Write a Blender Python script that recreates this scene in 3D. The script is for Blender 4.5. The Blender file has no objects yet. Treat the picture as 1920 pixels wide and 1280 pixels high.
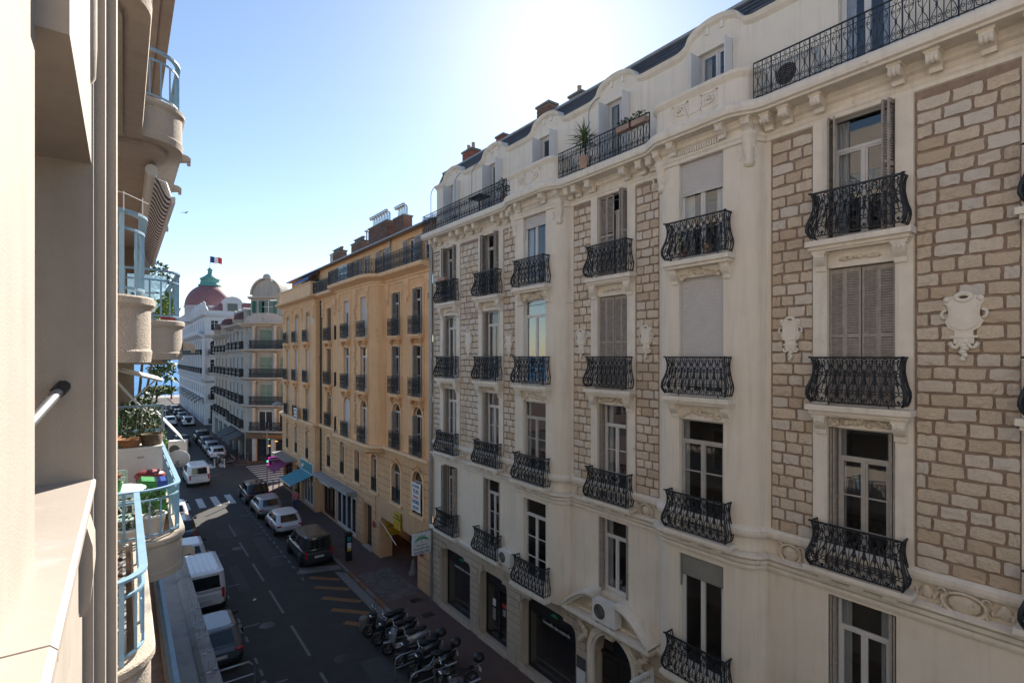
import bpy, bmesh, math, random
from mathutils import Vector, Matrix
S = bpy.context.scene
C = S.collection
R = math.radians
random.seed(7)
# ------------------------------------------------------------------ camera
F_PX, ALPHA, EYE = 975.0, math.atan(728/975.0), 12.42
cd = bpy.data.cameras.new('camera'); cam = bpy.data.objects.new('camera', cd); C.objects.link(cam)
cam.location = (0, 0, EYE); cam.rotation_euler = (math.pi/2, 0, -ALPHA)
cd.sensor_width = 36; cd.lens = F_PX/1920*36; cd.shift_y = 27/1920
cd.clip_start = 0.05; cd.clip_end = 60000
S.camera = cam
# ------------------------------------------------------------------ sky, sun, exposure
SUN_EL, SUN_AZ = R(33.0), R(42.0)          # azimuth measured from the street (+Y) towards +X
w = bpy.data.worlds.new('World'); S.world = w; w.use_nodes = True
nt = w.node_tree; bg = nt.nodes['Background']
sky = nt.nodes.new('ShaderNodeTexSky'); sky.sky_type = 'NISHITA'; sky.sun_disc = False
sky.sun_elevation = SUN_EL; sky.sun_rotation = SUN_AZ
sky.altitude = 10; sky.air_density = 1.0; sky.dust_density = 0.21; sky.ozone_density = 1.6
nt.links.new(sky.outputs[0], bg.inputs[0]); bg.inputs[1].default_value = 0.075
sd = bpy.data.lights.new('sun', 'SUN'); sun = bpy.data.objects.new('sun', sd); C.objects.link(sun)
sd.energy = 5.0; sd.angle = R(0.5); sd.color = (1.0, 0.93, 0.82)
sv = Vector((math.sin(SUN_AZ)*math.cos(SUN_EL), math.cos(SUN_AZ)*math.cos(SUN_EL), math.sin(SUN_EL)))
sun.rotation_euler = sv.to_track_quat('Z', 'Y').to_euler(); sun.location = sv*200
vs = S.view_settings; vs.view_transform = 'Standard'; vs.look = 'None'; vs.gamma = 1; vs.exposure = 1.3
vs.use_curve_mapping = False

# ------------------------------------------------------------------ materials
M = {}
def mat(name, col, rough=.8, var=.12, scale=3.0, bump=.0, bscale=40.0, metal=0.0, spec=.5, streak=0.0, isl=0.0, dirt=None, emit=0.0, coat=0.0, hue=None):
    m = bpy.data.materials.new(name); m.use_nodes = True; t = m.node_tree; N = t.nodes; L = t.links
    b = N['Principled BSDF']; b.inputs['Roughness'].default_value = rough; b.inputs['Metallic'].default_value = metal
    b.inputs['Specular IOR Level'].default_value = spec; b.inputs['Coat Weight'].default_value = coat
    tc = N.new('ShaderNodeTexCoord'); oi = N.new('ShaderNodeObjectInfo')
    add = N.new('ShaderNodeVectorMath'); add.operation = 'MULTIPLY_ADD'
    comb = N.new('ShaderNodeCombineXYZ')
    for i in range(3): L.new(oi.outputs['Random'], comb.inputs[i])
    L.new(comb.outputs[0], add.inputs[0]); add.inputs[1].default_value = (37, 53, 71); L.new(tc.outputs['Object'], add.inputs[2])
    n = N.new('ShaderNodeTexNoise'); n.inputs['Scale'].default_value = scale; n.inputs['Detail'].default_value = 6; n.inputs['Roughness'].default_value = .65
    L.new(add.outputs[0], n.inputs['Vector'])
    mr = N.new('ShaderNodeMapRange'); mr.inputs[1].default_value = .3; mr.inputs[2].default_value = .7
    mr.inputs[3].default_value = 1-var; mr.inputs[4].default_value = 1+var; L.new(n.outputs['Fac'], mr.inputs[0])
    val = mr.outputs[0]
    def mul(a, bb):
        k = N.new('ShaderNodeMath'); k.operation = 'MULTIPLY'; L.new(a, k.inputs[0]); L.new(bb, k.inputs[1]); return k.outputs[0]
    if streak:
        mp = N.new('ShaderNodeMapping'); mp.inputs['Scale'].default_value = (5, 5, .35); L.new(tc.outputs['Object'], mp.inputs[0])
        n2 = N.new('ShaderNodeTexNoise'); n2.inputs['Scale'].default_value = 1.3; n2.inputs['Detail'].default_value = 5; L.new(mp.outputs[0], n2.inputs['Vector'])
        m2 = N.new('ShaderNodeMapRange'); m2.inputs[1].default_value = .5; m2.inputs[2].default_value = .75; m2.inputs[3].default_value = 1; m2.inputs[4].default_value = 1-streak
        L.new(n2.outputs['Fac'], m2.inputs[0]); val = mul(val, m2.outputs[0])
    if isl:
        g = N.new('ShaderNodeNewGeometry'); ad = N.new('ShaderNodeMath'); ad.operation = 'ADD'
        L.new(g.outputs['Random Per Island'], ad.inputs[0]); L.new(oi.outputs['Random'], ad.inputs[1])
        fr = N.new('ShaderNodeMath'); fr.operation = 'FRACT'; L.new(ad.outputs[0], fr.inputs[0])
        m3 = N.new('ShaderNodeMapRange'); m3.inputs[3].default_value = 1-isl; m3.inputs[4].default_value = 1+isl; L.new(fr.outputs[0], m3.inputs[0])
        val = mul(val, m3.outputs[0])
    vm = N.new('ShaderNodeVectorMath'); vm.operation = 'SCALE'; vm.inputs[0].default_value = col[:3]; L.new(val, vm.inputs['Scale'])
    outc = vm.outputs[0]
    if hue:
        m5 = N.new('ShaderNodeMapRange'); m5.inputs[1].default_value = .5; m5.inputs[2].default_value = .95; m5.inputs[4].default_value = hue[1]; L.new(fr.outputs[0], m5.inputs[0])
        m6 = N.new('ShaderNodeMapRange'); m6.inputs[1].default_value = .25; m6.inputs[2].default_value = 0; m6.inputs[4].default_value = hue[1]; L.new(fr.outputs[0], m6.inputs[0])
        for k_, src in ((0, m5), (2, m6)):
            h_ = N.new('ShaderNodeMix'); h_.data_type = 'RGBA'; L.new(src.outputs[0], h_.inputs[0]); L.new(outc, h_.inputs[6]); h_.inputs[7].default_value = (*hue[k_], 1); outc = h_.outputs[2]
    if dirt:
        n4 = N.new('ShaderNodeTexNoise'); n4.inputs['Scale'].default_value = dirt[1]; n4.inputs['Detail'].default_value = 8; n4.inputs['Roughness'].default_value = .7
        L.new(add.outputs[0], n4.inputs['Vector'])
        m4 = N.new('ShaderNodeMapRange'); m4.inputs[1].default_value = dirt[2]; m4.inputs[2].default_value = dirt[2]+.12; L.new(n4.outputs['Fac'], m4.inputs[0])
        mx = N.new('ShaderNodeMix'); mx.data_type = 'RGBA'; L.new(m4.outputs[0], mx.inputs[0]); L.new(outc, mx.inputs[6]); mx.inputs[7].default_value = (*dirt[0], 1)
        outc = mx.outputs[2]
    L.new(outc, b.inputs['Base Color'])
    if bump:
        n3 = N.new('ShaderNodeTexNoise'); n3.inputs['Scale'].default_value = bscale; n3.inputs['Detail'].default_value = 5; L.new(add.outputs[0], n3.inputs['Vector'])
        bp = N.new('ShaderNodeBump'); bp.inputs['Strength'].default_value = bump; bp.inputs['Distance'].default_value = .02
        L.new(n3.outputs['Fac'], bp.inputs['Height']); L.new(bp.outputs[0], b.inputs['Normal'])
    if emit:
        b.inputs['Emission Color'].default_value = (*col[:3], 1); b.inputs['Emission Strength'].default_value = emit
    M[name] = m; return m
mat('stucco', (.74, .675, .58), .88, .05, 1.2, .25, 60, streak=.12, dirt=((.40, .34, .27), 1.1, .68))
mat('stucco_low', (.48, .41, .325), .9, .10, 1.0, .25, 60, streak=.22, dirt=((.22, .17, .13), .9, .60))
mat('trim', (.745, .69, .605), .85, .08, 2.5, .2, 70, streak=.14, dirt=((.24, .19, .14), 2.3, .64))
mat('carving', (.64, .56, .45), .85, .16, 9, .3, 70, dirt=((.18, .14, .10), 7, .56))
mat('mortar', (.285, .21, .165), .95, .25, 5, .5, 40)
mat('stone', (.65, .55, .43), .95, .22, 9, .8, 24, isl=.14, dirt=((.36, .27, .20), 15, .655), hue=((.60, .57, .53), .75, (.53, .41, .29)))
mat('iron', (.022, .027, .034), .5, .25, 8, .15, 60, metal=.3)
mat('slate', (.075, .076, .082), .6, .25, 9, .3, 30, isl=.2)
mat('zinc', (.30, .32, .34), .45, .15, 4, metal=.6)
mat('frame_white', (.62, .62, .62), .4, .04, 3)
mat('frame_grey', (.42, .40, .38), .6, .12, 6, .1, 40)
mat('shutter_grey', (.33, .295, .265), .75, .22, 9, .25, 50, dirt=((.18, .15, .13), 12, .62))
mat('shutter_dark', (.14, .14, .15), .7, .15, 6)
mat('brown_shutter', (.22, .12, .06), .75, .15, 6)
mat('shutter_pale', (.38, .38, .39), .7, .1, 6)
mat('roller', (.54, .52, .51), .6, .05, 3)
mat('roller_dark', (.22, .22, .2), .6, .08, 3)
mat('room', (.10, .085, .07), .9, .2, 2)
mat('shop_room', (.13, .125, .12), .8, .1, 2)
mat('curtain', (.62, .63, .66), .9, .08, 5)
mat('books', (.10, .09, .08), .8, .5, 12, isl=.6)
mat('red_brick', (.26, .085, .06), .9, .2, 8, .4, 40, isl=.25)
mat('dark_brick', (.15, .09, .07), .9, .2, 8, .4, 40, isl=.25)
mat('orange', (.75, .455, .24), .88, .08, .9, .2, 60, streak=.14, dirt=((.33, .19, .10), 1.0, .62))
mat('orange_trim', (.80, .53, .31), .88, .08, 2, .2, 60, streak=.12, dirt=((.30, .18, .10), 2.2, .62))
mat('orange_carving', (.66, .38, .19), .88, .2, 9, .3, 60, dirt=((.24, .12, .06), 8, .56))
mat('orange_base', (.62, .375, .205), .9, .1, 1.0, .2, 60, streak=.2, dirt=((.26, .15, .085), 1.3, .60))
mat('roof_tile', (.34, .24, .19), .85, .25, 12, .5, 20)
mat('pale_roof', (.50, .48, .45), .7, .2, 6)
mat('grey_stone', (.38, .365, .34), .88, .10, .8, .2, 30, streak=.2, dirt=((.17, .16, .145), 1.1, .58))
mat('grey_trim', (.46, .44, .41), .88, .1, 1.5, .2, 30, streak=.2, dirt=((.17, .16, .145), 1.6, .60))
mat('pale_beige', (.42, .36, .30), .88, .10, .8, streak=.2)
mat('hotel_white', (.58, .59, .62), .8, .06, .6, streak=.1)
mat('dome_pink', (.25, .115, .12), .6, .12, 1.2, .2, 6, streak=.15)
mat('dome_dark', (.11, .045, .045), .7, .15, 2)
mat('copper_green', (.10, .30, .27), .6, .2, 2)
mat('green_shutter', (.05, .16, .115), .7, .15, 4)
mat('pale_shutter', (.27, .34, .27), .7, .12, 4)
mat('far_pane', (.022, .025, .03), .55, .3, 2, spec=.15)
mat('dark_pane', (.02, .022, .026), .08, .2, 2, spec=.8)
mat('asphalt', (.034, .0315, .030), .82, .22, 1.3, .4, 130, dirt=((.028, .028, .030), .7, .55))
mat('asphalt_patch', (.052, .051, .052), .85, .2, 3, .4, 130)
mat('pavement', (.105, .066, .056), .85, .18, 1.4, .25, 90, dirt=((.05, .038, .035), 1.0, .62))
mat('kerb', (.17, .165, .16), .85, .18, 3, .2, 60)
mat('paver', (.12, .105, .095), .85, .2, 5, .2, 60, isl=.25)
mat('paint', (.145, .145, .14), .7, .3, 7, .1, 80, dirt=((.06, .06, .062), 7, .53))
mat('paint_zebra', (.48, .48, .48), .7, .25, 5, .1, 80, dirt=((.10, .10, .10), 7, .57))
mat('paint_orange', (.20, .095, .03), .7, .25, 7, .1, 80, dirt=((.07, .055, .045), 6, .54))
mat('concrete', (.30, .295, .285), .9, .15, 1.2, .3, 60, dirt=((.12, .115, .11), .9, .56))
mat('deco', (.41, .353, .30), .88, .08, 2.5, .16, 130, streak=.12, dirt=((.24, .19, .15), 30, .70))
mat('deco_rough', (.50, .425, .35), .92, .06, 3, .8, 60, streak=.05)
mat('marble', (.44, .385, .335), .45, .06, 2, .06, 30, dirt=((.50, .44, .41), 3.5, .58))
mat('blue_rail', (.24, .40, .53), .45, .08, 6, .05, 40)
mat('terracotta', (.36, .25, .20), .85, .2, 5, isl=.15)
mat('water', (.05, .17, .36), .5, .15, .02, .6, .25, spec=.12)
mat('leaf', (.06, .115, .032), .6, .35, 6, isl=.35)
mat('leaf_bright', (.16, .26, .045), .6, .3, 6, isl=.35)
mat('leaf_dark', (.03, .06, .022), .6, .3, 6, isl=.35)
mat('bark', (.10, .075, .055), .9, .2, 6, .4, 30)
mat('soil', (.08, .055, .04), .95, .2, 8)
mat('white_plastic', (.70, .69, .67), .4, .05, 3)
mat('red_plastic', (.28, .05, .06), .45, .1, 3)
mat('green_plastic', (.04, .26, .05), .4, .1, 3)
mat('blue_plastic', (.02, .06, .36), .4, .1, 3)
mat('teal_plastic', (.04, .22, .30), .5, .1, 3)
mat('wicker', (.15, .10, .06), .9, .3, 20, .6, 60)
mat('wicker_red', (.34, .15, .065), .9, .25, 20, .6, 60)
mat('mint', (.50, .62, .56), .5, .06, 3)
mat('rubber', (.018, .018, .019), .8, .1, 5)
mat('alloy', (.42, .43, .45), .35, .1, 4, metal=.8)
mat('chrome', (.62, .64, .66), .18, .05, 4, metal=1)
mat('black_plastic', (.018, .018, .02), .45, .15, 6)
mat('seat_black', (.015, .015, .016), .6, .2, 8)
mat('tail_red', (.40, .02, .025), .25, .05, 3)
mat('car_white', (.66, .67, .70), .3, .03, 2, coat=.6)
mat('car_silver', (.36, .37, .39), .33, .04, 2, metal=.4, coat=.6)
mat('car_grey', (.105, .115, .13), .3, .05, 2, metal=.3, coat=.6)
mat('car_black', (.016, .018, .021), .25, .05, 2, coat=.6)
mat('car_anthracite', (.035, .043, .05), .32, .05, 2, metal=.2, coat=.6)
mat('car_glass', (.010, .012, .014), .06, .1, 2, spec=.8)
mat('plate', (.55, .55, .52), .5, .03, 3)
mat('steel', (.30, .31, .33), .4, .12, 5, metal=.7)
mat('awning_teal', (.055, .245, .31), .8, .08, 3)
mat('awning_magenta', (.24, .03, .115), .8, .08, 3)
mat('awning_blue', (.03, .16, .42), .8, .08, 3)
mat('awning_navy', (.045, .06, .10), .8, .1, 3)
mat('awning_dark', (.05, .052, .058), .8, .1, 3)
mat('cloth_white', (.72, .72, .70), .85, .05, 4)
mat('sign_white', (.66, .68, .70), .5, .03, 3)
mat('sign_yellow', (.55, .40, .02), .6, .06, 3)
mat('sign_orange', (.60, .16, .02), .6, .06, 3)
mat('ink_black', (.015, .015, .015), .6, .05, 3)
mat('ink_blue', (.03, .06, .20), .6, .05, 3)
mat('ink_red', (.50, .04, .04), .6, .05, 3)
mat('ink_green', (.03, .22, .10), .6, .05, 3)
mat('sign_teal', (.03, .20, .22), .4, .1, 2)
mat('neon_magenta', (.75, .05, .50), .5, .02, 3, emit=.22)
mat('neon_text', (.55, .35, .48), .5, .02, 3, emit=.08)
mat('lamp_green', (.05, .9, .45), .5, .02, 3, emit=.8)
mat('lamp_warm', (1.0, .55, .2), .5, .02, 3, emit=.5)
mat('brown_wood', (.13, .075, .04), .55, .2, 6, .1, 40)
mat('door_dark', (.022, .02, .019), .5, .2, 6, .1, 40)
mat('burgundy', (.055, .014, .016), .5, .15, 5)
mat('poster_dark', (.02, .021, .024), .5, .3, 4)
mat('flag_blue', (.02, .05, .28), .8, .05, 3); mat('flag_white', (.75, .75, .75), .8, .05, 3); mat('flag_red', (.62, .03, .05), .8, .05, 3)
mat('skin', (.42, .24, .17), .6, .05, 6); mat('shirt_pink', (.55, .16, .16), .85, .15, 8); mat('jeans', (.05, .07, .13), .9, .15, 8); mat('hair', (.03, .02, .015), .7, .2, 9)
mat('bird', (.20, .20, .22), .8, .1, 3)
mat('palm_logo', (.02, .30, .12), .6, .05, 3)
mat('beige_bin', (.30, .29, .28), .7, .1, 4)
# striped awning cloth (flat print)
def stripes(name, c1, c2, freq, axis=0):
    m = mat(name, c1, .85, .05, 4); t = m.node_tree; N = t.nodes; L = t.links
    tc = N.new('ShaderNodeTexCoord'); sp = N.new('ShaderNodeSeparateXYZ'); L.new(tc.outputs['Object'], sp.inputs[0])
    a = N.new('ShaderNodeMath'); a.operation = 'MULTIPLY'; a.inputs[1].default_value = freq; L.new(sp.outputs[axis], a.inputs[0])
    b = N.new('ShaderNodeMath'); b.operation = 'FRACT'; L.new(a.outputs[0], b.inputs[0])
    g = N.new('ShaderNodeMath'); g.operation = 'GREATER_THAN'; g.inputs[1].default_value = .5; L.new(b.outputs[0], g.inputs[0])
    mx = N.new('ShaderNodeMix'); mx.data_type = 'RGBA'; L.new(g.outputs[0], mx.inputs[0]); mx.inputs[6].default_value = (*c1, 1); mx.inputs[7].default_value = (*c2, 1)
    L.new(mx.outputs[2], N['Principled BSDF'].inputs['Base Color']); return m
stripes('striped', (.70, .71, .73), (.04, .05, .11), 3.2, 1)
# window glass: clear with Fresnel reflections
def glass(name, tint, base):
    m = bpy.data.materials.new(name); m.use_nodes = True; t = m.node_tree; N = t.nodes; L = t.links
    N.remove(N['Principled BSDF']); out = N['Material Output']
    tr = N.new('ShaderNodeBsdfTransparent'); tr.inputs[0].default_value = (*tint, 1)
    gl = N.new('ShaderNodeBsdfGlossy'); gl.inputs['Roughness'].default_value = .015; gl.inputs[0].default_value = (.95, .97, 1, 1)
    lw = N.new('ShaderNodeLayerWeight'); lw.inputs[0].default_value = .5
    p = N.new('ShaderNodeMath'); p.operation = 'POWER'; p.inputs[1].default_value = 4; L.new(lw.outputs['Facing'], p.inputs[0])
    a = N.new('ShaderNodeMath'); a.operation = 'MULTIPLY_ADD'; a.inputs[1].default_value = 1-base; a.inputs[2].default_value = base; L.new(p.outputs[0], a.inputs[0])
    tc = N.new('ShaderNodeTexCoord'); nz = N.new('ShaderNodeTexNoise'); nz.inputs['Scale'].default_value = 1.6; L.new(tc.outputs['Object'], nz.inputs['Vector'])
    bp = N.new('ShaderNodeBump'); bp.inputs['Strength'].default_value = .06; bp.inputs['Distance'].default_value = .02; L.new(nz.outputs['Fac'], bp.inputs['Height']); L.new(bp.outputs[0], gl.inputs['Normal'])
    mx = N.new('ShaderNodeMixShader'); L.new(a.outputs[0], mx.inputs[0]); L.new(tr.outputs[0], mx.inputs[1]); L.new(gl.outputs[0], mx.inputs[2]); L.new(mx.outputs[0], out.inputs['Surface'])
    M[name] = m
glass('glass', (.72, .75, .76), .12)
glass('frosted', (.62, .68, .70), .30)

# ------------------------------------------------------------------ mesh builder
class MB:
    def __init__(s): s.v = []; s.f = []; s.sm = []
    def poly(s, pts, smooth=False):
        n = len(s.v); s.v += [tuple(p) for p in pts]; s.f.append(tuple(range(n, n+len(pts)))); s.sm.append(smooth); return s
    def grid(s, rows, smooth=True, closed=False):
        n = len(s.v); c = len(rows[0])
        for r in rows: s.v += [tuple(p) for p in r]
        for i in range(len(rows)-1):
            for j in range(c if closed else c-1):
                k = (j+1) % c
                s.f.append((n+i*c+j, n+i*c+k, n+(i+1)*c+k, n+(i+1)*c+j)); s.sm.append(smooth)
        return s
    def box(s, x0, x1, y0, y1, z0, z1, m=None):
        if x0 > x1: x0, x1 = x1, x0
        if y0 > y1: y0, y1 = y1, y0
        if z0 > z1: z0, z1 = z1, z0
        n = len(s.v); P = [(x0,y0,z0),(x1,y0,z0),(x1,y1,z0),(x0,y1,z0),(x0,y0,z1),(x1,y0,z1),(x1,y1,z1),(x0,y1,z1)]
        if m is not None: P = [tuple(m @ Vector(p)) for p in P]
        s.v += P
        for f in ((0,3,2,1),(4,5,6,7),(0,1,5,4),(1,2,6,5),(2,3,7,6),(3,0,4,7)): s.f.append(tuple(n+i for i in f)); s.sm.append(False)
        return s
    def prism(s, pts, fn, a, b, smooth=False):      # polygon pts (u,v), extruded a..b, fn(u,v,w)->xyz
        A = [fn(u, v, a) for u, v in pts]; B = [fn(u, v, b) for u, v in pts]
        s.poly(A[::-1]); s.poly(B)
        n = len(pts)
        for i in range(n): s.poly([A[i], A[(i+1)%n], B[(i+1)%n], B[i]], smooth)
        return s
    def tube(s, pts, r, n=6, closed=False, cap=True):
        P = [Vector(p) for p in pts]; m = len(P)
        if m < 2: return s
        rr = r if isinstance(r, (list, tuple)) else [r]*m
        rows = []; prev = None
        for i in range(m):
            if closed: t = P[(i+1)%m]-P[i-1]
            else: t = P[min(i+1, m-1)]-P[max(i-1, 0)]
            if t.length < 1e-9: t = Vector((0,0,1))
            t.normalize()
            if prev is None:
                up = Vector((0,0,1)) if abs(t.z) < .9 else Vector((0,1,0))
                a = t.cross(up).normalized()
            else:
                a = (prev - t*prev.dot(t))
                a = a.normalized() if a.length > 1e-6 else t.orthogonal().normalized()
            prev = a; b = t.cross(a)
            rows.append([P[i]+(a*math.cos(2*math.pi*(k+.5)/n)+b*math.sin(2*math.pi*(k+.5)/n))*rr[i] for k in range(n)])
        if closed: rows.append(rows[0])
        s.grid(rows, n > 4, True)
        if cap and not closed: s.poly(rows[0][::-1]); s.poly(rows[-1])
        return s
    def lathe(s, prof, c=(0,0,0), n=16, axis='z', smooth=True, a0=0, a1=2*math.pi):
        rows = []; full = abs(a1-a0-2*math.pi) < 1e-6
        for r, h in prof:
            row = []
            for k in range(n if full else n+1):
                t = a0+(a1-a0)*k/n; x, y = r*math.cos(t), r*math.sin(t)
                p = (x, y, h) if axis == 'z' else ((h, x, y) if axis == 'x' else (x, h, y))
                row.append((p[0]+c[0], p[1]+c[1], p[2]+c[2]))
            rows.append(row)
        s.grid(rows, smooth, full); return s
    def ball(s, c, r, n=8, m=5):
        if not isinstance(r, (tuple, list)): r = (r, r, r)
        rows = []
        for i in range(m+1):
            t = math.pi*i/m; rr = max(math.sin(t), .001)
            rows.append([(c[0]+r[0]*rr*math.cos(2*math.pi*k/n), c[1]+r[1]*rr*math.sin(2*math.pi*k/n), c[2]-r[2]*math.cos(t)) for k in range(n)])
        s.grid(rows, True, True); return s
    def data(s, name):
        me = bpy.data.meshes.new(name); me.from_pydata(s.v, [], s.f)
        me.polygons.foreach_set('use_smooth', s.sm); me.update(); return me
    def build(s, name, m, parent=None, loc=(0,0,0), rot=(0,0,0), scale=(1,1,1), **tg):
        return obj(name, s.data(name), m, parent, loc, rot, scale, **tg)
def obj(name, me, m, parent=None, loc=(0,0,0), rot=(0,0,0), scale=(1,1,1), label=None, cat=None, group=None, kind=None):
    o = bpy.data.objects.new(name, me); C.objects.link(o)
    if m is not None and not me.materials: me.materials.append(M[m])
    o.parent = parent; o.location = loc; o.rotation_euler = rot; o.scale = scale
    tag(o, label, cat, group, kind); return o
def tag(o, label=None, cat=None, group=None, kind=None):
    if label: o['label'] = label
    if cat: o['category'] = cat
    if group: o['group'] = group
    if kind: o['kind'] = kind
    return o
def thing(name, label, cat, loc=(0,0,0), rz=0, group=None):
    o = bpy.data.objects.new(name, None); C.objects.link(o); o.empty_display_size = .2
    o.location = loc; o.rotation_euler = (0, 0, rz); return tag(o, label, cat, group)
def copy_tree(o, parent=None):
    c = o.copy(); C.objects.link(c); c.parent = parent
    for ch in o.children: copy_tree(ch, c)
    return c
def text(name, s, size, m, parent, loc, rot, align='CENTER', thick=.004):
    cu = bpy.data.curves.new(name, 'FONT'); cu.body = s; cu.size = size; cu.align_x = align; cu.align_y = 'CENTER'; cu.extrude = thick; cu.resolution_u = 3
    t = bpy.data.objects.new('tmp', cu); C.objects.link(t); dg = bpy.context.evaluated_depsgraph_get(); dg.update()
    me = bpy.data.meshes.new_from_object(t.evaluated_get(dg)); bpy.data.objects.remove(t)
    me.materials.clear(); return obj(name, me, m, parent, loc, rot)
def lerp(a, b, t): return a+(b-a)*t
def px(x, y, Z):       # a photo pixel at camera depth Z -> world point (used to read positions off the photograph)
    X = (x-960)/F_PX*Z; up = (667-y)/F_PX*Z; ca, sa = math.cos(ALPHA), math.sin(ALPHA)
    return Vector((X*ca+Z*sa, -X*sa+Z*ca, EYE+up))
def gnd(x, y, z=0): return px(x, y, (EYE-z)*F_PX/(y-667))

# ------------------------------------------------------------------ facade helpers: local frame (s along the street, o outwards, z up)
def arc_pts(a, b, d, rise, n=8):            # arch from (a, d-rise) over the top to (b, d-rise)
    c = (a+b)/2; hw = (b-a)/2
    if rise < hw*.5:      # flat top with rounded corners
        f = lambda v: math.copysign(abs(v)**.56, v)
        return [(c-hw*f(math.cos(math.pi*i/n)), d-rise+rise*f(math.sin(math.pi*i/n))) for i in range(n+1)]
    return [(c-hw*math.cos(math.pi*i/n), d-rise+rise*math.sin(math.pi*i/n)) for i in range(n+1)]
def wall(mb, s0, s1, z0, z1, ops, o=0.0, depth=.25):
    ops = [tuple(p)+(0,)*(5-len(p)) for p in ops]
    ss = sorted({s0, s1, *[p[0] for p in ops], *[p[1] for p in ops]}); zs = sorted({z0, z1, *[p[2] for p in ops], *[p[3] for p in ops]})
    ss = [x for x in ss if s0-1e-6 <= x <= s1+1e-6]; zs = [x for x in zs if z0-1e-6 <= x <= z1+1e-6]
    for j in range(len(zs)-1):
        run = None; zc = (zs[j]+zs[j+1])/2
        for i in range(len(ss)):
            solid = False
            if i < len(ss)-1:
                sc = (ss[i]+ss[i+1])/2
                solid = not any(p[0] < sc < p[1] and p[2] < zc < p[3] for p in ops)
            if solid and run is None: run = ss[i]
            if not solid and run is not None:
                mb.poly([(ss[i], o, zs[j]), (run, o, zs[j]), (run, o, zs[j+1]), (ss[i], o, zs[j+1])]); run = None
    for a, b, c, d, rise in ops:
        e = o-depth
        if rise:
            pts = arc_pts(a, b, d, rise, 12); h = len(pts)//2
            mb.poly([(a, o, d)]+[(p[0], o, p[1]) for p in pts[:h+1]][::-1]); mb.poly([(b, o, d)]+[(p[0], o, p[1]) for p in pts[h:]][::-1])
            for p, q in zip(pts, pts[1:]): mb.poly([(p[0], o, p[1]), (q[0], o, q[1]), (q[0], e, q[1]), (p[0], e, p[1])], True)
        else: mb.poly([(a, o, d), (b, o, d), (b, e, d), (a, e, d)])
        t = d-rise
        mb.poly([(a, o, c), (a, o, t), (a, e, t), (a, e, c)]); mb.poly([(b, o, t), (b, o, c), (b, e, c), (b, e, t)])
        mb.poly([(a, o, c), (a, e, c), (b, e, c), (b, o, c)])
def sweep(mb, path, prof, smooth=False, closed_ends=True, straight=False):  # path [(s,o)], prof [(o,z)] pushed out along the path's normal
    P = [Vector(p) for p in path]; rows = []
    for i, p in enumerate(P):
        ns = []
        if i > 0: d = (P[i]-P[i-1]).normalized(); ns.append(Vector((-d.y, d.x)))
        if i < len(P)-1: d = (P[i+1]-P[i]).normalized(); ns.append(Vector((-d.y, d.x)))
        n = sum(ns, Vector((0, 0))); n.normalize(); k = 1/max(.45, n.dot(ns[0]))
        if straight: n = Vector((0, 1)); k = 1
        rows.append([(p.x+n.x*a*k, p.y+n.y*a*k, z) for a, z in prof])
    mb.grid(rows, smooth)
    if closed_ends: mb.poly(rows[0]); mb.poly(rows[-1][::-1])
def bay_path(c, hw=.95, rr=.55, dep=.44, n=6, e=.06):
    L = [(c-hw-rr-e, 0)]+[(c-hw-rr*math.cos(math.pi/2*i/n), dep*math.sin(math.pi/2*i/n)) for i in range(n+1)]
    return L+[(2*c-p[0], p[1]) for p in L[::-1]]
def console(mb, s, o, z, w=.2, d=.3, h=.34):         # scrolled bracket: top plate + rolls
    mb.box(s-w*.62, s+w*.62, o, o+d*1.05, z-.05, z)
    pts = [(0, 0), (d, 0), (d*1.0, -.10*h/.34), (d*.75, -.5*h), (d*.35, -.72*h), (d*.28, -h), (0, -h)]
    mb.prism([(a, b-.05) for a, b in pts], lambda u, v, q: (s+q, o+u, z+v), -w/2, w/2)
    for k in (-1, 0, 1): mb.lathe([(0, -w/6.4), (d*.26, -w/6.4), (d*.3, 0), (d*.26, w/6.4), (0, w/6.4)], (s+k*w/3, o+d*.80, z-.05-d*.32), 8, 'x')
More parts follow.
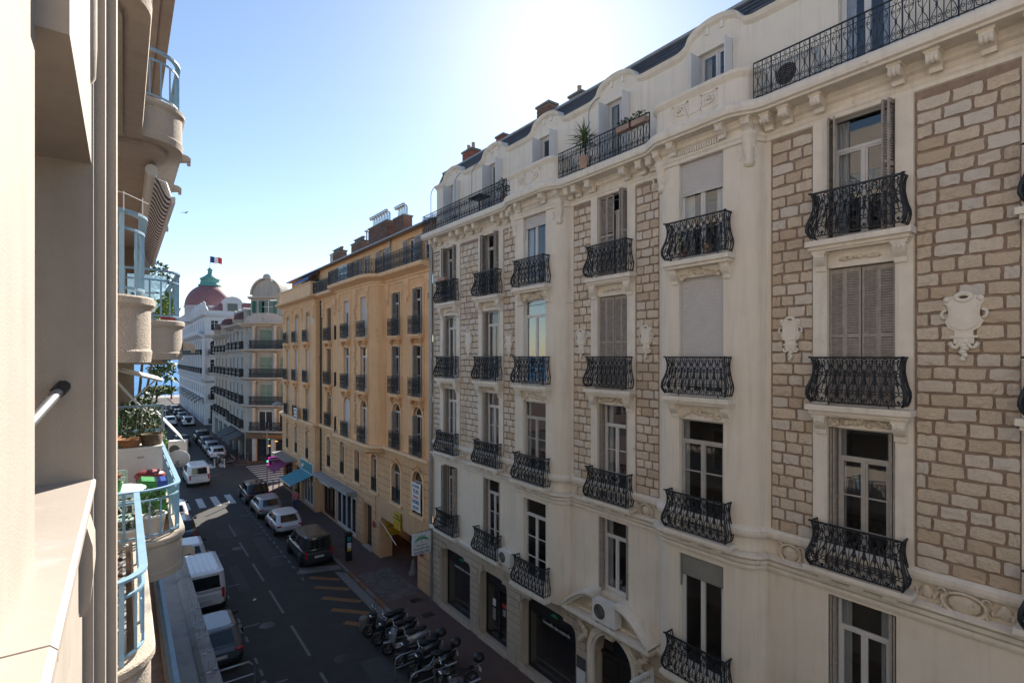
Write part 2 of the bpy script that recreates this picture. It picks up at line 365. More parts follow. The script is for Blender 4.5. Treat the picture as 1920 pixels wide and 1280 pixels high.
# ------------------------------------------------------------------ windows, shutters, railings
_sh = {}
def shutter_mesh(w, h):
    k = (round(w, 2), round(h, 2))
    if k not in _sh:
        b = MB(); st = .045
        b.box(0, st, -.018, .018, 0, h); b.box(w-st, w, -.018, .018, 0, h)
        for z in (0, h*.5-.04, h-.09): b.box(st, w-st, -.017, .017, z, z+.09)
        z = .10
        while z < h-.12:
            if not (h*.5-.07 < z < h*.5+.05):
                b.poly([(st, -.016, z+.04), (w-st, -.016, z+.04), (w-st, .016, z), (st, .016, z)])
                b.poly([(st, -.016, z+.05), (w-st, -.016, z+.05), (w-st, .016, z+.01), (st, .016, z+.01)]); b.poly([(st, .016, z), (w-st, .016, z), (w-st, .016, z+.01), (st, .016, z+.01)])
            z += .055
        _sh[k] = b.data('shutter')
    return _sh[k]
def shutters(win, s, o, z0, z1, w, state, m='shutter_grey'):
    h = z1-z0-.04; lw = w/4-.006
    def leaf(loc, rz):
        me = shutter_mesh(lw, h); key = m
        if me.materials and me.materials[0] != M[m]:
            me = me.copy(); me.materials.clear()
        obj('shutter', me, m, win, loc, (0, 0, rz))
    if state == 'closed':
        for k, x in enumerate((-w/2+.004, -w/4+.004, .016, w/4+.008)): leaf((s+x, o-.06-(.02 if k in (1, 2) else 0), z0+.02), R((2, -3, 4, -2)[k]))
    elif state == 'folded':
        for sg in (-1, 1):
            leaf((s+sg*(w/2-.03), o-.02-lw, z0+.02), R(90)); leaf((s+sg*(w/2-.085), o-.03-lw, z0+.02), R(90))
    elif state == 'half':
        for sg in (-1, 1):
            leaf((s+sg*(w/2-.02), o-.10, z0+.02), R(90+sg*8)); leaf((s+sg*(w/2-.06), o-.10, z0+.02), R(90+sg*22))
    elif state == 'left':          # the half farther up the street is shut, the other folded
        leaf((s+.016, o-.08, z0+.02), R(3)); leaf((s+w/4+.004, o-.07, z0+.02), R(-2))
        leaf((s-w/2+.03, o-.1, z0+.02), R(80)); leaf((s-w/2+.08, o-.1, z0+.02), R(70))
    elif state == 'flat':          # opened back against the wall
        for sg in (-1, 1):
            b = s+sg*(w/2+.01) if sg > 0 else s-w/2-.01-lw*1.9
            me = shutter_mesh(lw*1.9, h)
            if me.materials and me.materials[0] != M[m]: me = me.copy(); me.materials.clear()
            obj('shutter', me, m, win, (b, o+.03, z0+.02))
def window(root, s, o, z0, z1, w, kind='two', fm='frame_grey', bars=0, rise=0, transom=.62, room=True, curtain=0, gm='glass', ft=.055, low=0):
    f = MB(); d = .06; a, b = s-w/2, s+w/2
    top = z1-rise
    f.box(a, a+ft, o-d, o, z0, top); f.box(b-ft, b, o-d, o, z0, top)
    f.box(a+ft, b-ft, o-d+.002, o-.002, z0, z0+ft*1.3)
    if rise:
        pts = arc_pts(a, b, z1, rise, 10); inn = arc_pts(a+ft, b-ft, z1-ft, rise-ft*.4, 10)
        for p, q, p2, q2 in zip(pts, pts[1:], inn, inn[1:]): f.poly([(p[0], o, p[1]), (q[0], o, q[1]), (q2[0], o, q2[1]), (p2[0], o, p2[1])])
        f.box(a+ft, b-ft, o-d+.004, o-.004, top-ft/2, top+ft/2)
    else: f.box(a+ft, b-ft, o-d+.002, o-.002, z1-ft, z1)
    tz = z1-ft
    if kind == 'trans' and not rise:
        tz = z1-transom; f.box(a+ft, b-ft, o-d+.003, o+.004, tz, tz+.07)
    elif rise: tz = top-ft/2
    panes = []
    for x0, x1 in (((a+ft, s-.02), (s+.02, b-ft)) if kind != 'one' else ((a+ft, b-ft),)):
        lf = .045
        f.box(x0, x0+lf, o-d-.01, o-.012, z0+ft*1.3, tz); f.box(x1-lf, x1, o-d-.01, o-.012, z0+ft*1.3, tz)
        zb = z0+ft*1.3+(low or .06)
        f.box(x0+lf, x1-lf, o-d-.008, o-.014, z0+ft*1.3, zb); f.box(x0+lf, x1-lf, o-d-.008, o-.014, tz-lf, tz)
        for k in range(bars):
            zz = lerp(zb, tz-lf, (k+1)/(bars+1)); f.box(x0+lf, x1-lf, o-d+.004, o-.016, zz-.014, zz+.014)
        panes.append((x0+lf, x1-lf, zb, tz-lf, 0))
    if kind != 'one': f.box(s-.022, s+.022, o-d-.006, o+.008, z0+ft*1.3, tz)
    if kind == 'trans' and not rise: panes.append((a+ft, b-ft, tz+.07, z1-ft, 0))
    if rise: panes.append((a+ft, b-ft, top+ft/2, z1-ft, rise))
    W = f.build('window', fm, root)
    for x0, x1, c0, c1, rs in panes:
        g = MB()
        if rs:
            pts = arc_pts(x0, x1, c1, c1-c0, 8); g.poly([(p[0], o-.035, p[1]) for p in pts])
        else: g.poly([(x0, o-.035, c0), (x1, o-.035, c0), (x1, o-.035, c1), (x0, o-.035, c1)])
        g.build('pane', gm, W)
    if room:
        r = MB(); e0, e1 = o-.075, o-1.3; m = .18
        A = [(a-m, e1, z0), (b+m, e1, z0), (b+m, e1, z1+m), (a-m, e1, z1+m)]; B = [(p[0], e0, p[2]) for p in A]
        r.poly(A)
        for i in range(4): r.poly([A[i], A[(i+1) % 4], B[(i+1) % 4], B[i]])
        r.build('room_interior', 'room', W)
    if curtain:
        for sg in (-1, 1):
            cmb = MB(); rows = []; ww = (w/2)*curtain
            for zz in (z0+.05, z1-.05):
                rows.append([(s+sg*(w/2-ww*k/14), o-.16+.022*math.sin(k*1.9), zz) for k in range(15)])
            cmb.grid(rows, True); cmb.build('curtain', 'curtain', W)
    return W
def roller(win, s, o, z0, z1, w, m='roller'):
    b = MB(); z = z1; k = 0
    b.box(s-w/2, s-w/2+.035, o-.02, o+.03, z0-.4, z1); b.box(s+w/2-.035, s+w/2, o-.02, o+.03, z0-.4, z1)
    while z > z0:
        b.poly([(s-w/2+.03, o, z), (s+w/2-.03, o, z), (s+w/2-.03, o+.012, z-.03), (s-w/2+.03, o+.012, z-.03)])
        b.poly([(s-w/2+.03, o+.012, z-.03), (s+w/2-.03, o+.012, z-.03), (s+w/2-.03, o, z-.05), (s-w/2+.03, o, z-.05)]); z -= .05
    b.box(s-w/2+.03, s+w/2-.03, o-.01, o+.016, z-.03, z)
    b.build('roller_blind', m, win)
PROF = [(0, .10), (.06, .14), (.16, .17), (.28, .165), (.42, .125), (.56, .085), (.7, .065), (.85, .065), (1, .10)]
def prof(t):
    for (a, p), (b, q) in zip(PROF, PROF[1:]):
        if t <= b:
            k = (t-a)/(b-a); k = k*k*(3-2*k); return p+(q-p)*k
    return PROF[-1][1]
def circ(cx, cz, r, cw, H, n=10, a0=0, turns=1.0, r1=None):
    r1 = r if r1 is None else r1
    return [(cx+lerp(r, r1, i/n)*math.cos(a0+2*math.pi*turns*i/n)/cw, cz+lerp(r, r1, i/n)*math.sin(a0+2*math.pi*turns*i/n)/H) for i in range(n+1)]
def motif(cw, H):                # wrought-iron scroll cell: curves in (a, t), a in cell widths
    L = []
    for g in (-1, 1):
        L.append([(g*a, t) for a, t in ((.03, .03), (.26, .08), (.42, .19), (.43, .30), (.31, .42), (.12, .51), (.05, .60), (.13, .70), (.32, .77), (.46, .85))])
        L.append([(g*(a), t) for a, t in circ(.22, .25, .062, cw, H, 12, -.5*math.pi, 1.35, .018)])
        L.append([(g*(a), t) for a, t in circ(.25, .63, .05, cw, H, 9, .2, 1.1, .018)])
        L.append([(g*.30, .78), (g*.18, .86), (g*.30, .94)])
    L.append([(0, .30), (0, .62)]); L.append(circ(0, .93, .033, cw, H, 8))
    return L
_bal = {}
def bombe(W, H=.98):
    k = (round(W, 2), H)
    if k in _bal: return _bal[k]
    b = MB(); hw0 = W/2-.19; d0 = .20; n = max(5, round((W-.2)/.185)); cw = 2*hw0/n
    fr = lambda u, t: (u*(hw0+prof(t))/1.0, d0+prof(t), t*H)
    sd = lambda g, v, t: (g*(hw0+prof(t)), v*(d0+prof(t)), t*H)
    for i in range(n):
        uc = -1+(2*i+1)/n
        for c in motif(cw, H): b.tube([fr(uc+2*a/n, t) for a, t in c], .0125, 3, cap=False)
        p = fr(uc, .46); b.ball(p, (.035, .016, .05), 6, 4); p = fr(uc, .10); b.ball(p, (.03, .016, .035), 6, 4)
        p = fr(uc, .70); b.ball(p, (.02, .015, .035), 6, 4)
    for i in range(1, n): b.tube([fr(-1+2*i/n, t/10) for t in range(11)], .009, 4, cap=False)
    for g in (-1, 1):
        b.tube([(g*(hw0+prof(t/12)), d0+prof(t/12), t/12*H) for t in range(13)], [.024+.012*math.sin(math.pi*min(1, t/7)) for t in range(13)], 6)
        b.tube([sd(g, .08, t/10) for t in range(11)], .016, 4)
        for v in (.36, .68): b.tube([sd(g, v, t/10) for t in range(11)], .012, 4, cap=False)
        for tt in (.25, .55, .8): b.tube([sd(g, v/8, tt+.09*math.sin(v*1.6)) for v in range(9)], .011, 3, cap=False)
        b.ball((g*(hw0+prof(1)+.02), d0+prof(1)+.02, H+.005), (.045, .045, .02), 6, 4)
    for t, r in ((1.0, .02), (.865, .009), (.03, .017), (.985, .02)):
        p = prof(t); x = hw0+p; y = d0+p
        b.tube([(-x, 0, t*H), (-x, y, t*H), (x, y, t*H), (x, 0, t*H)], r, 4)
    for g in (-.75, .75): b.tube([(g*hw0, d0*.6, .02), (g*hw0, d0*.6, -.12)], .015, 4)
    _bal[k] = b.data('railing'); return _bal[k]
_flat = {}
def flat_rail(Ln, H=.85, cell=.2, rich=True):
    k = (round(Ln, 2), H, cell, rich)
    if k in _flat: return _flat[k]
    b = MB(); n = max(2, round(Ln/cell)); cw = Ln/n
    for i in range(n):
        c0 = -Ln/2+(i+.5)*cw
        if rich:
            for g in (-1, 1):
                for c in ([(g*a, t) for a, t in ((.03, .06), (.32, .10), (.42, .20), (.28, .31), (.05, .42))], [(g*a, t) for a, t in circ(.22, .2, .04, cw, H, 9, 0, 1.2, .012)],
                          [(g*a, t) for a, t in ((.02, .5), (.3, .62), (.36, .74), (.16, .84))], [(g*a, t) for a, t in circ(.22, .70, .035, cw, H, 8, 0, 1.2, .012)]):
                    b.tube([(c0+a*cw, 0, t*H) for a, t in c], .008, 3, cap=False)
            b.ball((c0, 0, .47*H), (.022, .014, .06), 5, 4); b.tube([(c0, 0, .06*H), (c0, 0, .9*H)], .008, 4, cap=False)
            b.tube([(c0+a*cw, 0, t*H) for a, t in circ(0, .92, .03, cw, H, 7)], .007, 3, cap=False)
        else: b.tube([(c0, 0, 0), (c0, 0, H)], .010, 4, cap=False)
        b.tube([(c0+cw/2, 0, 0), (c0+cw/2, 0, H)], .011 if i % 4 else .017, 4, cap=False)
    b.tube([(-Ln/2, 0, 0), (-Ln/2, 0, H)], .018, 4)
    for z, r in ((H, .02), (.045*H, .014), (.855*H, .009)): b.tube([(-Ln/2, 0, z), (Ln/2, 0, z)], r, 4)
    _flat[k] = b.data('railing'); return _flat[k]
def blobs(mb, s, o, z, w, h, n, seed=0, d=.03, arch=0):      # carved relief: leaves, fruit and scrolls
    rnd = random.Random(seed)
    for i in range(n):
        u = (i+.5)/n*2-1; zz = z+arch*h*(abs(u)**1.5)*-1+rnd.uniform(-.25, .25)*h
        mb.ball((s+u*w/2, o, zz), (w/n*rnd.uniform(.7, 1.1), d*rnd.uniform(.7, 1.3), h*rnd.uniform(.18, .34)), 6, 4)
    for g in (-1, 1):
        mb.tube([(s+g*(w*.1+w*.4*k/9), o+d*.4, z+h*.3*math.sin(k*.9)-arch*h*(.1+.9*(k/9)**1.5)) for k in range(10)], [h*.07]*10, 5)
    mb.ball((s, o, z+h*.1), (h*.42, d*1.5, h*.5), 8, 5)
def shield(mb, s, o, z, h):      # cartouche with a ringed crest, side scrolls and a tassel below
    w = h*.52
    prof_ = [(-.24, .98), (-.38, .95), (-.44, .84), (-.35, .72), (-.33, .52), (-.42, .38), (-.33, .22), (-.16, .14), (0, .10), (.16, .14), (.33, .22), (.42, .38), (.33, .52), (.35, .72), (.44, .84), (.38, .95), (.24, .98), (.10, .90), (-.10, .90)]
    top, hh = z+h, h*.62; zb = z+h*.36
    fn = lambda u, v, q: (s+u*w, q, zb+v*hh)
    mb.prism(prof_, fn, o, o+.05)
    mb.prism([(u*.8, .08+v*.84) for u, v in prof_], fn, o+.05, o+.075)
    mb.tube([(s+.085*h*math.cos(t), o+.05, zb+hh*.94+.055*h*math.sin(t)) for t in [math.pi*2*k/12 for k in range(13)]], .022*h/.6, 6)
    for g in (-1, 1):
        mb.tube([(s+g*(w*.42+.035*h*math.cos(t)), o+.04, zb+hh*.55+.055*h*math.sin(t)) for t in [-2+k*.45 for k in range(10)]], .013*h/.6, 5)
        mb.tube([(s+g*(.04+.13*h*k/6), o+.04, z+h*.30-.09*h*math.sin(k/6*3)) for k in range(7)], [.03*h]*7, 5)
    mb.box(s-w*.30, s+w*.30, o, o+.07, z+h*.355, z+h*.39); mb.box(s-w*.2, s+w*.2, o, o+.055, z+h*.39, z+h*.46); mb.box(s-w*.22, s+w*.22, o, o+.05, z+h*.27, z+h*.355)
    for g in (-1, 1): mb.tube([(s+g*(.03+.085*h*math.sin(k*.42)), o+.055, zb+hh*(.86-.09*k)) for k in range(4)], [.016*h]*4, 5); mb.ball((s+g*w*.36, o+.06, zb+hh*.90), (.045*h, .03, .045*h), 7, 5)
    for k in range(6): mb.ball((s+.015*((k % 2)*2-1), o+.04, z+h*(.30-.05*k)), (h*(.075-.008*k), .05, h*.04), 7, 5)
def cartouche(mb, s, o, z, w, h):
    mb.ball((s, o+.02, z), (w*.36, .10, h*.42), 12, 7)
    mb.tube([(s+w*.45*math.cos(t), o+.07, z+h*.5*math.sin(t)) for t in [2*math.pi*k/18 for k in range(18)]], .035, 6, closed=True)
    for g in (-1, 1):
        mb.tube([(s+g*(w*.45+.06*math.cos(t)), o+.08, z+h*.35+.07*math.sin(t)) for t in [k*.6 for k in range(9)]], .024, 5)
        mb.tube([(s+g*(w*.40+.05*math.cos(t)), o+.08, z-h*.35+.06*math.sin(t)) for t in [k*.6 for k in range(9)]], .022, 5)
    mb.ball((s, o+.04, z-h*.55), (w*.22, .06, h*.14), 8, 5)

# ------------------------------------------------------------------ the stone-clad apartment building across the street
XF = 12.54
SB = thing('stone_apartment_building', 'tall cream apartment building with rough stone panels, rounded bays and wrought-iron balconies', 'building', (XF, 0, 0), R(90))
AX = [1.0, 4.42, 11.4, 18.28, 21.72]; BAYS = [7.96, 14.84]
S0, S1 = -.9, 23.48
FA, FB, FC, FD = 14.95, 11.35, 7.75, 4.05
HEAD = {FA: 17.66, FB: 14.35, FC: 10.86, FD: 7.15}
WO = 1.27
# --- walls
b = MB(); ops = []
for s in AX:
    for fl in (FA, FB, FC, FD): ops.append((s-WO/2, s+WO/2, 4.75 if (fl == FD and s == 11.4) else fl+.02, HEAD[fl]))
segs = [(S0, BAYS[0]-1.56), (BAYS[0]+1.56, BAYS[1]-1.56), (BAYS[1]+1.56, S1)]
for a, c in segs:
    wall(b, a, c, 3.8, 18.15, [p for p in ops if a < p[0] < c], 0, .24)
b.poly([(S1, 0, 0), (S1, 0, 18.2), (S1, -9, 18.2), (S1, -9, 0)])
b.poly([(S0, 0, 0), (S0, 0, 18.2), (S0, -9, 18.2), (S0, -9, 0)])
b.build('facade_wall', 'stucco', SB)
for c in BAYS:
    b = MB(); P = bay_path(c); h = len(P)//2
    left, right = P[:h], P[h:]
    b.grid([[(s, o, z) for s, o in left] for z in (3.72, 7.4, 11, 14.6, 18.15)], True); b.grid([[(s, o, z) for s, o in right] for z in (3.72, 7.4, 11, 14.6, 18.15)], True)
    hd = {FA: 17.75, FB: 14.50, FC: 10.74, FD: 7.1}
    wall(b, c-.95, c+.95, 3.72, 18.15, [(c-.65, c+.65, fl+.02, hd[fl]) for fl in (FA, FB, FC, FD)], .44, .16)
    b.poly([(s, o, 3.72) for s, o in P])
    b.build('bay_wall', 'stucco', SB)
# --- stone panels
PAN = [(1.95, 3.475), (5.365, 6.32), (9.60, 10.455), (12.345, 13.20), (16.48, 17.335), (19.225, 20.775), (22.665, 23.36)]
b = MB()
for a, c in PAN: b.box(a, c, -.05, .006, 8.26, 17.6)
b.build('mortar_bed', 'mortar', SB)
stones = []; rnd = random.Random(11)
for a, c in PAN:
    z = 8.275; row = 0
    while z < 17.45:
        h = min(.262*rnd.uniform(.95, 1.05), 17.585-z); s = a+.008; first = True
        wv = (.43 if c-a > 1.2 else .37)
        while s < c-.05:
            wd = wv*rnd.uniform(.78, 1.25)
            if first and row % 2: wd *= .55
            first = False
            if c-(s+wd) < .16: wd = c-.008-s
            stones.append((s, s+wd-.034, z, z+h-.034)); s += wd
        z += h; row += 1
def stone_variant(seed):
    r = random.Random(seed); b = MB(); nx, nz = 5, 4
    fr = []
    for j in range(nz):
        row = []
        for i in range(nx):
            e = i in (0, nx-1) or j in (0, nz-1); cn = i in (0, nx-1) and j in (0, nz-1)
            x = i/(nx-1)+r.uniform(-.05, .05)*(not e)+(r.uniform(-.01, .045) if i == 0 else 0)-(r.uniform(-.01, .045) if i == nx-1 else 0)
            z = j/(nz-1)+(r.uniform(-.02, .10) if j == 0 else 0)-(r.uniform(-.02, .10) if j == nz-1 else 0)
            if cn: x += .012*(1 if i == 0 else -1); z += .025*(1 if j == 0 else -1)
            row.append((x, r.uniform(.7, .95) if e else r.uniform(.75, 1.3), z))
        fr.append(row)
    b.grid(fr, False)
    ring = [fr[0][i] for i in range(nx)]+[fr[j][nx-1] for j in range(1, nz)]+[fr[nz-1][i] for i in range(nx-2, -1, -1)]+[fr[j][0] for j in range(nz-2, 0, -1)]
    n = len(ring)
    for i in range(n):
        p, q = ring[i], ring[(i+1) % n]; b.poly([p, q, (q[0], -.2, q[2]), (p[0], -.2, p[2])])
    return b
SV = [stone_variant(k) for k in range(10)]; SVM = [v.data('stone') for v in SV]
def stone_size(t):
    Z = (t[0]+t[1])/2*math.cos(ALPHA)+XF*math.sin(ALPHA); return (t[1]-t[0])*(t[3]-t[2])/Z**3
stones.sort(key=stone_size, reverse=True)
vis = [t for t in stones if t[0] > 1.75]
for i, (a, c, z0, z1) in enumerate(vis[:300]):
    obj('stone', SVM[i % 10], 'stone', SB, (a, .004, z0), (0, 0, 0), (c-a, .028+.014*random.random(), z1-z0))
b = MB()
for i, (a, c, z0, z1) in enumerate(vis[300:]):
    v = SV[i % 10]; n = len(b.v); d = .028+.014*random.random()
    b.v += [(a+p[0]*(c-a), .004+p[1]*d, z0+p[2]*(z1-z0)) for p in v.v]; b.f += [tuple(n+k for k in f) for f in v.f]; b.sm += v.sm
b.build('stone_courses', 'stone', SB, kind='stuff')
# --- surrounds, ledges, lintels, consoles
for s in AX:
    b = MB()
    for g in (-1, 1):
        b.box(s+g*WO/2, s+g*.935, 0, .05, 8.0, 17.62); b.box(s+g*(WO/2), s+g*(WO/2+.03), .05, .062, 8.0, 17.6)
    b.build('window_surround', 'trim', SB)
    for fl in (FA, FB):
        e = MB(); e.box(s-.98, s+.98, 0, .36, fl-.12, fl); e.box(s-.93, s+.93, 0, .29, fl-.20, fl-.12); e.box(s-.90, s+.90, 0, .24, fl-.245, fl-.2)
        L = e.build('balcony_ledge', 'trim', SB)
        hz = HEAD[fl-3.6]
        for g in (-1, 1): e = MB(); console(e, s+g*.74, .05, fl-.245, .22, .19, .36); e.build('console', 'trim', L)
        e = MB(); e.box(s-.62, s+.62, .0, .03, hz, fl-.24)
        if fl == FA: 
            for k in range(-4, 5): e.box(s+k*.135-.005+.02*k, s+k*.135+.005+.02*k, .03, .034, hz+.03, fl-.26)
            e.build('lintel', 'trim', L); e = MB(); blobs(e, s, .05, hz+.17, .72, .12, 9, 3, .03)
        else:
            e.build('lintel', 'trim', L); e = MB(); blobs(e, s, .05, hz+.17, 1.1, .22, 13, 5, .035, .25)
        e.build('carved_garland', 'carving', L)
for c in BAYS:
    hd = {FA: 17.75, FB: 14.50, FC: 10.74}
    for fl in (FA, FB):
        e = MB(); e.box(c-.98, c+.98, .44, .78, fl-.12, fl); e.box(c-.93, c+.93, .44, .71, fl-.20, fl-.12)
        L = e.build('balcony_ledge', 'trim', SB)
        for g in (-1, 1): e = MB(); console(e, c+g*.76, .44, fl-.2, .20, .18, .34); e.build('console', 'trim', L)
        e = MB(); hz = hd[fl-3.6]; e.box(c-.66, c+.66, .44, .465, hz, fl-.2)
        e.build('lintel', 'trim', L); e = MB(); blobs(e, c, .48, (hz+fl-.2)/2, 1.15, .2, 13, 8, .03, .5)
        e.build('carved_garland', 'carving', L)
# --- balcony railings
def put_rail(s, o, z, W=1.86): obj('balcony_railing', bombe(W), 'iron', SB, (s, o, z))
for s in AX:
    for fl in (FA, FB, FC): put_rail(s, .05, fl+.06)
    if s != 11.4: put_rail(s, .05, FD-.02)
for c in BAYS:
    for fl in (FA, FB, FC): put_rail(c, .44, fl+.06, 1.92)
    put_rail(c, .44, FD-.12, 1.92)
# --- windows
def SW(s, fl, **k):
    st = k.pop('st', None); sm = k.pop('sm', 'shutter_grey'); hd = HEAD[fl]; bot = k.pop('bot', fl)
    wv = k.pop('w', WO-.02)
    W = window(SB, s, -.19, bot+.02, hd, wv, curtain=(.0, .35, .22, .45)[int(s*7+fl*3) % 4], **k)
    if st: shutters(W, s, 0, bot+.02, hd-.01, WO-.03, st, sm)
    return W
for s in (1.0, 4.42):
    SW(s, FA, kind='trans', fm='frame_white', st='half', w=1.2, transom=.75); SW(s, FB, kind='two', st='closed')
    SW(s, FC, kind='trans', bars=2, st='folded', w=1.0, sm='shutter_grey', transom=.7); SW(s, FD, kind='trans', fm='frame_white', st='folded', w=1.0, transom=.7)
SW(11.4, FA, kind='trans', fm='frame_white', st='left'); SW(11.4, FB, kind='two', st='closed')
SW(11.4, FC, kind='trans', bars=2, fm='frame_white', st='folded', w=1.02, transom=.7); SW(11.4, FD, kind='trans', fm='frame_white', bot=4.75, st='folded', w=1.02, transom=.6)
for s in (18.28, 21.72):
    SW(s, FA, kind='trans', fm='frame_white', st='half', w=1.1); SW(s, FB, kind='trans', fm='frame_white', st='folded', w=1.0)
    SW(s, FC, kind='trans', fm='frame_white', bars=2, st='folded', w=1.0); SW(s, FD, kind='trans', fm='frame_white', bars=2, st='half' if s > 20 else 'folded', w=1.0)
for c, near in ((7.96, 1), (14.84, 0)):
    W = window(SB, c, .33, FA+.02, 17.75, 1.3, 'two', 'frame_white', curtain=.5)
    roller(W, c, .35, 16.75 if near else 17.2, 17.75, 1.3)
    W = window(SB, c, .33, FB+.02, 14.5, 1.3, 'two' if near else 'trans', 'frame_white', transom=.62, gm='frosted')
    if near: roller(W, c, .35, FB+.3, 14.5, 1.3)
    W = window(SB, c, .33, FC+.02, 10.74, 1.3, 'trans', 'frame_grey', bars=2, curtain=.25)
    W = window(SB, c, .33, FD+.02, 7.1, 1.3, 'two' if near else 'trans', 'frame_white', bars=0 if near else 2, ft=.08 if near else .055)
    if near:
        roller(W, c, .35, 6.6, 7.1, 1.3, 'roller_dark'); e = MB()
        for k in range(6):
            for j in range(16):
                hh = .2+.09*random.random(); e.box(c+.2+j*.03-.6, c+.2+j*.03-.575, -.75, -.60, FD+.25+k*.38, FD+.25+k*.38+hh)
        e.build('bookshelf', 'books', W)
# --- string course at the second floor, entablature and cornice at the top
def facade_path(dep=.44, hw=.95, rr=.55, end=S1):
    P = [(S0, 0)]
    for c in BAYS: P += bay_path(c, hw, rr, dep)
    return P+[(end, 0)]
b = MB(); sweep(b, facade_path(), [(0, 7.22), (.05, 7.24), (.07, 7.30), (.07, 7.36), (.12, 7.42), (.13, 7.50), (.20, 7.57), (.20, 7.62), (0.02, 7.66)])
b.build('string_course', 'trim', SB)
b = MB(); sweep(b, facade_path(), [(.02, 8.03), (.10, 8.05), (.12, 8.12), (.12, 8.2), (.05, 8.25), (0, 8.27)])
b.build('sill_moulding', 'trim', SB)
for s in AX+BAYS:
    o = .44 if s in BAYS else 0
    e = MB(); e.box(s-1.0, s+1.0, o, o+.40, FC-.06, FC+.04); e.box(s-.95, s+.95, o, o+.32, FC-.14, FC-.06)
    for g in (-.6, 0, .6): e.box(s+g-.12, s+g+.12, o, o+.26, FC-.22, FC-.14)
    e.build('balcony_ledge', 'trim', SB)
    if s != 11.4:
        e = MB(); zz = FD-.14 if s in BAYS else FD-.04; e.box(s-1.0, s+1.0, o, o+.40, zz-.1, zz); e.box(s-.95, s+.95, o, o+.32, zz-.2, zz-.1)
        e.build('balcony_ledge', 'trim', SB)
for k, (a, c) in enumerate(PAN[:-1]):
    m = (a+c)/2; wide = c-a > 1.2; e = MB()
    cartouche(e, m, .0, 7.80, .52 if not wide else .72, .42)
    if wide:
        for g in (-1, 1): blobs(e, m+g*.56, .03, 7.83, .36, .26, 8, 20+k, .04)
    e.build('cartouche', 'carving', SB)
    e = MB(); shield(e, m, .03, 12.3, 1.28 if wide else 1.02); e.build('shield_ornament', 'trim', SB)
b = MB(); sweep(b, facade_path(), [(0, 17.60), (.05, 17.62), (.05, 17.70), (.08, 17.74), (.08, 17.82), (.05, 17.86), (.05, 17.95), (.12, 18.0), (.12, 18.06), (.16, 18.12), (.16, 18.16), (0, 18.17)])
b.build('architrave', 'trim', SB)
def CP():
    P = [(S0, 0)]
    for c in BAYS:
        for k in range(-12, 13):
            u = k/12*1.75; q = min(1, max(0, (1.75-abs(u))/.75)); P.append((c+u, .30*q*q*(3-2*q)))
    return P+[(S1, 0)]
b = MB(); sweep(b, CP(), [(-.3, 18.15), (.58, 18.15), (.60, 18.19), (.66, 18.22), (.68, 18.30), (.68, 18.40), (.64, 18.45), (-.6, 18.45)], straight=True)
b.build('cornice_slab', 'trim', SB)
mods = []
for s in AX: mods += [s-.73, s+.73]
for a, c in PAN:
    n = 2 if c-a > 1.2 else 1
    for k in range(n): mods.append(lerp(a, c, (k+.5)/n if n > 1 else .5))
    if n == 1 and c < 23: mods.append(c-.05 if a > 12 and a < 14 or a < 6 else a+.05)
for s in mods:
    e = MB(); console(e, s, .12, 18.15, .2, .34, .30); e.build('modillion', 'trim', SB)
for c in BAYS:
    e = MB()
    for k in range(17): e.box(c-.6+k*.072, c-.6+k*.072+.045, .5, .56, 17.8, 17.93)
    e.build('dentil_band', 'trim', SB)
    for g in (-1, 1):
        e = MB(); console(e, c+g*.72, .58, 18.15, .18, .22, .28); e.build('modillion', 'trim', SB)
        t = R(50); p = (c+g*(.95+.55*math.cos(t)), .44*math.sin(t))
        e = MB(); e.lathe([(.0, 17.0), (.10, 17.02), (.13, 17.1), (.14, 17.13), (.10, 17.16), (.13, 17.3), (.17, 17.6), (.19, 17.72), (.22, 17.76), (.22, 17.84), (0, 17.85)], (p[0]-g*.03, p[1], 0), 12)
        for h in (-1, 1): e.tube([(p[0]+h*.19+.04*math.cos(q), p[1]+.16, 17.42+.06*math.sin(q)-q*.035) for q in [k*.7 for k in range(8)]], .02, 5)
        e.build('pendant_ornament', 'trim', SB)
        e = MB(); console(e, p[0], p[1]+.05, 18.15, .2, .24, .3); e.build('modillion', 'trim', SB)
# --- attic storey: wall, dormers, parapets, railings, mansard
AO = -.22
aops = [(s-.52, s+.52, 18.55 if s in (4.42, 1.0, 11.4, 18.28) else 19.0, 20.72) for s in AX+BAYS]
b = MB(); wall(b, S0, S1, 18.4, 20.98, aops, AO, .22)
b.poly([(S1, AO, 18.4), (S1, AO, 21.0), (S1, -4, 22.3), (S1, -9, 22.3), (S1, -9, 18.4)]); b.build('attic_wall', 'stucco', SB)
for s, p in zip(AX+BAYS, aops):
    W = window(SB, s, AO-.15, p[2], p[3], 1.02, 'two', 'frame_white', curtain=.5 if s in (4.42, 7.96, 11.4) else 0)
    lw = .30
    if s not in (4.42, 1.0):
        for g in (-1, 1):
            me = MB().box(0, .028, 0, .46, 0, p[3]-p[2]-.06).data('shutter'); obj('shutter', me, 'frame_white', W, (s+g*.5-.014, AO-.10, p[2]+.03))
DW = 1.02
def dormer_top(u):       # outline of the eave over a dormer: concave sweep, then a segmental arch
    a = abs(u)
    if a > 1.15: return 20.98
    if a > .80: k = (1.15-a)/.35; return 20.98+.13*(k**2)
    return 21.11+.38*math.sqrt(max(0, 1-(a/.80)**2))
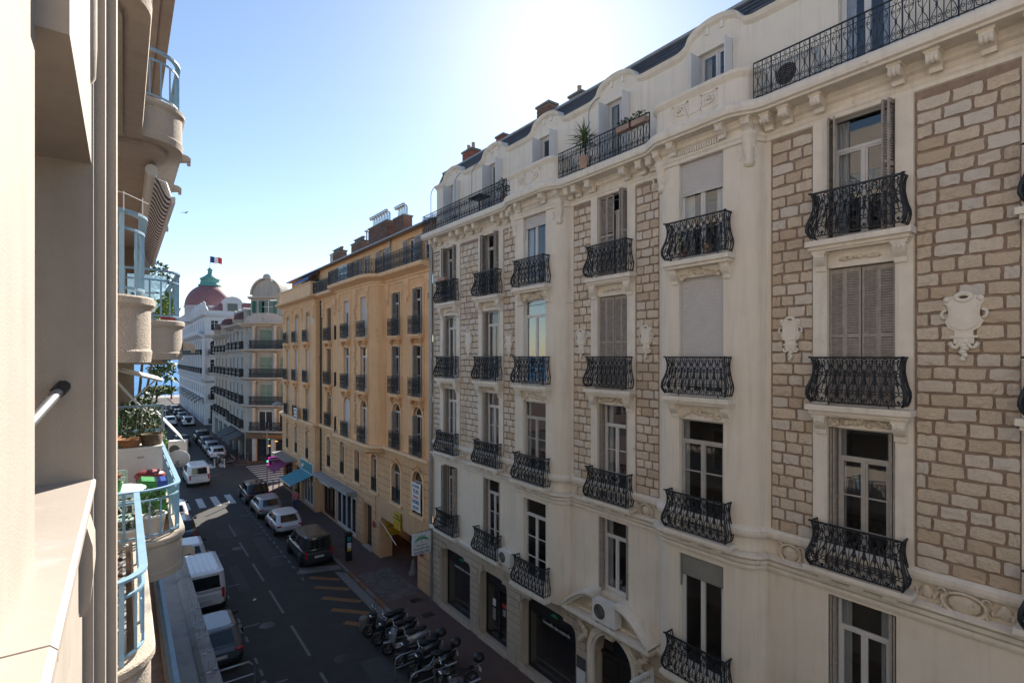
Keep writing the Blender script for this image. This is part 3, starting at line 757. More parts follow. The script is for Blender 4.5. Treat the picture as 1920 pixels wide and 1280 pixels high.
for s in AX+BAYS:
    us = [-1.15+2.3*k/28 for k in range(29)]
    e = MB(); e.prism([(s+u, dormer_top(u)) for u in us]+[(s+1.15, 20.9), (s-1.15, 20.9)], lambda u, v, q: (u, q, v), AO-1.3, AO+.004)
    D = e.build('dormer', 'stucco', SB)
    e = MB()
    for u, v in zip(us, us[1:]):
        A = [(s+u, AO, dormer_top(u)-.17), (s+u, AO+.10, dormer_top(u)-.10), (s+u, AO+.16, dormer_top(u)), (s+u, AO-.5, dormer_top(u)+.03)]
        B = [(s+v, AO, dormer_top(v)-.17), (s+v, AO+.10, dormer_top(v)-.10), (s+v, AO+.16, dormer_top(v)), (s+v, AO-.5, dormer_top(v)+.03)]
        for i in range(3): e.poly([A[i], A[i+1], B[i+1], B[i]], True)
    for g in (-1, 1): e.box(s+g*.22-.05, s+g*.22+.05, AO, AO+.05, 21.15, 21.42)
    e.build('dormer_moulding', 'trim', D)
cuts = sorted([(s-1.15, s+1.15) for s in AX+BAYS]); cur = S0; gaps = []
for a, c in cuts:
    if a > cur: gaps.append((cur, a))
    cur = c
gaps.append((cur, S1))
for a, c in gaps:
    e = MB(); sweep(e, [(a, AO), (c, AO)], [(0, 20.80), (.10, 20.88), (.16, 20.98), (-.4, 21.0)]); e.build('eave_moulding', 'trim', SB)
b = MB()
b.poly([(S0, AO-.05, 20.99), (S1, AO-.05, 20.99), (S1, -.60, 21.72), (S0, -.60, 21.72)]); b.poly([(S0, -.60, 21.72), (S1, -.60, 21.72), (S1, -4, 22.5), (S0, -4, 22.5)])
b.poly([(S0, -4, 22.5), (S1, -4, 22.5), (S1, -9, 22.2), (S0, -9, 22.2)])
RF = b.build('roof', 'slate', SB)
e = MB()
for k in range(5):
    t0 = k/5; o0, z0 = lerp(AO-.04, -.59, t0), lerp(21.0, 21.73, t0); s = S0
    o1, z1 = lerp(AO-.04, -.59, t0+.2), lerp(21.0, 21.73, t0+.2)
    while s < S1-.3:
        wd = .42; e.poly([(s, o0+.03, z0+.012), (s+wd-.012, o0+.03, z0+.012), (s+wd-.012, o1+.004, z1+.01), (s, o1+.004, z1+.01)]); s += wd
e.build('slate_courses', 'slate', RF, kind='stuff')
e = MB(); e.tube([(S0, -.57, 21.74), (S1, -.57, 21.74)], .06, 6); e.build('ridge_roll', 'zinc', RF)
def chimney(par, s, o, z0, z1, w, d, m='red_brick', pots=0, potm='terracotta', cap='kerb'):
    e = MB(); n = int((z1-z0)/.085)
    for k in range(n):
        z = z0+k*.085; x = s-w/2-(.11 if k % 2 else 0)
        while x < s+w/2:
            a, c = max(x, s-w/2), min(x+.215, s+w/2)
            if c-a > .03: e.box(a, c, o-d/2, o+d/2, z, z+.075)
            x += .225
    core = MB().box(s-w/2+.012, s+w/2-.012, o-d/2+.012, o+d/2-.012, z0, z1-.005)
    K = core.build('chimney', 'mortar', par); e.build('brickwork', m, K, kind='stuff')
    MB().box(s-w/2-.05, s+w/2+.05, o-d/2-.05, o+d/2+.05, z1, z1+.09).build('chimney_cap', cap, K)
    for k in range(pots):
        q = MB(); q.lathe([(.10, z1+.09), (.08, z1+.4), (.10, z1+.42), (.09, z1+.45), (.001, z1+.45)], (s-w/2+w*(k+.5)/pots, o, 0), 8); q.build('chimney_pot', potm, K)
    return K
chimney(SB, 17.2, -2.2, 21.8, 23.2, .8, .5, 'dark_brick'); chimney(SB, 15.4, -2.4, 22.0, 23.0, .7, .5, 'dark_brick', 1)
chimney(SB, 22.9, -1.9, 21.9, 22.95, .9, .5, 'red_brick', 2); chimney(SB, 20.4, -2.2, 22.0, 22.95, .6, .5, 'red_brick')
for c in BAYS:
    P = bay_path(c, 1.02, .5, .74, 6, .0)
    e = MB(); sweep(e, P[1:-1], [(-.16, 18.44), (0, 18.44), (0, 18.5), (-.03, 18.53), (-.03, 19.12), (.02, 19.18), (.06, 19.24), (.06, 19.32), (0, 19.36), (-.16, 19.38), (-.16, 18.44)])
    A = e.build('bay_parapet', 'stucco', SB)
    for g in (-1, 1):
        e = MB(); x = c+g*.42; e.box(x-.24, x+.24, .70, .716, 18.64, 18.68); e.box(x-.24, x+.24, .70, .73, 19.04, 19.08); e.box(x-.24, x-.20, .70, .73, 18.64, 19.08); e.box(x+.20, x+.24, .70, .73, 18.64, 19.08)
        e.tube([(x+g*(.05+.11*k/14)*math.cos(k*.7), .735, 18.87+(.04+.1*k/14)*math.sin(k*.7)) for k in range(15)], .03, 5)
        e.ball((x-g*.12, .72, 18.80), (.07, .03, .06), 7, 5); e.build('carved_panel', 'trim', A)
    e = MB(); e.box(c-.2, c+.2, .715, .73, 18.70, 18.76); e.build('carved_panel', 'trim', A)
for a, c in ((S0, BAYS[0]-1.52), (BAYS[0]+1.52, BAYS[1]-1.52), (BAYS[1]+1.52, S1-.05)):
    obj('attic_railing', flat_rail(c-a, .86, .21), 'iron', SB, ((a+c)/2, .60, 18.46))
obj('attic_railing', flat_rail(.7, .86, .21), 'iron', SB, (S1-.05, .25, 18.46), (0, 0, R(90)))
# bent iron lamp hooks on the attic balcony
for s in (11.9, 20.3, 18.9, 22.6):
    e = MB(); e.tube([(s, .58, 18.5), (s, .58, 20.2)]+[(s-.5+.5*math.cos(t), .58, 20.2+.32*math.sin(t)) for t in [k*.3 for k in range(1, 6)]], .018, 5); e.build('awning_hook', 'steel', SB)
# --- ground floor: rusticated courses, shop openings, entrance
gops = [(19.95, 22.6, .15, 3.15, .6), (17.15, 19.15, .15, 3.15, .45), (13.1, 16.15, .15, 3.15, .65), (10.6, 12.2, .15, 3.45, .8), (6.6, 9.3, .15, 3.12, .8)]
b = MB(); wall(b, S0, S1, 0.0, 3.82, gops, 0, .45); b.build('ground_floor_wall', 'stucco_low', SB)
b = MB(); zc = .35; h = .30
while zc < 3.6:
    cut = []
    for a, c, z0, z1, rise in gops:
        m, hw = (a+c)/2, (c-a)/2+.02
        zt = zc+h
        if zc < z1+.02:
            if zt > z1-rise:
                k = min(1, max(0, (zc+.04-(z1-rise))/rise)); hw = hw*math.sqrt(max(0, 1-k*k*.9))+.10
            cut.append((m-hw-(.28 if abs(m-11.4) < .1 else .05), m+hw+(.28 if abs(m-11.4) < .1 else .05)))
    x = S0
    for a, c in sorted(cut)+[(S1, S1)]:
        if a-x > .08: b.box(x, a, 0, .055, zc, zc+h-.042)
        x = c
    zc += h
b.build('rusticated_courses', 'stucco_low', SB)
b = MB(); sweep(b, [(S0, 0), (S1, 0)], [(0, 3.60), (.08, 3.64), (.10, 3.72), (.20, 3.80), (.22, 3.92), (.18, 3.98), (0, 4.0)]); b.build('first_floor_string_course', 'trim', SB)
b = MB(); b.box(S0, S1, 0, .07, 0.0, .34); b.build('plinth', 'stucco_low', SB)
for i, (a, c, z0, z1, rise) in enumerate(gops):
    if i == 3: continue
    st = MB(); st.box(a-.05, c+.05, -.42, .12, .10, .19); 
    e = MB(); e.box(a, a+.07, -.40, -.34, .19, z1-rise*.5); e.box(c-.07, c, -.40, -.34, .19, z1-rise*.5); e.box(a+.07, c-.07, -.40, -.34, .19, .32); e.box(a, c, -.398, -.342, 2.42, 2.50)
    if i == 1: e.box((a+c)/2-.06, (a+c)/2+.06, -.40, -.33, .32, 2.42)
    W = e.build('shop_window', 'black_plastic', SB); st.build('threshold', 'marble', W)
    e = MB()
    e.poly([(a, -.37, .3), (c, -.37, .3), (c, -.37, 2.43), (a, -.37, 2.43)]); e.build('pane', 'glass', W)
    e = MB(); e.poly([(a, -.368, 2.49), (c, -.368, 2.49), (c, -.368, z1), (a, -.368, z1)]); e.build('fascia_panel', 'poster_dark', W)
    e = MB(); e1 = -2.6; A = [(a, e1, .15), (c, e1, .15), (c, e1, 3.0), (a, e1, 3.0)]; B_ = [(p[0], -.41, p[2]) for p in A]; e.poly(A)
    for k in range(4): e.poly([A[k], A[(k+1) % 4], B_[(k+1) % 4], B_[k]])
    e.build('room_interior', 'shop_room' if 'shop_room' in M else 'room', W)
    if i in (0, 2):
        e = MB(); e.box(a+.3, c-.9, -.62, -.6, 1.0, 2.35); e.build('poster', 'poster_dark', W)
        text('lettering', 'mutuelle des motards', .17, 'sign_white', W, ((a+c)/2-.1, -.35, 2.28), (R(90), 0, R(180)))
        e = MB()
        for k in range(7):
            t = R(20+k*23); e.tube([((a+c)/2+.22*q*math.cos(t), -.35, 2.66+.16*math.sin(math.pi*.5*q)*math.sin(t)-.06*q*q) for q in (0, .35, .7, 1)], [.01, .028, .024, .004], 5)
        e.build('palm_emblem', 'palm_logo', W)
    else:
        for k, (u, z, ww, hh, mm) in enumerate(((.40, 1.75, .22, .3, 'sign_white'), (.40, 1.25, .22, .5, 'beige_bin'), (-.45, 1.85, .5, .16, 'ink_red'), (-.35, 1.55, .22, .28, 'beige_bin'), (-.62, 1.45, .16, .3, 'sign_white'))):
            MB().box((a+c)/2+u-ww/2, (a+c)/2+u+ww/2, -.36, -.352, z-hh/2, z+hh/2).build('notice', mm, W)
        MB().tube([((a+c)/2-.12, -.28, .8), ((a+c)/2-.12, -.28, 1.7)], .02, 6).build('handle', 'chrome', W)
# entrance with archivolt, carved keystone and broken segmental pediment
EN = 11.4
e = MB(); e.box(EN-.8, EN+.8, -.44, -.36, .12, 2.5)
for g in (-1, 1):
    for z in (.3, 1.25, 1.9): e.box(EN+g*.4-.3, EN+g*.4+.3, -.36, -.325, z, z+.5)
D = e.build('entrance_door', 'door_dark', SB)
e = MB(); e.poly([(EN-.8, -.40, 2.55)]+[(p[0], -.40, p[1]) for p in arc_pts(EN-.8, EN+.8, 3.45, .8, 10)]+[(EN+.8, -.40, 2.55)]); e.build('fanlight', 'dark_pane', D)
MB().box(EN-.8, EN+.8, -.43, -.30, 2.5, 2.6).build('door_transom', 'door_dark', D)
e = MB()
for r0, r1, oo in ((0, .10, .06), (.10, .20, .11), (.20, .30, .07)):
    A = [(EN-.8-r0, .1), (EN-.8-r0, 2.65)]+arc_pts(EN-.8-r0, EN+.8+r0, 3.45+r0, .8+r0, 14)+[(EN+.8+r0, 2.65), (EN+.8+r0, .1)]
    B_ = [(EN-.8-r1, .1), (EN-.8-r1, 2.65)]+arc_pts(EN-.8-r1, EN+.8+r1, 3.45+r1, .8+r1, 14)+[(EN+.8+r1, 2.65), (EN+.8+r1, .1)]
    for k in range(len(A)-1):
        e.poly([(A[k][0], oo, A[k][1]), (A[k+1][0], oo, A[k+1][1]), (B_[k+1][0], oo, B_[k+1][1]), (B_[k][0], oo, B_[k][1])])
        for Q in (A, B_): e.poly([(Q[k][0], oo, Q[k][1]), (Q[k+1][0], oo, Q[k+1][1]), (Q[k+1][0], 0, Q[k+1][1]), (Q[k][0], 0, Q[k][1])])
e.build('archivolt', 'trim', SB)
e = MB(); blobs(e, EN, .14, 3.62, .9, .26, 9, 31, .09); e.box(EN-.16, EN+.16, .05, .2, 3.4, 3.75)
for g in (-1, 1):
    for k in range(9): e.ball((EN+g*(1.25+.13*math.cos(k*.9)), .10, 3.05+.09*k-.25), (.12, .09, .09), 6, 4)
e.build('carved_keystone', 'carving', SB)
e = MB(); e.box(EN-1.85, EN+1.85, 0, .55, 3.86, 3.95); e.box(EN-1.8, EN+1.8, 0, .45, 3.76, 3.86)
for g in (-1, 1):
    A = [(EN+g*(1.85-1.35*k/10), 3.97+.80*math.sin(math.pi*.5*k/10)) for k in range(11)]
    rows = []
    for x, z in A: rows.append([(x, .02, z-.16), (x, .44, z-.16), (x, .50, z-.08), (x, .58, z-.03), (x, .58, z+.05), (x, 0, z+.07)])
    e.grid(rows, False); e.poly(rows[-1])
e.build('entrance_pediment', 'trim', SB)
MB().tube([(S1-.06, .12, .1), (S1-.06, .12, 17.9)], .065, 8).build('downpipe', 'zinc', SB)
e = MB(); e.tube([(22.9, .1, 14.2), (20, .1, 14.25), (17, .08, 14.3), (16.2, .3, 14.3), (15.8, .47, 14.32), (13.9, .47, 14.32), (13.2, .1, 14.25), (12.4, .1, 14.45)], .012, 4); e.build('cable', 'frame_grey', SB)
# ------------------------------------------------------------------ ground, road, pavements, sea
def sheet(name, x0, x1, y0, y1, z, m, kind='structure', parent=None): return MB().poly([(x0, y0, z), (x1, y0, z), (x1, y1, z), (x0, y1, z)]).build(name, m, parent, kind=kind)
sheet('ground', -600, 900, -200, 188, -.03, 'pavement')
road = sheet('road', 2.05, 10.2, -30, 186, 0, 'asphalt')
sheet('side_street', 10.2, 160, 54.2, 65.6, -.004, 'asphalt'); sheet('side_street', 10.2, 160, 97.5, 106, -.004, 'asphalt'); sheet('side_street', -120, 2.05, 54.2, 65.6, -.004, 'asphalt')
sheet('promenade', -600, 900, 186, 197, -.008, 'concrete')
sheet('sea', -30000, 30000, 197, 45000, -2.5, 'water')
def pavement(pts, z=.12, m='pavement'):
    b = MB(); b.poly([(x, y, z) for x, y in pts])
    for i in range(len(pts)):
        (a, c), (e, f) = pts[i], pts[(i+1) % len(pts)]; b.poly([(a, c, z), (e, f, z), (e, f, -.02), (a, c, -.02)])
    return b.build('pavement', m, kind='structure')
pr = pavement([(10.36, -30), (60, -30), (60, 53.6), (12.3, 53.6), (11.2, 53.3), (10.6, 52.6), (10.36, 51.5)])
pavement([(-40, -30), (1.9, -30), (1.9, 51.5), (1.3, 53), (-40, 53.6)])
p2_ = pavement([(10.36, 68.4), (11.4, 66.8), (14, 66.2), (60, 66.2), (60, 97), (10.36, 97)])
pavement([(-40, 66.2), (1.0, 66.2), (1.9, 68), (1.9, 184), (-40, 184)]); pavement([(10.36, 106.5), (60, 106.5), (60, 184), (10.36, 184)])
ks = MB().box(0, .155, 0, .985, -.02, .125).data('kerb_stone')
for k in range(82):
    y = -28+k
    if y > 51: break
    obj('kerb_stone', ks, 'kerb', pr, (10.205, y, 0))
for k in range(28): obj('kerb_stone', ks, 'kerb', p2_, (10.205, 68.6+k, 0))
# crossing stripes, lane dashes, bay marks (parts of the road)
def mark(x0, x1, y0, y1, m='paint', z=.004, rz=0):
    cx, cy = (x0+x1)/2, (y0+y1)/2
    return MB().poly([(x0-cx, y0-cy, 0), (x1-cx, y0-cy, 0), (x1-cx, y1-cy, 0), (x0-cx, y1-cy, 0)]).build('painted_marking', m, road, (cx, cy, z), (0, 0, rz))
for k in range(6): mark(2.75+k*1.1, 3.25+k*1.1, 49.2, 52.6, 'paint_zebra')
for k in range(6): mark(2.9+k*1.15, 3.45+k*1.15, 66.0, 68.6, 'paint_zebra')
for k in range(9): mark(11.0, 14.6, 55.2+k*1.12, 55.7+k*1.12, 'paint_zebra')
for k in range(-3, 5): mark(6.13, 6.25, 22.3+k*4.45, 25.3+k*4.45)
mark(2.2, 10.1, 69.6, 69.85); mark(4.0, 8, 61.6, 61.75, rz=R(8))
for y in range(-4, 40): 
    if y % 5 < 4: mark(4.28, 4.38, y, y+.5)
for y in (21.2, 26.4, 31.6, 36.8): mark(4.2, 4.36, y-.45, y+.45); mark(4.36, 5.05, y-.05, y+.05)
for y in range(30, 48): mark(7.95, 8.05, y, y+.45)
for y in (34.5, 39.8, 44.9): mark(7.3, 7.95, y-.05, y+.05)
for (x0, y0), (x1, y1) in (((580, 1082), (637, 1086)), ((590, 1100), (655, 1104)), ((604, 1120), (678, 1127)), ((622, 1142), (692, 1149)), ((646, 1166), (690, 1172))):
    a, b_ = gnd(x0, y0), gnd(x1, y1); d = b_-a
    mark(-d.length/2, d.length/2, -.16, .16, 'paint_orange').location = ((a.x+b_.x)/2, (a.y+b_.y)/2, .004); road.children[-1].rotation_euler = (0, 0, math.atan2(d.y, d.x))
for s_, x_, y_, r_ in (('U', 5.3, 20.4, 0), ('77', 5.35, 18.9, 0)): text('painted_letters', s_, .8, 'paint', road, (x_, y_, .005), (0, 0, R(80)), thick=0)
b = MB(); b.poly([(9.72, 22, .004), (10.2, 22, .004), (10.2, 29.6, .004), (9.72, 30.2, .004)]); b.poly([(7.9, 31.0, .004), (10.2, 30.2, .004), (10.2, 31.0, .004), (8.3, 31.9, .004)]); b.build('gutter', 'kerb', road)
for y in (21.8, 24.2, 26.6, 28.2): MB().box(10.20, 10.37, y, y+1.2, .0, .13).build('painted_kerb', 'paint_orange', pr)
b = MB(); y = 24.6
while y < 28.6:
    x = 10.5+(.11 if int((y-24.6)/.17) % 2 else 0)
    while x < 12.3: b.box(x, x+.205, y, y+.155, .12, .13); x += .22
    y += .17
b.build('driveway_pavers', 'paver', pr, kind='stuff')
for x, y in ((11.2, 20.4), (11.8, 23.9), (11.4, 33.6), (11.6, 22.2)): MB().box(x-.28, x+.28, y-.22, y+.22, .12, .126).build('manhole_cover', 'black_plastic', pr)
for x, y, w_, l_ in ((3.6, 15, 1.2, 3.5), (7.0, 33, .7, 6), (5.2, 40, 1.6, 2.2), (7.6, 18, 1.1, 2.6), (4.9, 30.5, .5, 4)):
    b = MB(); b.poly([(x+random.uniform(-.06, .06)+(w_ if k in (1, 2) else 0), y+random.uniform(-.06, .06)+(l_ if k > 1 else 0), .0025) for k in range(4)]); b.build('asphalt_patch', 'asphalt_patch', road)
for x, y in ((5.3, 26), (7.2, 21.3), (5.9, 37.5), (4.9, 17.5)):
    b = MB(); b.lathe([(.001, .005), (.30, .005), (.33, .001)], (x, y, 0), 16); b.build('manhole_cover', 'black_plastic', road)
# railing and low shrubs along the promenade, so the far end of the street has an edge
b = MB(); b.tube([(-30, 186.5, 1.0), (60, 186.5, 1.0)], .06, 4)
for k in range(46): b.box(-30+k*2-.04, -30+k*2+.04, 186.46, 186.54, 0, 1)
b.build('promenade_railing', 'blue_rail', label='pale blue railing along the promenade at the end of the street', cat='railing')
# ------------------------------------------------------------------ the cream building the photograph is taken from
LB = thing('deco_apartment_building', 'cream plastered apartment building with rounded balconies and blue railings on the near side', 'building', (-1, 4, 0))
def lb(mb, name, m, par=None):
    o = mb.build(name, m, par or LB)
    if par is None: o.location = (1, -4, 0)
    return o
SILL = 11.854
lb(MB().box(-1.6, -.19, -16, 1.87, SILL, 22.6), 'window_pier', 'deco')
lb(MB().box(-1.6, -.150, -16, 3.07, 0, SILL-.40), 'lower_wall', 'deco')
b = MB(); b.box(-1.6, -.135, -16, 3.07, SILL-.40, SILL-.11); b.box(-1.6, -.122, -16, 3.068, SILL-.11, SILL-.05); lb(b, 'apron_moulding', 'deco')
b = MB()
for y0, y1 in ((1.36, 3.11), (-.4, 1.352), (-2.2, -.408)):
    b.prism([(-.9, -.05), (-.116, -.05), (-.104, -.038), (-.104, -.012), (-.116, 0), (-.9, 0)], lambda u, v, q: (u, q, SILL+v), y0, y1)
lb(b, 'window_sill', 'marble')
lb(MB().box(-1.6, -.112, 3.07, 4.6, 0, 22.6), 'window_jamb', 'deco')
lb(MB().box(-1.6, -.119, 1.87, 3.072, 13.30, 22.6), 'window_lintel', 'deco')
b = MB(); b.lathe([(.02, 13.62), (.045, 13.66), (.05, 13.8), (.05, 15.2)], (-.145, 2.99, 0), 14); lb(b, 'corner_roll', 'deco')
lb(MB().box(-1.6, -.071, 3.15, 4.5, -.02, 22.7), 'pilaster', 'deco'); lb(MB().box(-1.6, -.031, 3.36, 4.1, -.03, 22.8), 'pilaster', 'deco')
b = MB(); b.prism([(0, 0), (0, .34), (.03, .33), (.05, .26), (.052, .15), (.04, .04), (.02, 0)], lambda u, v, q: (-.135+u*.8, q, SILL-.42+v), 2.55, 2.78); lb(b, 'scroll_bracket', 'deco')
W = MB(); W.box(-.62, -.56, 1.9, 1.98, SILL, 13.3); W.box(-.62, -.56, 2.98, 3.06, SILL, 13.3); W = lb(W, 'window', 'frame_white')
MB().poly([(-.59, 1.98, SILL), (-.59, 2.98, SILL), (-.59, 2.98, 13.3), (-.59, 1.98, 13.3)]).build('pane', 'dark_pane', W)
b = MB(); b.tube([(-.35, 2.40, 12.06), (-.22, 3.06, 12.28)], .022, 8); st_ = lb(b, 'awning_rod', 'alloy')
b = MB(); b.tube([(-.232, 3.0, 12.26), (-.217, 3.075, 12.285)], .028, 8); b.build('rod_socket', 'black_plastic', st_)
lb(MB().box(-1.9, -.95, 4.0, 20.5, 0, 22.6), 'loggia_wall', 'deco')
lb(MB().box(-1.6, -.16, -16, 3.2, 22.6, 22.9), 'roof_cornice', 'deco')
for y in (6.6, 11, 14.5, 17.5):
    for z in (-.15+6.37, 9.5, 12.8, 16.1):
        D = lb(MB().box(-.95, -.93, y, y+1.5, z, z+2.3), 'balcony_door', 'frame_white'); MB().box(-.93, -.925, y+.1, y+1.4, z+.1, z+2.2).build('pane', 'dark_pane', D)
PA = [(-.93, 5.62), (-.25, 5.62)]+[(-.25+.46*math.sin(t), 6.08-.46*math.cos(t)) for t in [R(9*k) for k in range(1, 11)]]+[(.21, 9.36)]
PB = [(-.93, 9.36), (.20, 9.36)]+[(.20+.557*math.sin(t), 9.917-.557*math.cos(t)) for t in [R(9*k) for k in range(1, 11)]]+[(.757, 13.0), (.757, 19.3), (-.93, 19.3)]
def off(path, d):
    P = [Vector(p) for p in path]; out = []
    for i in range(len(P)):
        ns = []
        if i: t = (P[i]-P[i-1]).normalized(); ns.append(Vector((t.y, -t.x)))
        if i < len(P)-1: t = (P[i+1]-P[i]).normalized(); ns.append(Vector((t.y, -t.x)))
        n = sum(ns, Vector((0, 0))).normalized(); k = 1/max(.5, n.dot(ns[0])); out.append((P[i].x+n.x*d*k, P[i].y+n.y*d*k))
    return out
def along(path, step):
    out = []; carry = 0
    for (a, c), (e, f) in zip(path, path[1:]):
        L = math.hypot(e-a, f-c); d = carry
        while d < L: out.append((lerp(a, e, d/L), lerp(c, f, d/L))); d += step
        carry = d-L
    return out
def deco_balcony(path, rim, close, floor_m='terracotta', dep=.60):
    b = MB()
    pr_ = [(0, -dep), (.012, -dep+.10), (.0, -dep+.12), (0, -.12), (.035, -.07), (.035, -.015), (.02, 0), (-.13, 0), (-.13, -.12)]
    rows = [[(x, y, rim+dz) for x, y in off(path, d)] for d, dz in pr_]
    for r0, r1 in zip(rows, rows[1:]): b.grid([r0, r1], True)
    B = lb(b, 'balcony', 'deco_rough'); B.data.name = 'balcony'
    b = MB(); b.poly([(x, y, rim-.14) for x, y in path]+close); b.build('balcony_floor', floor_m, B)
    b = MB(); b.poly([(x, y, rim-dep) for x, y in path]+[(p[0], p[1], rim-dep) for p in close]); b.poly([(x, y, rim-dep-.07) for x, y in off(path, -.22)]+[(p[0], p[1], rim-dep-.07) for p in close])
    ins = off(path, -.22); b.grid([[(x, y, rim-dep-.07) for x, y in ins], [(x, y, rim-dep+.001) for x, y in ins]], False)
    b.build('balcony_soffit', 'deco', B)
    mid = off(path, -.06); r = MB()
    for k, z in ((.022, .75),):
        A, Bp = off(mid, .035), off(mid, -.035); rows = [[(x, y, rim+z-.012) for x, y in A], [(x, y, rim+z+.012) for x, y in A], [(x, y, rim+z+.012) for x, y in Bp], [(x, y, rim+z-.012) for x, y in Bp], [(x, y, rim+z-.012) for x, y in A]]
        for r0, r1 in zip(rows, rows[1:]): r.grid([r0, r1], False)
    for z in (.60, .07):
        r.tube([(x, y, rim+z) for x, y in mid], .017, 4)
    for i, (x, y) in enumerate(along(mid, .155)): r.box(x-.011, x+.011, y-.011, y+.011, rim+.07, rim+.60)
    for i, (x, y) in enumerate(along(mid, .93)): r.box(x-.02, x+.02, y-.02, y+.02, rim-.02, rim+.75)
    for i, (x, y) in enumerate(along(mid[-4:], .31)):
        if x > .1: r.tube([(x, y+.10*math.cos(t), rim+.34+.16*math.sin(t)) for t in [2*math.pi*k/10 for k in range(10)]], .009, 4, closed=True); r.tube([(x, y+.05*math.cos(t), rim+.34+.08*math.sin(t)) for t in [2*math.pi*k/8 for k in range(8)]], .008, 4, closed=True)
    r.build('railing', 'blue_rail', B)
    return B
for k in (-2, -1, 0, 1, 2):
    rim = 12.96+3.29*k
    ca = [(-.93, 9.36, rim-.14)]; cb = []
    deco_balcony(PA, rim, ca); deco_balcony(PB, rim, cb)
# wire bird guard over the near upper railing
b = MB(); b.tube([(-.25, 5.63, 13.85), (.0, 5.69, 13.85), (.19, 5.98, 13.85)], .004, 3)
for x, y in ((-.2, 5.66), (.0, 5.72), (.14, 5.86)): b.tube([(x, y, 13.7), (x, y, 13.87)], .006, 4)
lb(b, 'bird_wire', 'frame_white')
for y, z in ((10.6, 15.75), (12.4, 15.7), (16.2, 15.68), (9.9, 12.50), (9.95, 9.2), (13.2, 9.25)):
    b = MB(); b.prism([(0, 0), (.17, .03), (.17, .08), (.12, .12), (0, .14)], lambda u, v, q: (.76+u, y+q, z+v), -.06, .06); b.prism([(.12, -.03), (.17, -.03), (.17, .05), (.12, .05)], lambda u, v, q: (.76+u, y+q, z+v), -.04, .04); lb(b, 'rainwater_spout', 'deco')
lb(MB().box(.30, .62, 18.6, 19.2, 12.96, 15.65), 'balcony_pillar', 'deco'); lb(MB().box(-.93, .25, 19.2, 19.5, 9, 22), 'end_wall', 'deco')
# terrace roof over the shops
b = MB(); b.box(-1.5, 1.60, 3.0, 46, 3.9, 4.18); b.prism([(1.55, -.02), (1.98, -.02), (1.98, .26), (1.66, .26), (1.55, .16)], lambda u, v, q: (u, q, 4.06+v), 3.0, 46); lb(b, 'terrace_roof', 'concrete')
lb(MB().box(-1.5, 1.2, 3.2, 45.8, 0, 3.9), 'shop_front_wall', 'deco')
for k in range(20):
    y = 10.2+k*1.02; b = MB()
    for d in (0, .16):
        b.box(1.70+d, 1.78+d, y-.03+d*.6, y+.03+d*.6, 4.32, 4.34); b.tube([(1.74+d, y+d*.6, 4.33), (1.745+d, y+d*.6, 4.62)], .007, 4)
    lb(b, 'bird_spike', 'steel')
# ------------------------------------------------------------------ the ochre apartment building next door
OB = thing('ochre_apartment_building', 'ochre apartment building with a rusticated base, curved bay and shops at street level', 'building', (XF, 0, 0), R(90))
O0, O1 = 23.52, 53.3
G4, G3, G2 = 13.55, 10.26, 7.12
PV = .45
OPATH = [(O0, 0), (29.35, 0)]+[(29.4+.85*(1-math.cos(t)), .7*math.sin(t)) for t in [R(15*k) for k in range(1, 7)]]+[(36.0, .7), (37.6, 0), (41.98, 0), (42.0, PV), (O1-.8, PV), (O1, PV-.5)]
def oops(s, w=1.1, arch2=True, top_arch=0):
    return [(s-w/2, s+w/2, G4+.02, 16.05, top_arch), (s-w/2, s+w/2, G3+.02, 12.98, 0), (s-w/2, s+w/2, G2+.02, 9.72, .5 if arch2 else 0)]
RIGHT = [25.1, 27.8]; BAYW = [31.05, 34.1]; FLAT = [40.0]; PAV = [44.2, 47.6, 50.6]
b = MB()
wall(b, O0, 29.4, 6.9, 17.45, sum([oops(s) for s in RIGHT], []), 0, .18)
b.grid([[(s, o, z) for s, o in OPATH[1:8]] for z in (6.9, 12, 17.45)], True)
wall(b, 30.25, 36.0, 6.9, 17.45, sum([oops(s) for s in BAYW], []), .7, .14)
wall(b, 37.6, 42.0, 6.9, 17.45, sum([oops(s) for s in FLAT], []), 0, .18)
b.poly([(42, 0, 0), (42, PV, 0), (42, PV, 17.45), (42, 0, 17.45)])
wall(b, 42.0, O1-.8, 6.9, 17.45, sum([oops(s, 1.0, False, .45) for s in PAV], []), PV, .16)
b.poly([(O1-.8, PV, 0), (O1, PV-.5, 0), (O1, PV-.5, 17.45), (O1-.8, PV, 17.45)]); b.poly([(O1, PV-.5, 0), (O1, -14, 0), (O1, -14, 17.45), (O1, PV-.5, 17.45)])
b.build('facade_wall', 'orange', OB)
OBL = ((36.0, .7, 0), (0, 0, math.atan2(-.7, 1.6))); OW = math.hypot(1.6, .7)
b = MB(); wall(b, 0, OW, 6.9, 17.45, [(.4, 1.3, G4+.02, 16.05), (.4, 1.3, G3+.02, 12.98), (.4, 1.3, G2+.02, 9.72, .42)], 0, .2); b.build('bay_side_wall', 'orange', OB, *OBL)
mz = [(25.1, 1.25), (27.8, 1.25), (31.1, 1.0), (34.0, 1.0), (37.0, 1.0), (40.0, 1.0)]; mzp = [(44.2, 1.0), (47.6, 1.0), (50.6, 1.0)]
mzo = [(s-w/2, s+w/2, 4.0, 6.32, w/2 if i < 2 else .3) for i, (s, w) in enumerate(mz)]; mzq = [(s-w/2, s+w/2, 4.0, 6.32, .3) for s, w in mzp]
gro = [(25.2, 30.15, .1, 2.65), (31.6, 32.9, .1, 2.95), (34.4, 38.5, .15, 2.9), (38.75, 41.6, .15, 2.9)]; grp = [(42.5, 45.9, .15, 3.0), (46.5, 48.1, .1, 2.9), (48.9, 52.0, .15, 3.0)]
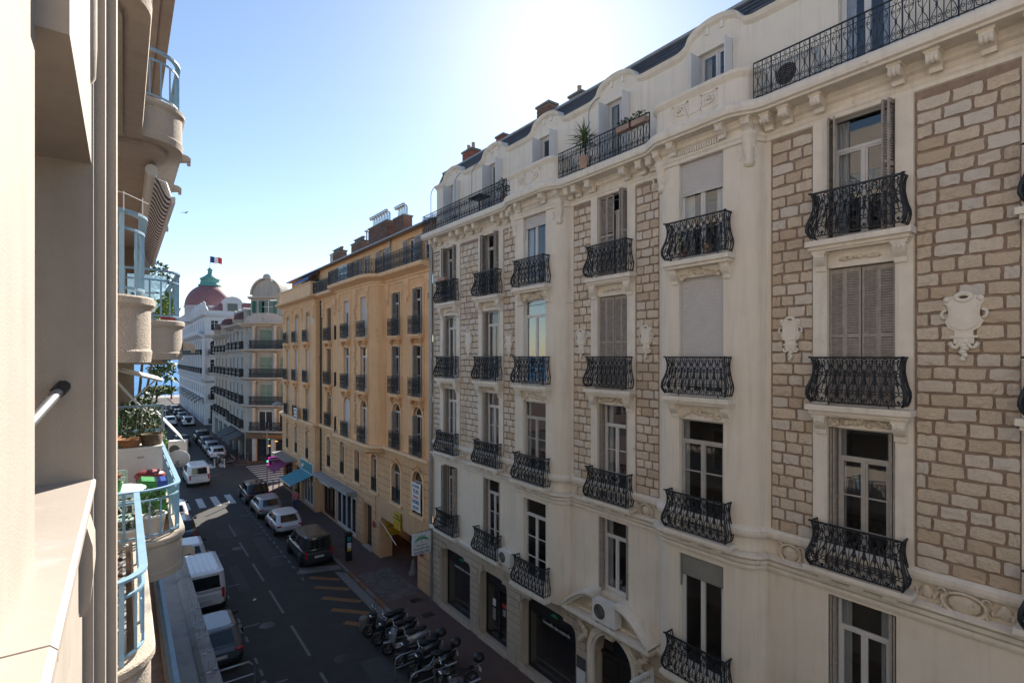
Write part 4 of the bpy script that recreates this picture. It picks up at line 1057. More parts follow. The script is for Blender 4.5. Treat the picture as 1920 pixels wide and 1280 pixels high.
b = MB(); wall(b, O0, 42.0, 3.8, 6.95, mzo, 0, .16); wall(b, O0, 42.0, 0, 3.8, gro, 0, .35); wall(b, 42.0, O1-.8, 3.8, 6.95, mzq, PV, .16); wall(b, 42.0, O1-.8, 0, 3.8, grp, PV, .35); b.build('base_wall', 'orange_base', OB)
b = MB(); zc = .35; h = .40
for a0, a1, OO, oo in ((O0, 41.97, mzo+gro, 0), (42.0, O1-.8, mzq+grp, PV)):
    zc = .35
    while zc < 6.6:
        cut = []
        for p in OO:
            p = tuple(p)+(0,)*(5-len(p)); m, hw = (p[0]+p[1])/2, (p[1]-p[0])/2
            if zc+h > p[2] and zc < p[3]:
                if p[4] and zc+h > p[3]-p[4]:
                    k = min(1, max(0, (zc+.05-(p[3]-p[4]))/p[4])); hw *= math.sqrt(max(0, 1-k*k*.85))
                cut.append((m-hw-.11, m+hw+.11))
        x = a0; cut.sort(); cut.append((a1, a1))
        if zc < 3.7 and a0 < 30: cut = [(a0, 30.9)]+[c for c in cut if c[0] > 30.9] if zc > 2.3 else cut
        for a, c in cut:
            if a-x > .06: b.box(x, a, oo, oo+.05, zc, zc+h-.045)
            x = max(x, c)
        zc += h
b.build('rusticated_courses', 'orange_base', OB)
for i, (s, w) in enumerate(mz+mzp):
    o = PV if i >= 6 else 0; rs = w/2 if i < 2 else .3
    e = MB()
    A = [(s-w/2, 4.0), ]+arc_pts(s-w/2, s+w/2, 6.32, rs, 10)+[(s+w/2, 4.0)]; B_ = [(s-w/2-.13, 4.0)]+arc_pts(s-w/2-.13, s+w/2+.13, 6.45, rs+.13, 10)+[(s+w/2+.13, 4.0)]
    for k in range(len(A)-1):
        e.poly([(A[k][0], o+.09, A[k][1]), (A[k+1][0], o+.09, A[k+1][1]), (B_[k+1][0], o+.09, B_[k+1][1]), (B_[k][0], o+.09, B_[k][1])])
        e.poly([(A[k][0], o+.09, A[k][1]), (A[k+1][0], o+.09, A[k+1][1]), (A[k+1][0], o, A[k+1][1]), (A[k][0], o, A[k][1])]); e.poly([(B_[k][0], o+.09, B_[k][1]), (B_[k+1][0], o+.09, B_[k+1][1]), (B_[k+1][0], o, B_[k+1][1]), (B_[k][0], o, B_[k][1])])
    e.box(s-w/2-.18, s+w/2+.18, o, o+.16, 3.88, 4.0)
    F = e.build('window_surround', 'orange_trim', OB)
    if i < 2 or i > 5: e = MB(); blobs(e, s, o+.12, 6.5, .9, .22, 8, 40+i, .05, .8); e.build('carved_garland', 'orange_carving', F)
    window(OB, s, o-.10, 4.02, 6.32, w, 'two', 'frame_grey', rise=rs, bars=1 if i > 1 else 0)
    obj('guard_rail', flat_rail(w, .8, .13, False), 'iron', OB, (s, o+.03, 4.03))
sts = ['closed', None, None, 'closed', None, None]
for i, s in enumerate(RIGHT+BAYW+FLAT+PAV):
    o = .7 if s in BAYW else (PV if s in PAV else 0); w = 1.0 if s in PAV else 1.1; pv = s in PAV
    for fl, hd, rs in ((G4, 16.05, .45 if pv else 0), (G3, 12.98, 0), (G2, 9.72, 0 if pv else .5)):
        W = window(OB, s, o-(.13 if not s in BAYW else .09), fl+.02, hd, w-.02, 'trans' if not rs else 'two', 'frame_white', rise=rs, bars=1, room=True)
        if (s, fl) in ((34.1, G2),): roller(W, s, o-.07, G2+.3, 9.6, w)
        elif (s == 31.05 and fl == G4): roller(W, s, o-.07, G4+.6, 16.0, w)
        elif (s == 34.1 and fl == G4): roller(W, s, o-.07, 15.3, 16.0, w)
        elif pv and fl in (G4, G3): roller(W, s, o-.10, fl+.2, hd-(.35 if rs else 0), w-.02)
        elif s in RIGHT: shutters(W, s, o+.14, fl+.02, hd-(rs or .02), w-.04, 'folded', 'shutter_grey')
        elif s in FLAT: shutters(W, s, o-.02, fl+.02, hd-(rs or .02), w-.04, 'closed', 'brown_shutter')
        # balcony: slab, railing, carved head
        e = MB(); ow = .34 if not s in BAYW else .30
        if fl != G2:
            e.box(s-w/2-.18, s+w/2+.18, o, o+ow, fl-.10, fl); e.box(s-w/2-.12, s+w/2+.12, o, o+ow*.7, fl-.20, fl-.10); L = e.build('balcony_ledge', 'orange_trim', OB)
            e = MB()
            for g in (-1, 1): console(e, s+g*(w/2-.02), o, fl-.2, .14, .22, .42)
            blobs(e, s, o+.04, fl-.36, .7, .22, 7, 50+i, .06, .3); e.build('carved_console', 'orange_carving', L)
        r = flat_rail(w+.3, .98, .17, True); obj('balcony_railing', r, 'iron', OB, (s, o+ow-.05 if fl != G2 else o+.22, fl+.02))
        e = MB()
        for g in (-1, 1): e.box(s+g*(w/2), s+g*(w/2+.13), o, o+.06, fl, hd-(rs or 0)); 
        if rs:
            A, B_ = arc_pts(s-w/2, s+w/2, hd, rs, 10), arc_pts(s-w/2-.13, s+w/2+.13, hd+.13, rs+.13, 10)
            for k in range(10): e.poly([(A[k][0], o+.06, A[k][1]), (A[k+1][0], o+.06, A[k+1][1]), (B_[k+1][0], o+.06, B_[k+1][1]), (B_[k][0], o+.06, B_[k][1])])
        else: e.box(s-w/2-.13, s+w/2+.13, o, o+.06, hd, hd+.12)
        F = e.build('window_surround', 'orange_trim', OB)
        if rs and not pv: e = MB(); blobs(e, s, o+.07, hd+.2, 1.2, .3, 9, 60+i, .06, .9); e.build('carved_garland', 'orange_carving', F)
for fl, hd, rs in ((G4, 16.05, 0), (G3, 12.98, 0), (G2, 9.72, .42)):
    W = window(OB, .85, -.15, fl+.02, hd, .88, 'two', 'frame_white', rise=rs); W.location, W.rotation_euler = OBL
    r = obj('balcony_railing', flat_rail(1.3, .98, .17, True), 'iron', OB, (36.0+.85*.916+.1, .7-.85*.4+.22, fl+.02), OBL[1])
# string courses, top slab, capitals
b = MB(); sweep(b, OPATH, [(0, 6.66), (.10, 6.72), (.14, 6.82), (.30, 6.92), (.34, 7.02), (.30, 7.10), (-.1, 7.12)]); b.build('string_course', 'orange_trim', OB)
b = MB(); b.grid([[(lerp(s, 32.6, q), lerp(o, .05, q*q), 6.7-.75*q**1.3) for s, o in OPATH[1:9]] for q in (0, .12, .3, .6)], True); b.build('bay_corbel', 'orange_trim', OB)
b = MB(); sweep(b, OPATH, [(0, 16.55), (.06, 16.6), (.06, 16.7), (.14, 16.76), (.14, 16.84), (.3, 16.92), (.62, 17.02), (.66, 17.10), (.66, 17.22), (-1.5, 17.24)]); b.build('cornice_slab', 'orange_trim', OB)
for i, (s, o) in enumerate(((23.95, 0), (26.45, 0), (29.15, 0), (30.45, .7), (32.55, .7), (35.7, .7), (38.7, 0), (41.5, 0), (42.5, PV), (45.9, PV), (49.1, PV), (52.0, PV))):
    e = MB(); wv = .62 if i not in (3, 5) else .42
    e.box(s-wv/2, s+wv/2, o, o+.10, 16.40, 16.58); e.box(s-wv/2+.04, s+wv/2-.04, o, o+.07, 15.65, 16.40); n = 4
    for k in range(n): e.box(s-wv/2+.08+k*(wv-.16)/n, s-wv/2+.08+(k+.55)*(wv-.16)/n, o+.07, o+.11, 15.74, 16.32)
    e.box(s-.1, s+.1, o, o+.12, 15.42, 15.62); e.build('fluted_capital', 'orange_trim', OB)
e = MB()
for k in range(34): e.ball((32.57+.09*math.sin(k*1.7), .72, 7.6+k*.25), (.16, .07, .12), 6, 4)
e.build('carved_pilaster', 'orange_carving', OB)
e = MB()
for s in (45.9, 49.1): blobs(e, s, PV+.05, 16.3, .5, .5, 5, 80, .06)
for s in (44.2, 47.6, 50.6): blobs(e, s, PV+.06, 10.1, .8, .2, 7, 81, .05)
e.build('carved_frieze', 'orange_carving', OB)
MB().box(42.5, 43.0, PV+.001, PV+.02, 15.0, 15.9).build('marble_panel', 'marble', OB)
# attic, parapet, roof
aw = [24.7, 26.6, 30.6, 33.6, 36.6, 40.0, 44.8, 48.4, 51]
b = MB(); wall(b, O0, O1-1, 17.2, 19.42, [(s-.5, s+.5, 17.28, 19.0) for s in aw], -.30, .2); b.poly([(O0, -.30, 17.2), (O0, -.30, 19.42), (O0, -9, 20.9), (O0, -9, 17.5)]); b.build('attic_wall', 'orange', OB)
for s in aw:
    W = window(OB, s, -.45, 17.28, 19.0, .98, 'two', 'frame_white', bars=2)
    shutters(W, s, -.29, 17.28, 19.0, 1.0, 'flat', 'shutter_pale')
for (a, c) in ((O0+.02, 29.6), (30.4, 36.1), (37.9, 42.3)):
    o = 1.30 if a == 30.4 else .58
    obj('attic_railing', flat_rail(c-a, .92, .2), 'iron', OB, ((a+c)/2, o, 17.24))
for p, q in (((29.6, .58), (30.4, 1.3)), ((36.1, 1.3), (37.9, .58))):
    d = (q[0]-p[0], q[1]-p[1]); obj('attic_railing', flat_rail(math.hypot(*d), .92, .2), 'iron', OB, ((p[0]+q[0])/2, (p[1]+q[1])/2, 17.24), (0, 0, math.atan2(d[1], d[0])))
b = MB(); sweep(b, [(42.3, 0.1), (42.32, PV+.3), (O1-.9, PV+.3), (O1-.2, PV-.4)], [(-.15, 17.2), (0, 17.2), (0, 18.15), (.07, 18.22), (.07, 18.3), (-.15, 18.32)]); b.build('solid_parapet', 'orange_trim', OB)
for s, wv in ((45.0, 3.4),):
    b = MB(); b.poly([(s-wv/2, -.28, 19.3), (s+wv*.9, -.28, 19.3), (s+wv*.9, .65, 18.75), (s-wv/2, .65, 18.75)]); b.poly([(s-wv/2, .65, 18.75), (s+wv*.9, .65, 18.75), (s+wv*.9, .65, 18.58), (s-wv/2, .65, 18.58)]); b.build('blue_awning', 'awning_blue', OB)
MB().box(42.6, 45.2, -.02, .02, 17.24, 18.6).build('frosted_screen', 'frosted', OB); MB().box(34.6, 36.4, .5, .54, 17.24, 18.6).build('frosted_screen', 'frosted', OB)
b = MB(); b.poly([(O0, .02, 19.40), (O1-.6, .02, 19.40), (O1-.6, -3.0, 20.45), (O0, -3.0, 20.45)]); b.poly([(O0, -3.0, 20.45), (O1-.6, -3.0, 20.45), (O1-.6, -9, 20.1), (O0, -9, 20.1)]); b.box(O0, O1-.6, -.32, .03, 19.33, 19.385); RO = b.build('roof', 'roof_tile', OB)
b = MB(); b.tube([(O0, .06, 19.37), (O1-.6, .06, 19.37)], .07, 6); b.build('gutter', 'zinc', RO)
for s0, s1, o in ((24, 28.5, -1.2), (37.5, 41.5, -1.0)):
    MB().poly([(s0, -.2, 19.50), (s1, -.2, 19.50), (s1, -2.0, 20.13), (s0, -2.0, 20.13)]).build('pale_roof_sheet', 'pale_roof', RO)
def cowls(K, s0, s1, o, z, n, m='chrome'):
    for k in range(n):
        s = lerp(s0, s1, (k+.5)/n); e = MB(); e.tube([(s, o, z), (s, o, z+.55), (s+.03, o+.04, z+.68), (s+.1, o+.12, z+.74), (s+.2, o+.2, z+.70)], [.10, .10, .11, .12, .13], 8); e.build('chimney_cowl', m, K)
K = chimney(OB, 33.4, -1.4, 19.5, 21.15, 3.2, .6, 'dark_brick'); cowls(K, 31.9, 34.9, -1.4, 21.2, 7)
K = chimney(OB, 30.7, -1.7, 19.6, 21.15, 1.5, .6, 'dark_brick'); cowls(K, 30.0, 31.4, -1.7, 21.2, 4)
def mush(K, s0, s1, o, z, n):
    for k in range(n):
        s = lerp(s0, s1, (k+.5)/n); e = MB(); e.lathe([(.08, z), (.08, z+.25), (.19, z+.27), (.17, z+.32), (.001, z+.36)], (s, o, 0), 8); e.build('chimney_pot', 'zinc', K)
K = chimney(OB, 42.2, -1.4, 19.6, 20.7, 2.6, .5, 'dark_brick', cap='black_plastic'); mush(K, 41, 43.4, -1.4, 20.79, 5)
K = chimney(OB, 38.0, -1.6, 19.8, 20.8, 2.2, .5, 'dark_brick', cap='black_plastic'); mush(K, 37.0, 39.0, -1.6, 20.89, 5)
e = MB(); e.tube([(37.6, -2.0, 20.0), (37.6, -2.0, 21.7)], .06, 6); e.lathe([(.2, 21.68), (.16, 21.74), (.0, 21.78)], (37.6, -2.0, 0), 8); e.build('vent_pipe', 'zinc', RO)
e = MB(); e.lathe([(.14, 20.1), (.14, 20.6), (.2, 20.62), (.18, 20.7), (.0, 20.75)], (42.9, -1.2, 0), 10); e.build('vent_pipe', 'frame_white', RO)
for s, o in ((23.62, .08), (41.85, .10), (29.3, -.2)): MB().tube([(s, o, 17.0 if o > 0 else 19.3), (s, o, 3.4 if o > 0 else 17.25)], .06, 6).build('downpipe', 'zinc' if s < 40 else 'black_plastic', OB)
# street level: garage, doors, shopfronts, canopy, signs
e = MB(); a, c = 25.2, 30.15
d_ = c+3.4; e.poly([(a, -.36, .1), (a, -5, .1), (a, -5, 2.7), (a, -.36, 2.7)]); e.box(c, c+.4, -.75, -.36, .1, 2.69); e.poly([(d_, -.76, .1), (d_, -5, .1), (d_, -5, 2.7), (d_, -.76, 2.7)]); e.poly([(a, -.36, 2.7), (d_, -.36, 2.7), (d_, -5, 2.7), (a, -5, 2.7)])
GA = e.build('garage_passage', 'orange_base', OB)
for k in range(3): MB().box(30.6-k*1.1, 31.4-k*1.1, -2.62, -2.58, .5, 2.2).build('inner_panel', 'grey_trim', GA)
MB().box(25.3, 33.5, -2.7, -2.62, .1, 2.68).build('inner_wall', 'pale_roof', GA)
e = MB(); e.tube([(29.6, .2, 2.5), (25.9, .9, 2.35)], .02, 5); e.build('barrier_pole', 'frame_white', OB)
MB().box(30.9, 31.3, -2.6, -2.5, .3, .9).build('meter_box', 'ink_black', GA)
D = MB().box(31.6, 32.9, -.32, -.26, .1, 2.95).build('front_door', 'door_dark', OB); MB().box(31.5, 33.0, -.3, .12, .1, .17).build('threshold', 'marble', D)
for k in (0, 1): MB().box(31.7+k*.62, 32.2+k*.62, -.26, -.235, .4, 2.7).build('door_panel', 'dark_pane', D)
def shop(a, c, o, z1, fm, n, gm='dark_pane'):
    e = MB(); e.box(a, c, o-.30, o-.20, z1-.25, z1); e.box(a, c, o-.30, o-.20, .12, .35)
    for k in range(n+1): x = lerp(a+.05, c-.05, k/n); e.box(x-.06, x+.06, o-.30, o-.18, .35, z1-.25)
    W = e.build('shopfront', fm, OB)
    for k in range(n): MB().poly([(lerp(a, c, k/n), o-.24, .35), (lerp(a, c, (k+1)/n), o-.24, .35), (lerp(a, c, (k+1)/n), o-.24, z1-.25), (lerp(a, c, k/n), o-.24, z1-.25)]).build('pane', gm, W)
    return W
W1 = shop(34.4, 38.5, .12, 2.9, 'frame_white', 4); W2 = shop(38.75, 41.6, .05, 2.9, 'burgundy', 3); W3 = shop(42.5, 45.9, PV, 3.0, 'frame_white', 4); shop(46.5, 48.1, PV, 2.9, 'brown_wood', 1); shop(48.9, 52.0, PV, 3.0, 'burgundy', 3)
b = MB(); b.box(34.1, 41.7, 0, .75, 3.15, 3.35); b.box(34.1, 41.7, 0, .30, 2.95, 3.15); b.build('shop_canopy', 'concrete', OB)
MB().box(38.8, 41.6, .30, .36, 2.65, 3.15).build('shop_sign', 'grey_trim', OB); text('lettering', 'S.GALLERIE', .38, 'carving', OB, (40.2, .37, 2.9), (R(90), 0, R(180)))
MB().box(42.4, 46.0, PV+.02, PV+.12, 2.95, 3.85).build('shop_sign', 'frame_white', OB); MB().box(42.5, 45.9, PV+.12, PV+.135, 3.03, 3.77).build('shop_sign_face', 'sign_teal', OB)
e = MB(); e.lathe([(.001, 0), (.13, .02), (.16, .15), (.12, .3), (.06, .34)], (45.0, PV+.15, 3.2), 8); e.build('shop_emblem', 'sign_white', OB)
def awning(name, a, c, o0, z0, o1, z1, m, val=.2):
    t = MB(); t.poly([(a, o0, z0), (c, o0, z0), (c, o1, z1), (a, o1, z1)]); t.poly([(a, o0, z0-.02), (c, o0, z0-.02), (c, o1, z1-.02), (a, o1, z1-.02)])
    A = t.build(name, m, OB); e = MB(); e.box(a, c, o1, o1+.04, z1-.06, z1+.03); e.build('front_bar', 'frame_white' if m != 'awning_magenta' else m, A)
    rows = [[(lerp(a, c, k/24), o1+.02, z1-.05) for k in range(25)], [(lerp(a, c, k/24), o1+.02, z1-.05-val*(.8+.2*math.cos(k*math.pi))) for k in range(25)]]
    MB().grid(rows, False).build('valance', m, A)
    for x in (a+.15, c-.15): MB().tube([(x, o0, z0-.5), (x, o1-.1, z1-.08)], .02, 5).build('awning_arm', 'alloy', A)
awning('shop_awning', 42.5, 46.0, PV+.1, 2.95, PV+1.75, 2.35, 'awning_teal', .04)
awning('shop_awning', 48.6, 52.2, PV+.1, 3.1, PV+1.5, 2.35, 'awning_magenta', .2)
b = MB(); b.box(47.2, 52.7, PV, PV+1.0, 3.3, 3.42); b.build('shop_canopy', 'zinc', OB)
# ------------------------------------------------------------------ far buildings
def place(o, loc, rz): o.location = loc; o.rotation_euler = (0, 0, rz); return o
def far_facade(root, loc, rz, L, z0, z1, cols, rows, m, w=1.1, shut=None, rail='iron', rail_w=1.7, trim='grey_trim', curved=None, arch=(), depth=.22, bal=.45):
    ops = []
    for s in cols:
        for zb, zt in rows: ops.append((s-w/2, s+w/2, zb, zt, w/2 if (zb, zt) in arch else 0))
    b = MB(); wall(b, 0, L, z0, z1, ops, 0, depth); place(b.build('facade_wall', m, root), loc, rz)
    for s in cols:
        for zb, zt in rows:
            rs = w/2 if (zb, zt) in arch else 0
            f = MB(); f.box(s-w/2, s-w/2+.07, -.2, -.14, zb, zt-rs); f.box(s+w/2-.07, s+w/2, -.2, -.14, zb, zt-rs); f.box(s-.035, s+.035, -.2, -.14, zb, zt); f.box(s-w/2+.07, s+w/2-.07, -.199, -.141, zt-rs-.07, zt-rs); f.box(s-w/2+.07, s+w/2-.07, -.199, -.141, lerp(zb, zt, .7), lerp(zb, zt, .7)+.06)
            W = place(f.build('window', 'frame_white', root), loc, rz)
            MB().poly([(s-w/2, -.18, zb), (s+w/2, -.18, zb), (s+w/2, -.18, zt), (s-w/2, -.18, zt)]).build('pane', 'far_pane', W)
            if shut:
                for g in (-1, 1): shm = shutter_mesh(w/2-.03, zt-zb-rs-.05); shm = shm if not shm.materials or shm.materials[0] == M[shut] else shm.copy(); (shm.materials.clear() if shm.materials and shm.materials[0] != M[shut] else None); obj('shutter', shm, shut, W, (s+(.015 if g > 0 else -w/2+.015), -.06, zb+.02), (0, 0, 0))
            if rail:
                e = MB(); e.box(s-rail_w/2-.05, s+rail_w/2+.05, 0, bal+.05, zb-.16, zb-.02); e.box(s-rail_w/2+.1, s+rail_w/2-.1, 0, bal*.5, zb-.34, zb-.16)
                Bc = place(e.build('balcony', trim, root), loc, rz)
                r = MB(); nn = int(rail_w/.13)
                for k in range(nn+1): x = s-rail_w/2+rail_w*k/nn; r.box(x-.022, x+.022, bal-.02, bal+.02, zb, zb+.95)
                r.box(s-rail_w/2, s+rail_w/2, bal-.03, bal+.03, zb+.92, zb+.98); r.box(s-rail_w/2, s+rail_w/2, bal-.03, bal+.03, zb+.02, zb+.08); r.box(s-rail_w/2, s+rail_w/2, bal-.025, bal+.025, zb+.35, zb+.5)
                for g in (-1, 1): r.box(s+g*rail_w/2-.02, s+g*rail_w/2+.02, 0, bal, zb+.02, zb+.98)
                r.build('railing', rail, Bc)
def band(root, loc, rz, L, prof_, m, name='moulding', s0=0): b = MB(); sweep(b, [(s0, 0), (L, 0)], prof_); return place(b.build(name, m, root), loc, rz)
GB = thing('corner_building', 'grey stone corner building with a rounded gable, cast-iron balconies and a dark shop front', 'building', (15, 72, 0))
def gl(x, y): return (x-15, y-72, 0)
CH = R(135)                                    # chamfer frame: s runs from the inner end towards the street corner
c0 = gl(17.6, 61.9); CL = 8.6
rowsC = [(13.25, 15.5), (9.95, 12.3), (6.75, 9.1), (3.75, 5.9)]
far_facade(GB, c0, CH, CL, 3.5, 17.2, [.95, 3.4, 6.0], rowsC[:3], 'grey_stone', 1.6, 'pale_shutter', None)
far_facade(GB, c0, CH, CL, 3.3, 3.5, [], [], 'grey_stone')
for s in (1.6, 4.0, 6.4):
    pass
for zb, zt in rowsC:
    e = MB(); sweep(e, [(-.2, 0), (7.6, 0), (8.6, -.2)], [(0, zb-.5), (.25, zb-.34), (.75, zb-.22), (.85, zb-.14), (.85, zb-.04), (0, zb-.02)]); Bc = place(e.build('balcony', 'grey_trim', GB), c0, CH)
    r = MB()
    for k in range(60): x = -.1+k*.13; r.box(x-.02, x+.02, .74, .78, zb, zb+.95)
    r.box(-.1, 7.7, .72, .8, zb+.92, zb+.98); r.box(-.1, 7.7, .73, .79, zb+.3, zb+.42); r.box(-.1, 7.7, .73, .79, zb, zb+.06)
    for k in range(6): r.box(7.62, 7.66, .12*k, .12*k+.04, zb, zb+.95)
    r.build('railing', 'iron', Bc)
for s in (2.1, 4.6, 7.3): 
    e = MB()
    for zb, zt in rowsC: e.lathe([(.26, zb), (.22, zb+.15), (.20, zt+.2), (.28, zt+.35), (.28, zt+.45)], (s, .35, 0), 10)
    place(e.build('column', 'grey_trim', GB), c0, CH)
far_facade(GB, c0, CH, CL, 3.45, 6.3, [], [], 'room', depth=.1) if False else None
for s in (.95, 3.4, 6.0):
    f = MB(); f.box(s-.9, s-.82, -.1, .04, 3.75, 6.0); f.box(s+.82, s+.9, -.1, .04, 3.75, 6.0); f.box(s-.04, s+.04, -.1, .04, 3.75, 6.0); f.box(s-.82, s+.82, -.1, .03, 5.9, 6.0); W = place(f.build('window', 'frame_white', GB), c0, CH); MB().poly([(s-.85, .012, 3.75), (s+.85, .012, 3.75), (s+.85, .012, 5.95), (s-.85, .012, 5.95)]).build('pane', 'dark_pane', W)
band(GB, c0, CH, 8.6, [(0, 15.75), (.4, 15.9), (.55, 16.05), (.9, 16.15), (.95, 16.3), (0, 16.35)], 'grey_trim', 'cornice')
e = MB(); e.prism([(5.6+2.7*math.cos(t), 16.3+1.1*math.sin(t)) for t in [math.pi*k/14 for k in range(15)]], lambda u, v, q: (u, q, v), .3, .75); place(e.build('arched_parapet', 'grey_trim', GB), c0, CH)
b = MB(); wall(b, .4, 8.2, 17.1, 19.2, [(2.9, 4.0, 17.5, 18.9), (4.9, 7.1, 17.4, 19.0), (7.5, 8.0, 17.5, 18.9)], -.4, .2); b.poly([(8.2, -.4, 17.1), (8.2, -.4, 19.2), (8.2, -5, 19.2), (8.2, -5, 17.1)]); place(b.build('attic_wall', 'grey_stone', GB), c0, CH)
for a, c in ((2.9, 4.0), (4.9, 7.1), (7.5, 8.0)):
    f = MB(); f.box((a+c)/2-.05, (a+c)/2+.05, -.58, -.52, 17.45, 18.95); f.box(a, c, -.58, -.52, 18.2, 18.26); f.box(a, a+.06, -.58, -.52, 17.45, 18.95); f.box(c-.06, c, -.58, -.52, 17.45, 18.95); W = place(f.build('window', 'frame_white', GB), c0, CH); MB().poly([(a, -.56, 17.45), (c, -.56, 17.45), (c, -.56, 18.95), (a, -.56, 18.95)]).build('pane', 'dark_pane', W)
    for g in (a-.02, c-.38): MB().box(g, g+.4, -.38, -.34, 17.5, 18.9).build('shutter', 'green_shutter', W)
band(GB, c0, CH, 8.4, [(-.4, 19.1), (-.2, 19.18), (0, 19.3), (0, 19.42), (-2, 19.5)], 'grey_trim', 'attic_cornice', .2)
e = MB(); A = [(6.0+1.75*math.cos(t), 19.6+1.75*math.sin(t)) for t in [math.pi*k/18 for k in range(19)]]+[(4.25, 19.2), (7.75, 19.2)]
e.prism(A, lambda u, v, q: (u, q, v), -1.6, -.1); G = place(e.build('rounded_gable', 'grey_stone', GB), c0, CH)
e = MB(); P = [(6.0+1.85*math.cos(t), 19.6+1.85*math.sin(t)) for t in [math.pi*k/18 for k in range(19)]]
e.grid([[(u, -.1, v) for u, v in P], [(u, .12, v) for u, v in P], [((u-6)*1.08+6, .12, (v-19.6)*1.08+19.6) for u, v in P], [((u-6)*1.08+6, -1.7, (v-19.6)*1.08+19.6) for u, v in P]], False); e.ball((6.0, -.2, 21.7), (.5, .3, .38), 10, 6); e.build('gable_moulding', 'grey_trim', G)
# flank along the street
f0 = gl(11.52, 97); FL = 29.0; RZF = R(-90)
def flank(root, x, y1, L, z0, z1, cols, rows, m, **k):   # frame facing -X: s runs towards the camera
    far_facade(root, gl(x, y1), R(-90)+math.pi, L, z0, z1, cols, rows, m, **k)
FR = gl(11.52, 68.0)
far_facade(GB, FR, R(90), 12, 3.3, 16.2, [2.2, 5.2, 8.0, 10.6], [(13.2, 15.4), (9.9, 12.2), (6.7, 9.0), (3.75, 5.8)], 'grey_stone', 1.0, None, 'iron', 1.6)
far_facade(GB, gl(11.9, 80.0), R(90), 17, 3.3, 15.4, [2.0, 5.2, 8.4, 11.6, 14.8], [(13.0, 15.0), (9.8, 12.1), (6.6, 8.9), (3.75, 5.8)], 'pale_beige', 1.0, None, 'iron', 1.5)
band(GB, FR, R(90), 12, [(0, 15.7), (.5, 15.95), (.8, 16.1), (.85, 16.3), (0, 16.4)], 'grey_trim', 'cornice'); band(GB, gl(11.9, 80), R(90), 17, [(0, 14.9), (.4, 15.2), (.6, 15.4), (0, 15.5)], 'grey_trim', 'cornice')
for zb in (13.0, 9.7, 6.5, 3.4): band(GB, FR, R(90), 12, [(0, zb-.2), (.12, zb-.12), (.15, zb), (0, zb+.02)], 'grey_trim')
b = MB(); b.box(-1.8, 12, -1.2, 24.6, 0, 15.2); b.build('inner_block', 'grey_stone', GB)
for y, zt in ((73.5, 17.8), (84, 17.6), (91, 17.2)):
    e = MB(); p = gl(12.6, y); e.lathe([(1.5, 15.4), (1.5, zt-1.1), (1.65, zt-1.0), (1.65, zt-.85)], (p[0], p[1], 0), 14); T = e.build('roof_turret', 'pale_beige', GB)
    e = MB(); e.lathe([(1.55, zt-.85), (1.45, zt-.3), (1.1, zt+.05), (.5, zt+.25), (.01, zt+.3)], (p[0], p[1], 0), 14); e.build('turret_cap', 'dome_dark', T)
b = MB(); b.box(-2.2, 12, 2, 25, 15.2, 16.8); b.build('set_back_storey', 'grey_stone', GB)
b = MB(); b.poly([(-3.0, -1.5, 16.4), (-3.0, 8, 16.4), (-2.0, 8, 18.3), (-2.0, -1.0, 18.3)]); b.poly([(-2.0, -1.0, 18.3), (-2.0, 8, 18.3), (9, 8, 18.6), (9, -1, 18.6)]); b.poly([(-2.6, 8, 15.5), (-2.6, 25, 15.5), (-1.7, 25, 17.4), (-1.7, 8, 17.4)]); b.poly([(-1.7, 8, 17.4), (-1.7, 25, 17.4), (9, 25, 17.8), (9, 8, 17.8)]); b.build('mansard_roof', 'slate', GB)
for y in (0.5, 3.6, 6.4, 10.5, 15.5, 20.5):
    zb = 16.5 if y < 8 else 15.6; xo = -3.0 if y < 8 else -2.6
    e = MB(); e.box(xo, xo+1.4, y-.6, y+.6, zb, zb+1.5); e.prism([(y+.75*math.cos(t), zb+1.5+.45*math.sin(t)) for t in [math.pi*k/8 for k in range(9)]], lambda u, v, q: (q, u, v), xo-.08, xo+1.4); D_ = e.build('roof_dormer', 'grey_trim', GB); MB().box(xo-.02, xo+.02, y-.38, y+.38, zb+.15, zb+1.4).build('dormer_window', 'far_pane', D_)
# dark shop at the corner
e = MB(); e.box(0, 8.6, -.2, -.1, .1, 3.3); SHP = place(e.build('shop_front', 'door_dark', GB), c0, CH)
MB().box(.2, 8.3, -.05, .35, 2.75, 3.3).build('shop_fascia', 'brown_wood', SHP)
text('lettering', 'BIJOUX ANTIQUITES', .42, 'sign_orange', SHP, (4.2, .37, 3.03), (R(90), 0, R(180)))
for s in (.4, 2.7, 5.0, 7.4): MB().box(s-.22, s+.22, -.1, .2, .1, 2.75).build('shop_pillar', 'grey_trim', SHP)
for s in (1.55, 3.85, 6.2): MB().box(s-.8, s+.8, -.1, -.05, .6, 2.6).build('pane', 'dark_pane', SHP); 
for s, z in ((4.7, 2.45), (5.6, 1.9), (3.2, 2.2)): MB().box(s-.18, s+.18, 0, .06, z-.05, z+.06).build('shop_lamp', 'lamp_warm', SHP)
b = MB(); wall(b, 0, 29, 0, 3.4, [(k*4.4+.6, k*4.4+3.8, .1, 2.8) for k in range(6)], 0, .4); place(b.build('flank_base', 'grey_stone', GB), FR, R(90))
for k in range(6): MB().box(k*4.4+.6, k*4.4+3.8, -.35, -.3, .1, 2.8).build('shop_window', 'dark_pane', place(MB().box(k*4.4+.6, k*4.4+3.8, -.3, -.2, 2.6, 2.8).build('shop_head', 'door_dark', GB), FR, R(90)))
